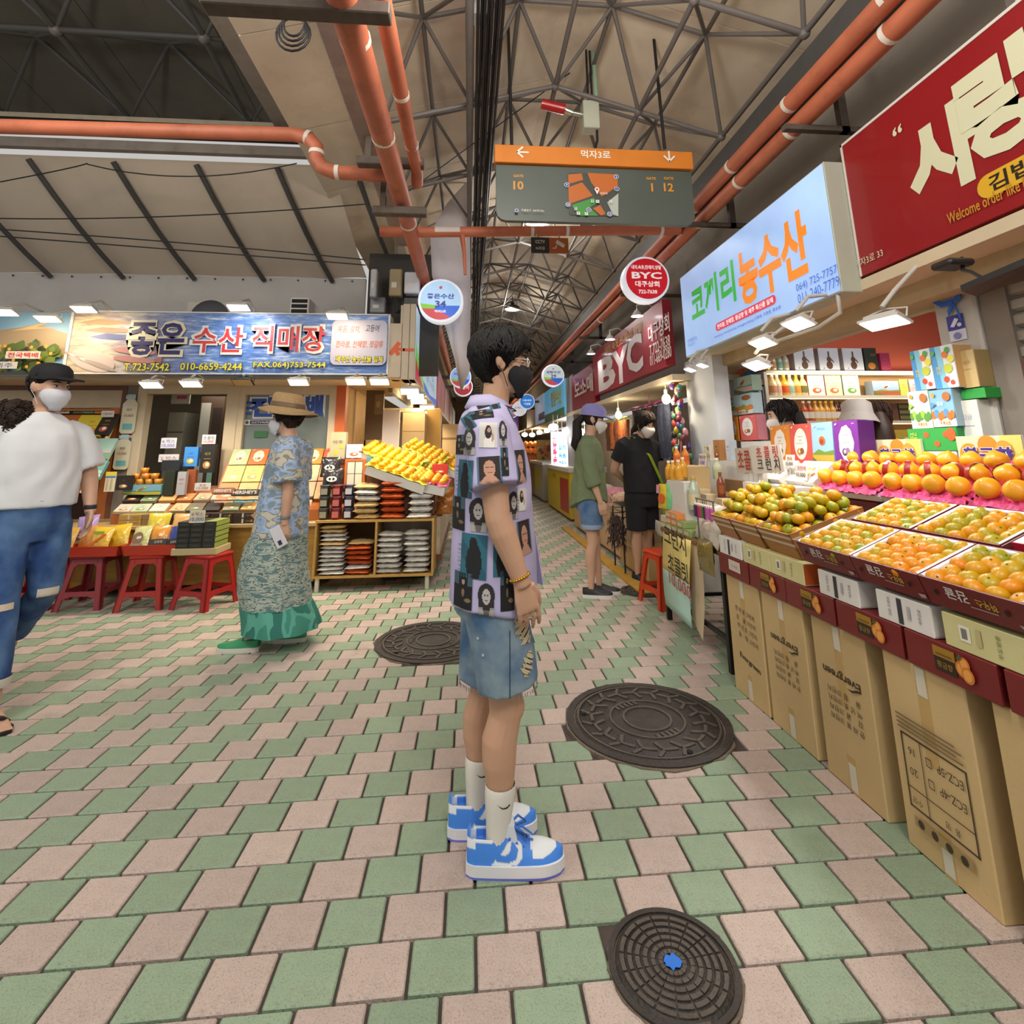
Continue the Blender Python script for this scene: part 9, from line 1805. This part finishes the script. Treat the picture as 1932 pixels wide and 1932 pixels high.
mb = MB(); mb.loft([[V3(cx_ + rx * math.cos(a) * (1 + .05 * math.sin(11 * a + z * 9)), ry * math.sin(a) * (1 + .04 * math.sin(9 * a)), z) for a in [2 * PI * i / 48 for i in range(48)]] for z, cx_, rx, ry in ((.275, .02, .228, .242), (.20, -.01, .238, .25), (.13, -.03, .25, .26), (.115, -.03, .25, .26))]); mb.build('skirt_border', patt('skirt_green', ('#3f8a7a', '#5aa594', '#2f7468'), 9, (1, 1, .5)), sk)
shoe(ld, 'canvas_shoe', (-.10, -.07, .0), 0, .26, .07, None, '#d6d2c8', '#2f8f5f'); shoe(ld, 'canvas_shoe', (.16, .08, .0), 0, .27, .07, None, '#d6d2c8', '#2f8f5f')
mb = MB(); mb.box((-.03, .215, .735), (.075, .010, .14), cm('#d0d0d6'), .004, Matrix.Rotation(.5, 3, 'Y')); mb.box((-.045, .222, .70), (.022, .004, .03), cm('#2a2a3a'), 0, Matrix.Rotation(.5, 3, 'Y')); mb.build('held_phone', None, ld); mb = MB(); mb.lathe([(.030, -.010), (.034, 0), (.030, .010)], 16, (-.06, .20, .86)); mb.build('watch', cm('#7a7a72'), ld)
# woman in green blouse and denim shorts
def b3(mb):
 add_torso(mb, .92, .02, .78, 1.41, 1); add_leg(mb, (0, -.08, .82), (.02, -.08, .47), (-.01, -.08, .10), .92); add_leg(mb, (0, .08, .82), (.04, .07, .47), (.06, .06, .10), .92)
 add_arm(mb, V3(0, -.165, 1.33), V3(.03, -.2, 1.05), V3(.10, -.2, .84), .9); add_hand(mb, V3(.10, -.2, .84), (.25, 0, -1), (0, 1, 0), (1, 0, .2), .35, .92); add_arm(mb, V3(0, .165, 1.33), V3(.04, .19, 1.06), V3(.14, .16, .88), .9); add_hand(mb, V3(.14, .16, .88), (.4, 0, -.9), (0, -1, 0), (1, 0, .3), .35, .92)
gw, GH = walker('woman in purple cap, white mask, green blouse and denim shorts with ponytail', (1.13, 4.96, 0), -.25, skin2, b3, .0075, (.05, 0, 1.47), 0, .15)
face_bits(GH, gw, skin2); mask(GH, gw, '#d3d0cb', big=1.5, fold=False); hairdo(GH, gw, lambda th: .13 if math.cos(th) > .2 else .05, .005, .225, '#1d1614', 40, .3)
mb = MB(); mb.xf = GH; mb.loft([[V3(-.004 + .124 * k * math.cos(a), .098 * k * math.sin(a), z) for a in [2 * PI * i / 28 for i in range(28)]] for z, k in ((.140, 1.0), (.185, 1.0), (.22, .92), (.25, .65), (.262, .3))]); mb.prism([V3(.06, -.075, .142)] + [V3(.095 + .105 * math.cos(a), .078 * math.sin(a), .15 - .03 * math.cos(a)) for a in [-1.4 + 2.8 * i / 12 for i in range(13)]] + [V3(.06, .075, .142)], (0, 0, .010)); mb.build('cap', M('cap_purple', '#8580b8', .8, var=.05), gw)
mb = MB(); mb.tube([GH @ V3(-.10, 0, .13), GH @ V3(-.15, 0, .06), V3(-.09, -.02, 1.42), V3(-.115, -.03, 1.33), V3(-.10, -.03, 1.27)], [.03, .045, .05, .042, .008], 12); mb.build('ponytail', M('hair_1d1614', '#1d1614'), gw)
gm = M('green_linen', '#6d7a5a', .9, var=.07, vscale=14, bump=.4, bscale=16); mb = MB(); mb.loft([[V3(cx_ + rx * math.cos(a), ry * math.sin(a), z + (-.05 * max(0, -math.cos(a)) + .05 * abs(math.sin(a)) if z < .83 else 0)) for a in [2 * PI * i / 32 for i in range(32)]] for z, cx_, rx, ry in ((.80, -.01, .18, .20), (.95, 0, .165, .19), (1.1, .01, .148, .18), (1.25, .015, .135, .182), (1.35, .015, .11, .16), (1.41, .02, .075, .085), (1.425, .02, .064, .07))])
for s, e, w in ((-1, V3(.03, -.2, 1.05), V3(.10, -.2, .84)), (1, V3(.04, .19, 1.06), V3(.14, .16, .88))): sh = V3(0, s * .165, 1.32); mb.tube([sh + V3(0, -s * .05, .02), sh, sh.lerp(e, .5), e, e.lerp(w, .35), e.lerp(w, .42)], [.07, .074, .072, .068, .066, .05], 18)
remesh(mb, 'blouse', gm, gw, .009, 3, .005); mb = MB(); mb.loft([ringz(.0, 0, z, rx, ry) for z, rx, ry in ((.92, .125, .17), (.80, .13, .18), (.74, .12, .175))])
for s, x in ((-1, .015), (1, .03)): mb.tube([V3(0, s * .08, .80), V3(x * .5, s * .082, .70), V3(x, s * .082, .60)], [.10, .098, .092], 18)
sh_ = remesh(mb, 'denim_shorts', denim('denim_mid', '#3f5f8a', '#6a86a8'), gw, .009, 3); mb = MB()
for s, x in ((-1, .015), (1, .03)): mb.lathe([(.094, .585), (.098, .60), (.096, .625)], 20, (x, s * .082, 0))
mb.build('turned_hem', cm('#8a9fb8'), sh_); shoe(gw, 'sneaker', (-.01, -.08, 0), 0, .265, .075, None, '#d6d4d0', '#1b1a1c'); shoe(gw, 'sneaker', (.06, .06, 0), 0, .265, .075, None, '#d6d4d0', '#1b1a1c')
# woman in black with the green bag
def b4(mb):
 add_torso(mb, 1.02, .02, .78, 1.43, 1); add_leg(mb, (0, -.09, .82), (.02, -.09, .47), (0, -.10, .10), .95); add_leg(mb, (0, .09, .82), (-.03, .09, .47), (-.08, .09, .10), .95)
 add_arm(mb, V3(-.01, -.19, 1.34), V3(-.10, -.26, 1.08), V3(-.16, -.10, .98), 1.0); add_hand(mb, V3(-.16, -.10, .98), (.0, 1, -.1), (-1, 0, 0), (0, .1, 1), .4, .92); add_arm(mb, V3(-.01, .19, 1.34), V3(-.08, .26, 1.08), V3(-.16, .10, .99), 1.0); add_hand(mb, V3(-.16, .10, .99), (0, -1, -.1), (-1, 0, 0), (0, .1, 1), .4, .92)
bw, BH = walker('woman in black shirt and black shorts with a lime green crossbody bag looking down', (1.78, 5.40, 0), -1.2, skin2, b4, .0085, (.075, 0, 1.45), .1, .35)
face_bits(BH, bw, skin2, eyes=True); mask(BH, bw, '#d3d0cb', big=1.5, fold=False); hairdo(BH, bw, lambda th: .16 if math.cos(th) > .5 else (.06 if math.cos(th) > -.2 else .02), .014, .25, '#211813', 120, .6)
mb = MB(); mb.tube([BH @ V3(-.09, 0, .08), BH @ V3(-.12, 0, .0), V3(-.08, 0, 1.38), V3(-.10, .0, 1.28)], [.035, .04, .035, .01], 12); mb.build('ponytail', M('hair_211813', '#211813'), bw)
bk = M('black_cotton', '#1d1e22', .9, var=.08, bump=.3, bscale=12); mb = MB(); mb.loft([ringz(.015, 0, z, rx, ry, 28) for z, rx, ry in ((.86, .16, .205), (1.0, .155, .20), (1.15, .15, .20), (1.28, .138, .205), (1.37, .11, .175), (1.425, .078, .09), (1.45, .064, .07))])
for s, e in ((-1, V3(-.10, -.26, 1.08)), (1, V3(-.08, .26, 1.08))): sh = V3(-.01, s * .19, 1.33); d = (e - sh).normalized(); mb.tube([sh + V3(0, -s * .05, .02), sh, sh + d * .1, sh + d * .17], [.076, .08, .08, .078], 18)
remesh(mb, 'shirt', bk, bw, .009, 3, .003); mb = MB(); mb.loft([ringz(.01, 0, z, rx, ry) for z, rx, ry in ((.92, .14, .185), (.80, .15, .20), (.72, .14, .20))])
for s, x in ((-1, .015), (1, -.02)): mb.tube([V3(0, s * .09, .80), V3(x, s * .092, .65), V3(x, s * .092, .49)], [.11, .108, .104], 18)
remesh(mb, 'shorts', bk, bw, .009, 3); shoe(bw, 'sneaker', (0, -.10, 0), 0, .26, .07, None, '#b9a68c', '#1a191b'); shoe(bw, 'sneaker', (-.08, .09, 0), 0, .26, .07, None, '#b9a68c', '#1a191b')
lg = cm('#7f9a2a'); mb = MB(); 
pts = [V3(-.06, -.13, 1.425), V3(.06, -.10, 1.415), V3(.168, .0, 1.22), V3(.185, .10, 1.0), V3(.17, .19, .82)]
for a, b in zip(pts[:-1], pts[1:]): mb.prism([a + V3(0, -.017, 0), a + V3(0, .017, 0), b + V3(0, .017, 0), b + V3(0, -.017, 0)], (.005, 0, .002))
mb.tube([V3(-.06, -.13, 1.425), V3(-.16, 0, 1.2), V3(-.14, .17, .95), V3(.0, .25, .83), V3(.15, .21, .82)], .012, 6); mb.build('bag_strap', lg, bw); mb = MB(); mb.box((.17, .20, .70), (.07, .16, .22), lg, .03); mb.build('crossbody_bag', None, bw)
# people inside the right shop
def bust(label, loc, rz, hair, low, tcol, hat=None, msk=True, longhair=0, zc=1.46, pitch=.15, scale=1):
 t = T('person', label, 'person', loc, rz); Hm = headM((.04, 0, zc), 0, pitch); mb = MB(); add_head(mb, Hm); add_torso(mb, .92, 0, .72, zc - .05, 1); add_leg(mb, (0, -.08, .80), (0, -.08, .45), (0, -.08, .06), .9); add_leg(mb, (0, .08, .80), (0, .08, .45), (0, .08, .06), .9)
 for s in (-1, 1): add_arm(mb, V3(0, s * .165, zc - .13), V3(.0, s * .2, zc - .42), V3(.06, s * .2, zc - .62), .9); add_hand(mb, V3(.06, s * .2, zc - .62), (.2, 0, -1), (0, -s, 0), (1, 0, 0), .35, .9)
 remesh(mb, 'body', skin2, t, .01, 3); face_bits(Hm, t, skin2)
 if msk: mask(Hm, t, '#d6d2cc')
 hairdo(Hm, t, low, .004 if hat else .016, .225 if hat else .25, hair, 20 if hat else 120, .3 if hat else .6)
 if longhair: mb = MB(); mb.tube([Hm @ V3(-.10, 0, .12), Hm @ V3(-.12, 0, .0), V3(-.12, 0, zc - .12), V3(-.13, 0, zc - longhair)], [.05, .085 if longhair > .25 else .045, .09 if longhair > .25 else .045, .02], 14); mb.build('long_hair', M('hairlong_' + hair.strip('#'), hair, .45, var=.3, vscale=30, stretch=(1, 1, .2)), t)
 mb = MB(); mb.loft([ringz(0, 0, z, rx, ry, 24) for z, rx, ry in ((.78, .15, .19), (1.1, .135, .175), (zc - .2, .13, .185), (zc - .11, .10, .16), (zc - .055, .07, .08))])
 for s in (-1, 1): mb.tube([V3(0, s * .12, zc - .11), V3(0, s * .165, zc - .14), V3(0, s * .195, zc - .34)], [.07, .076, .082], 16)
 remesh(mb, 'shirt', cm(tcol), t, .012, 3); mb = MB(); mb.loft([ringz(0, 0, z, .13, .18, 20) for z in (.84, .45, .12)]); mb.build('trousers', cm('#2f3238'), t)
 for s in (-1, 1): shoe(t, 'shoe', (0, s * .08, 0), 0, .25, .07)
 if hat: mb = MB(); mb.xf = Hm; mb.lathe([(.165, .085), (.132, .15), (.122, .17), (.112, .25), (.08, .272), (0, .275)], 28, (-.005, 0, 0), sy=.92); mb.build('bucket_hat', cm(hat), t)
 return t
bust('shop woman with dark ponytail and white mask behind the upright gift boxes', (2.56, 3.95, 0), PI - .5, '#1c1513', lambda th: .17 if math.cos(th) > .3 else .06, '#d0ccc6', None, True, .16, 1.435); bust('customer in white bucket hat seen from behind inside the right shop', (3.12, 3.95, 0), .7, '#1d1a1a', lambda th: .10 if math.cos(th) > .3 else .0, '#c4c0b8', '#d9d0c8', True, .2, 1.40)
bust('customer with long brown hair and white top inside the right shop', (3.40, 4.05, 0), .9, '#4a342a', lambda th: .15 if math.cos(th) > .4 else .0, '#ccc8c2', None, True, .42, 1.43)
bpy.data.scenes.remove(_TMP)
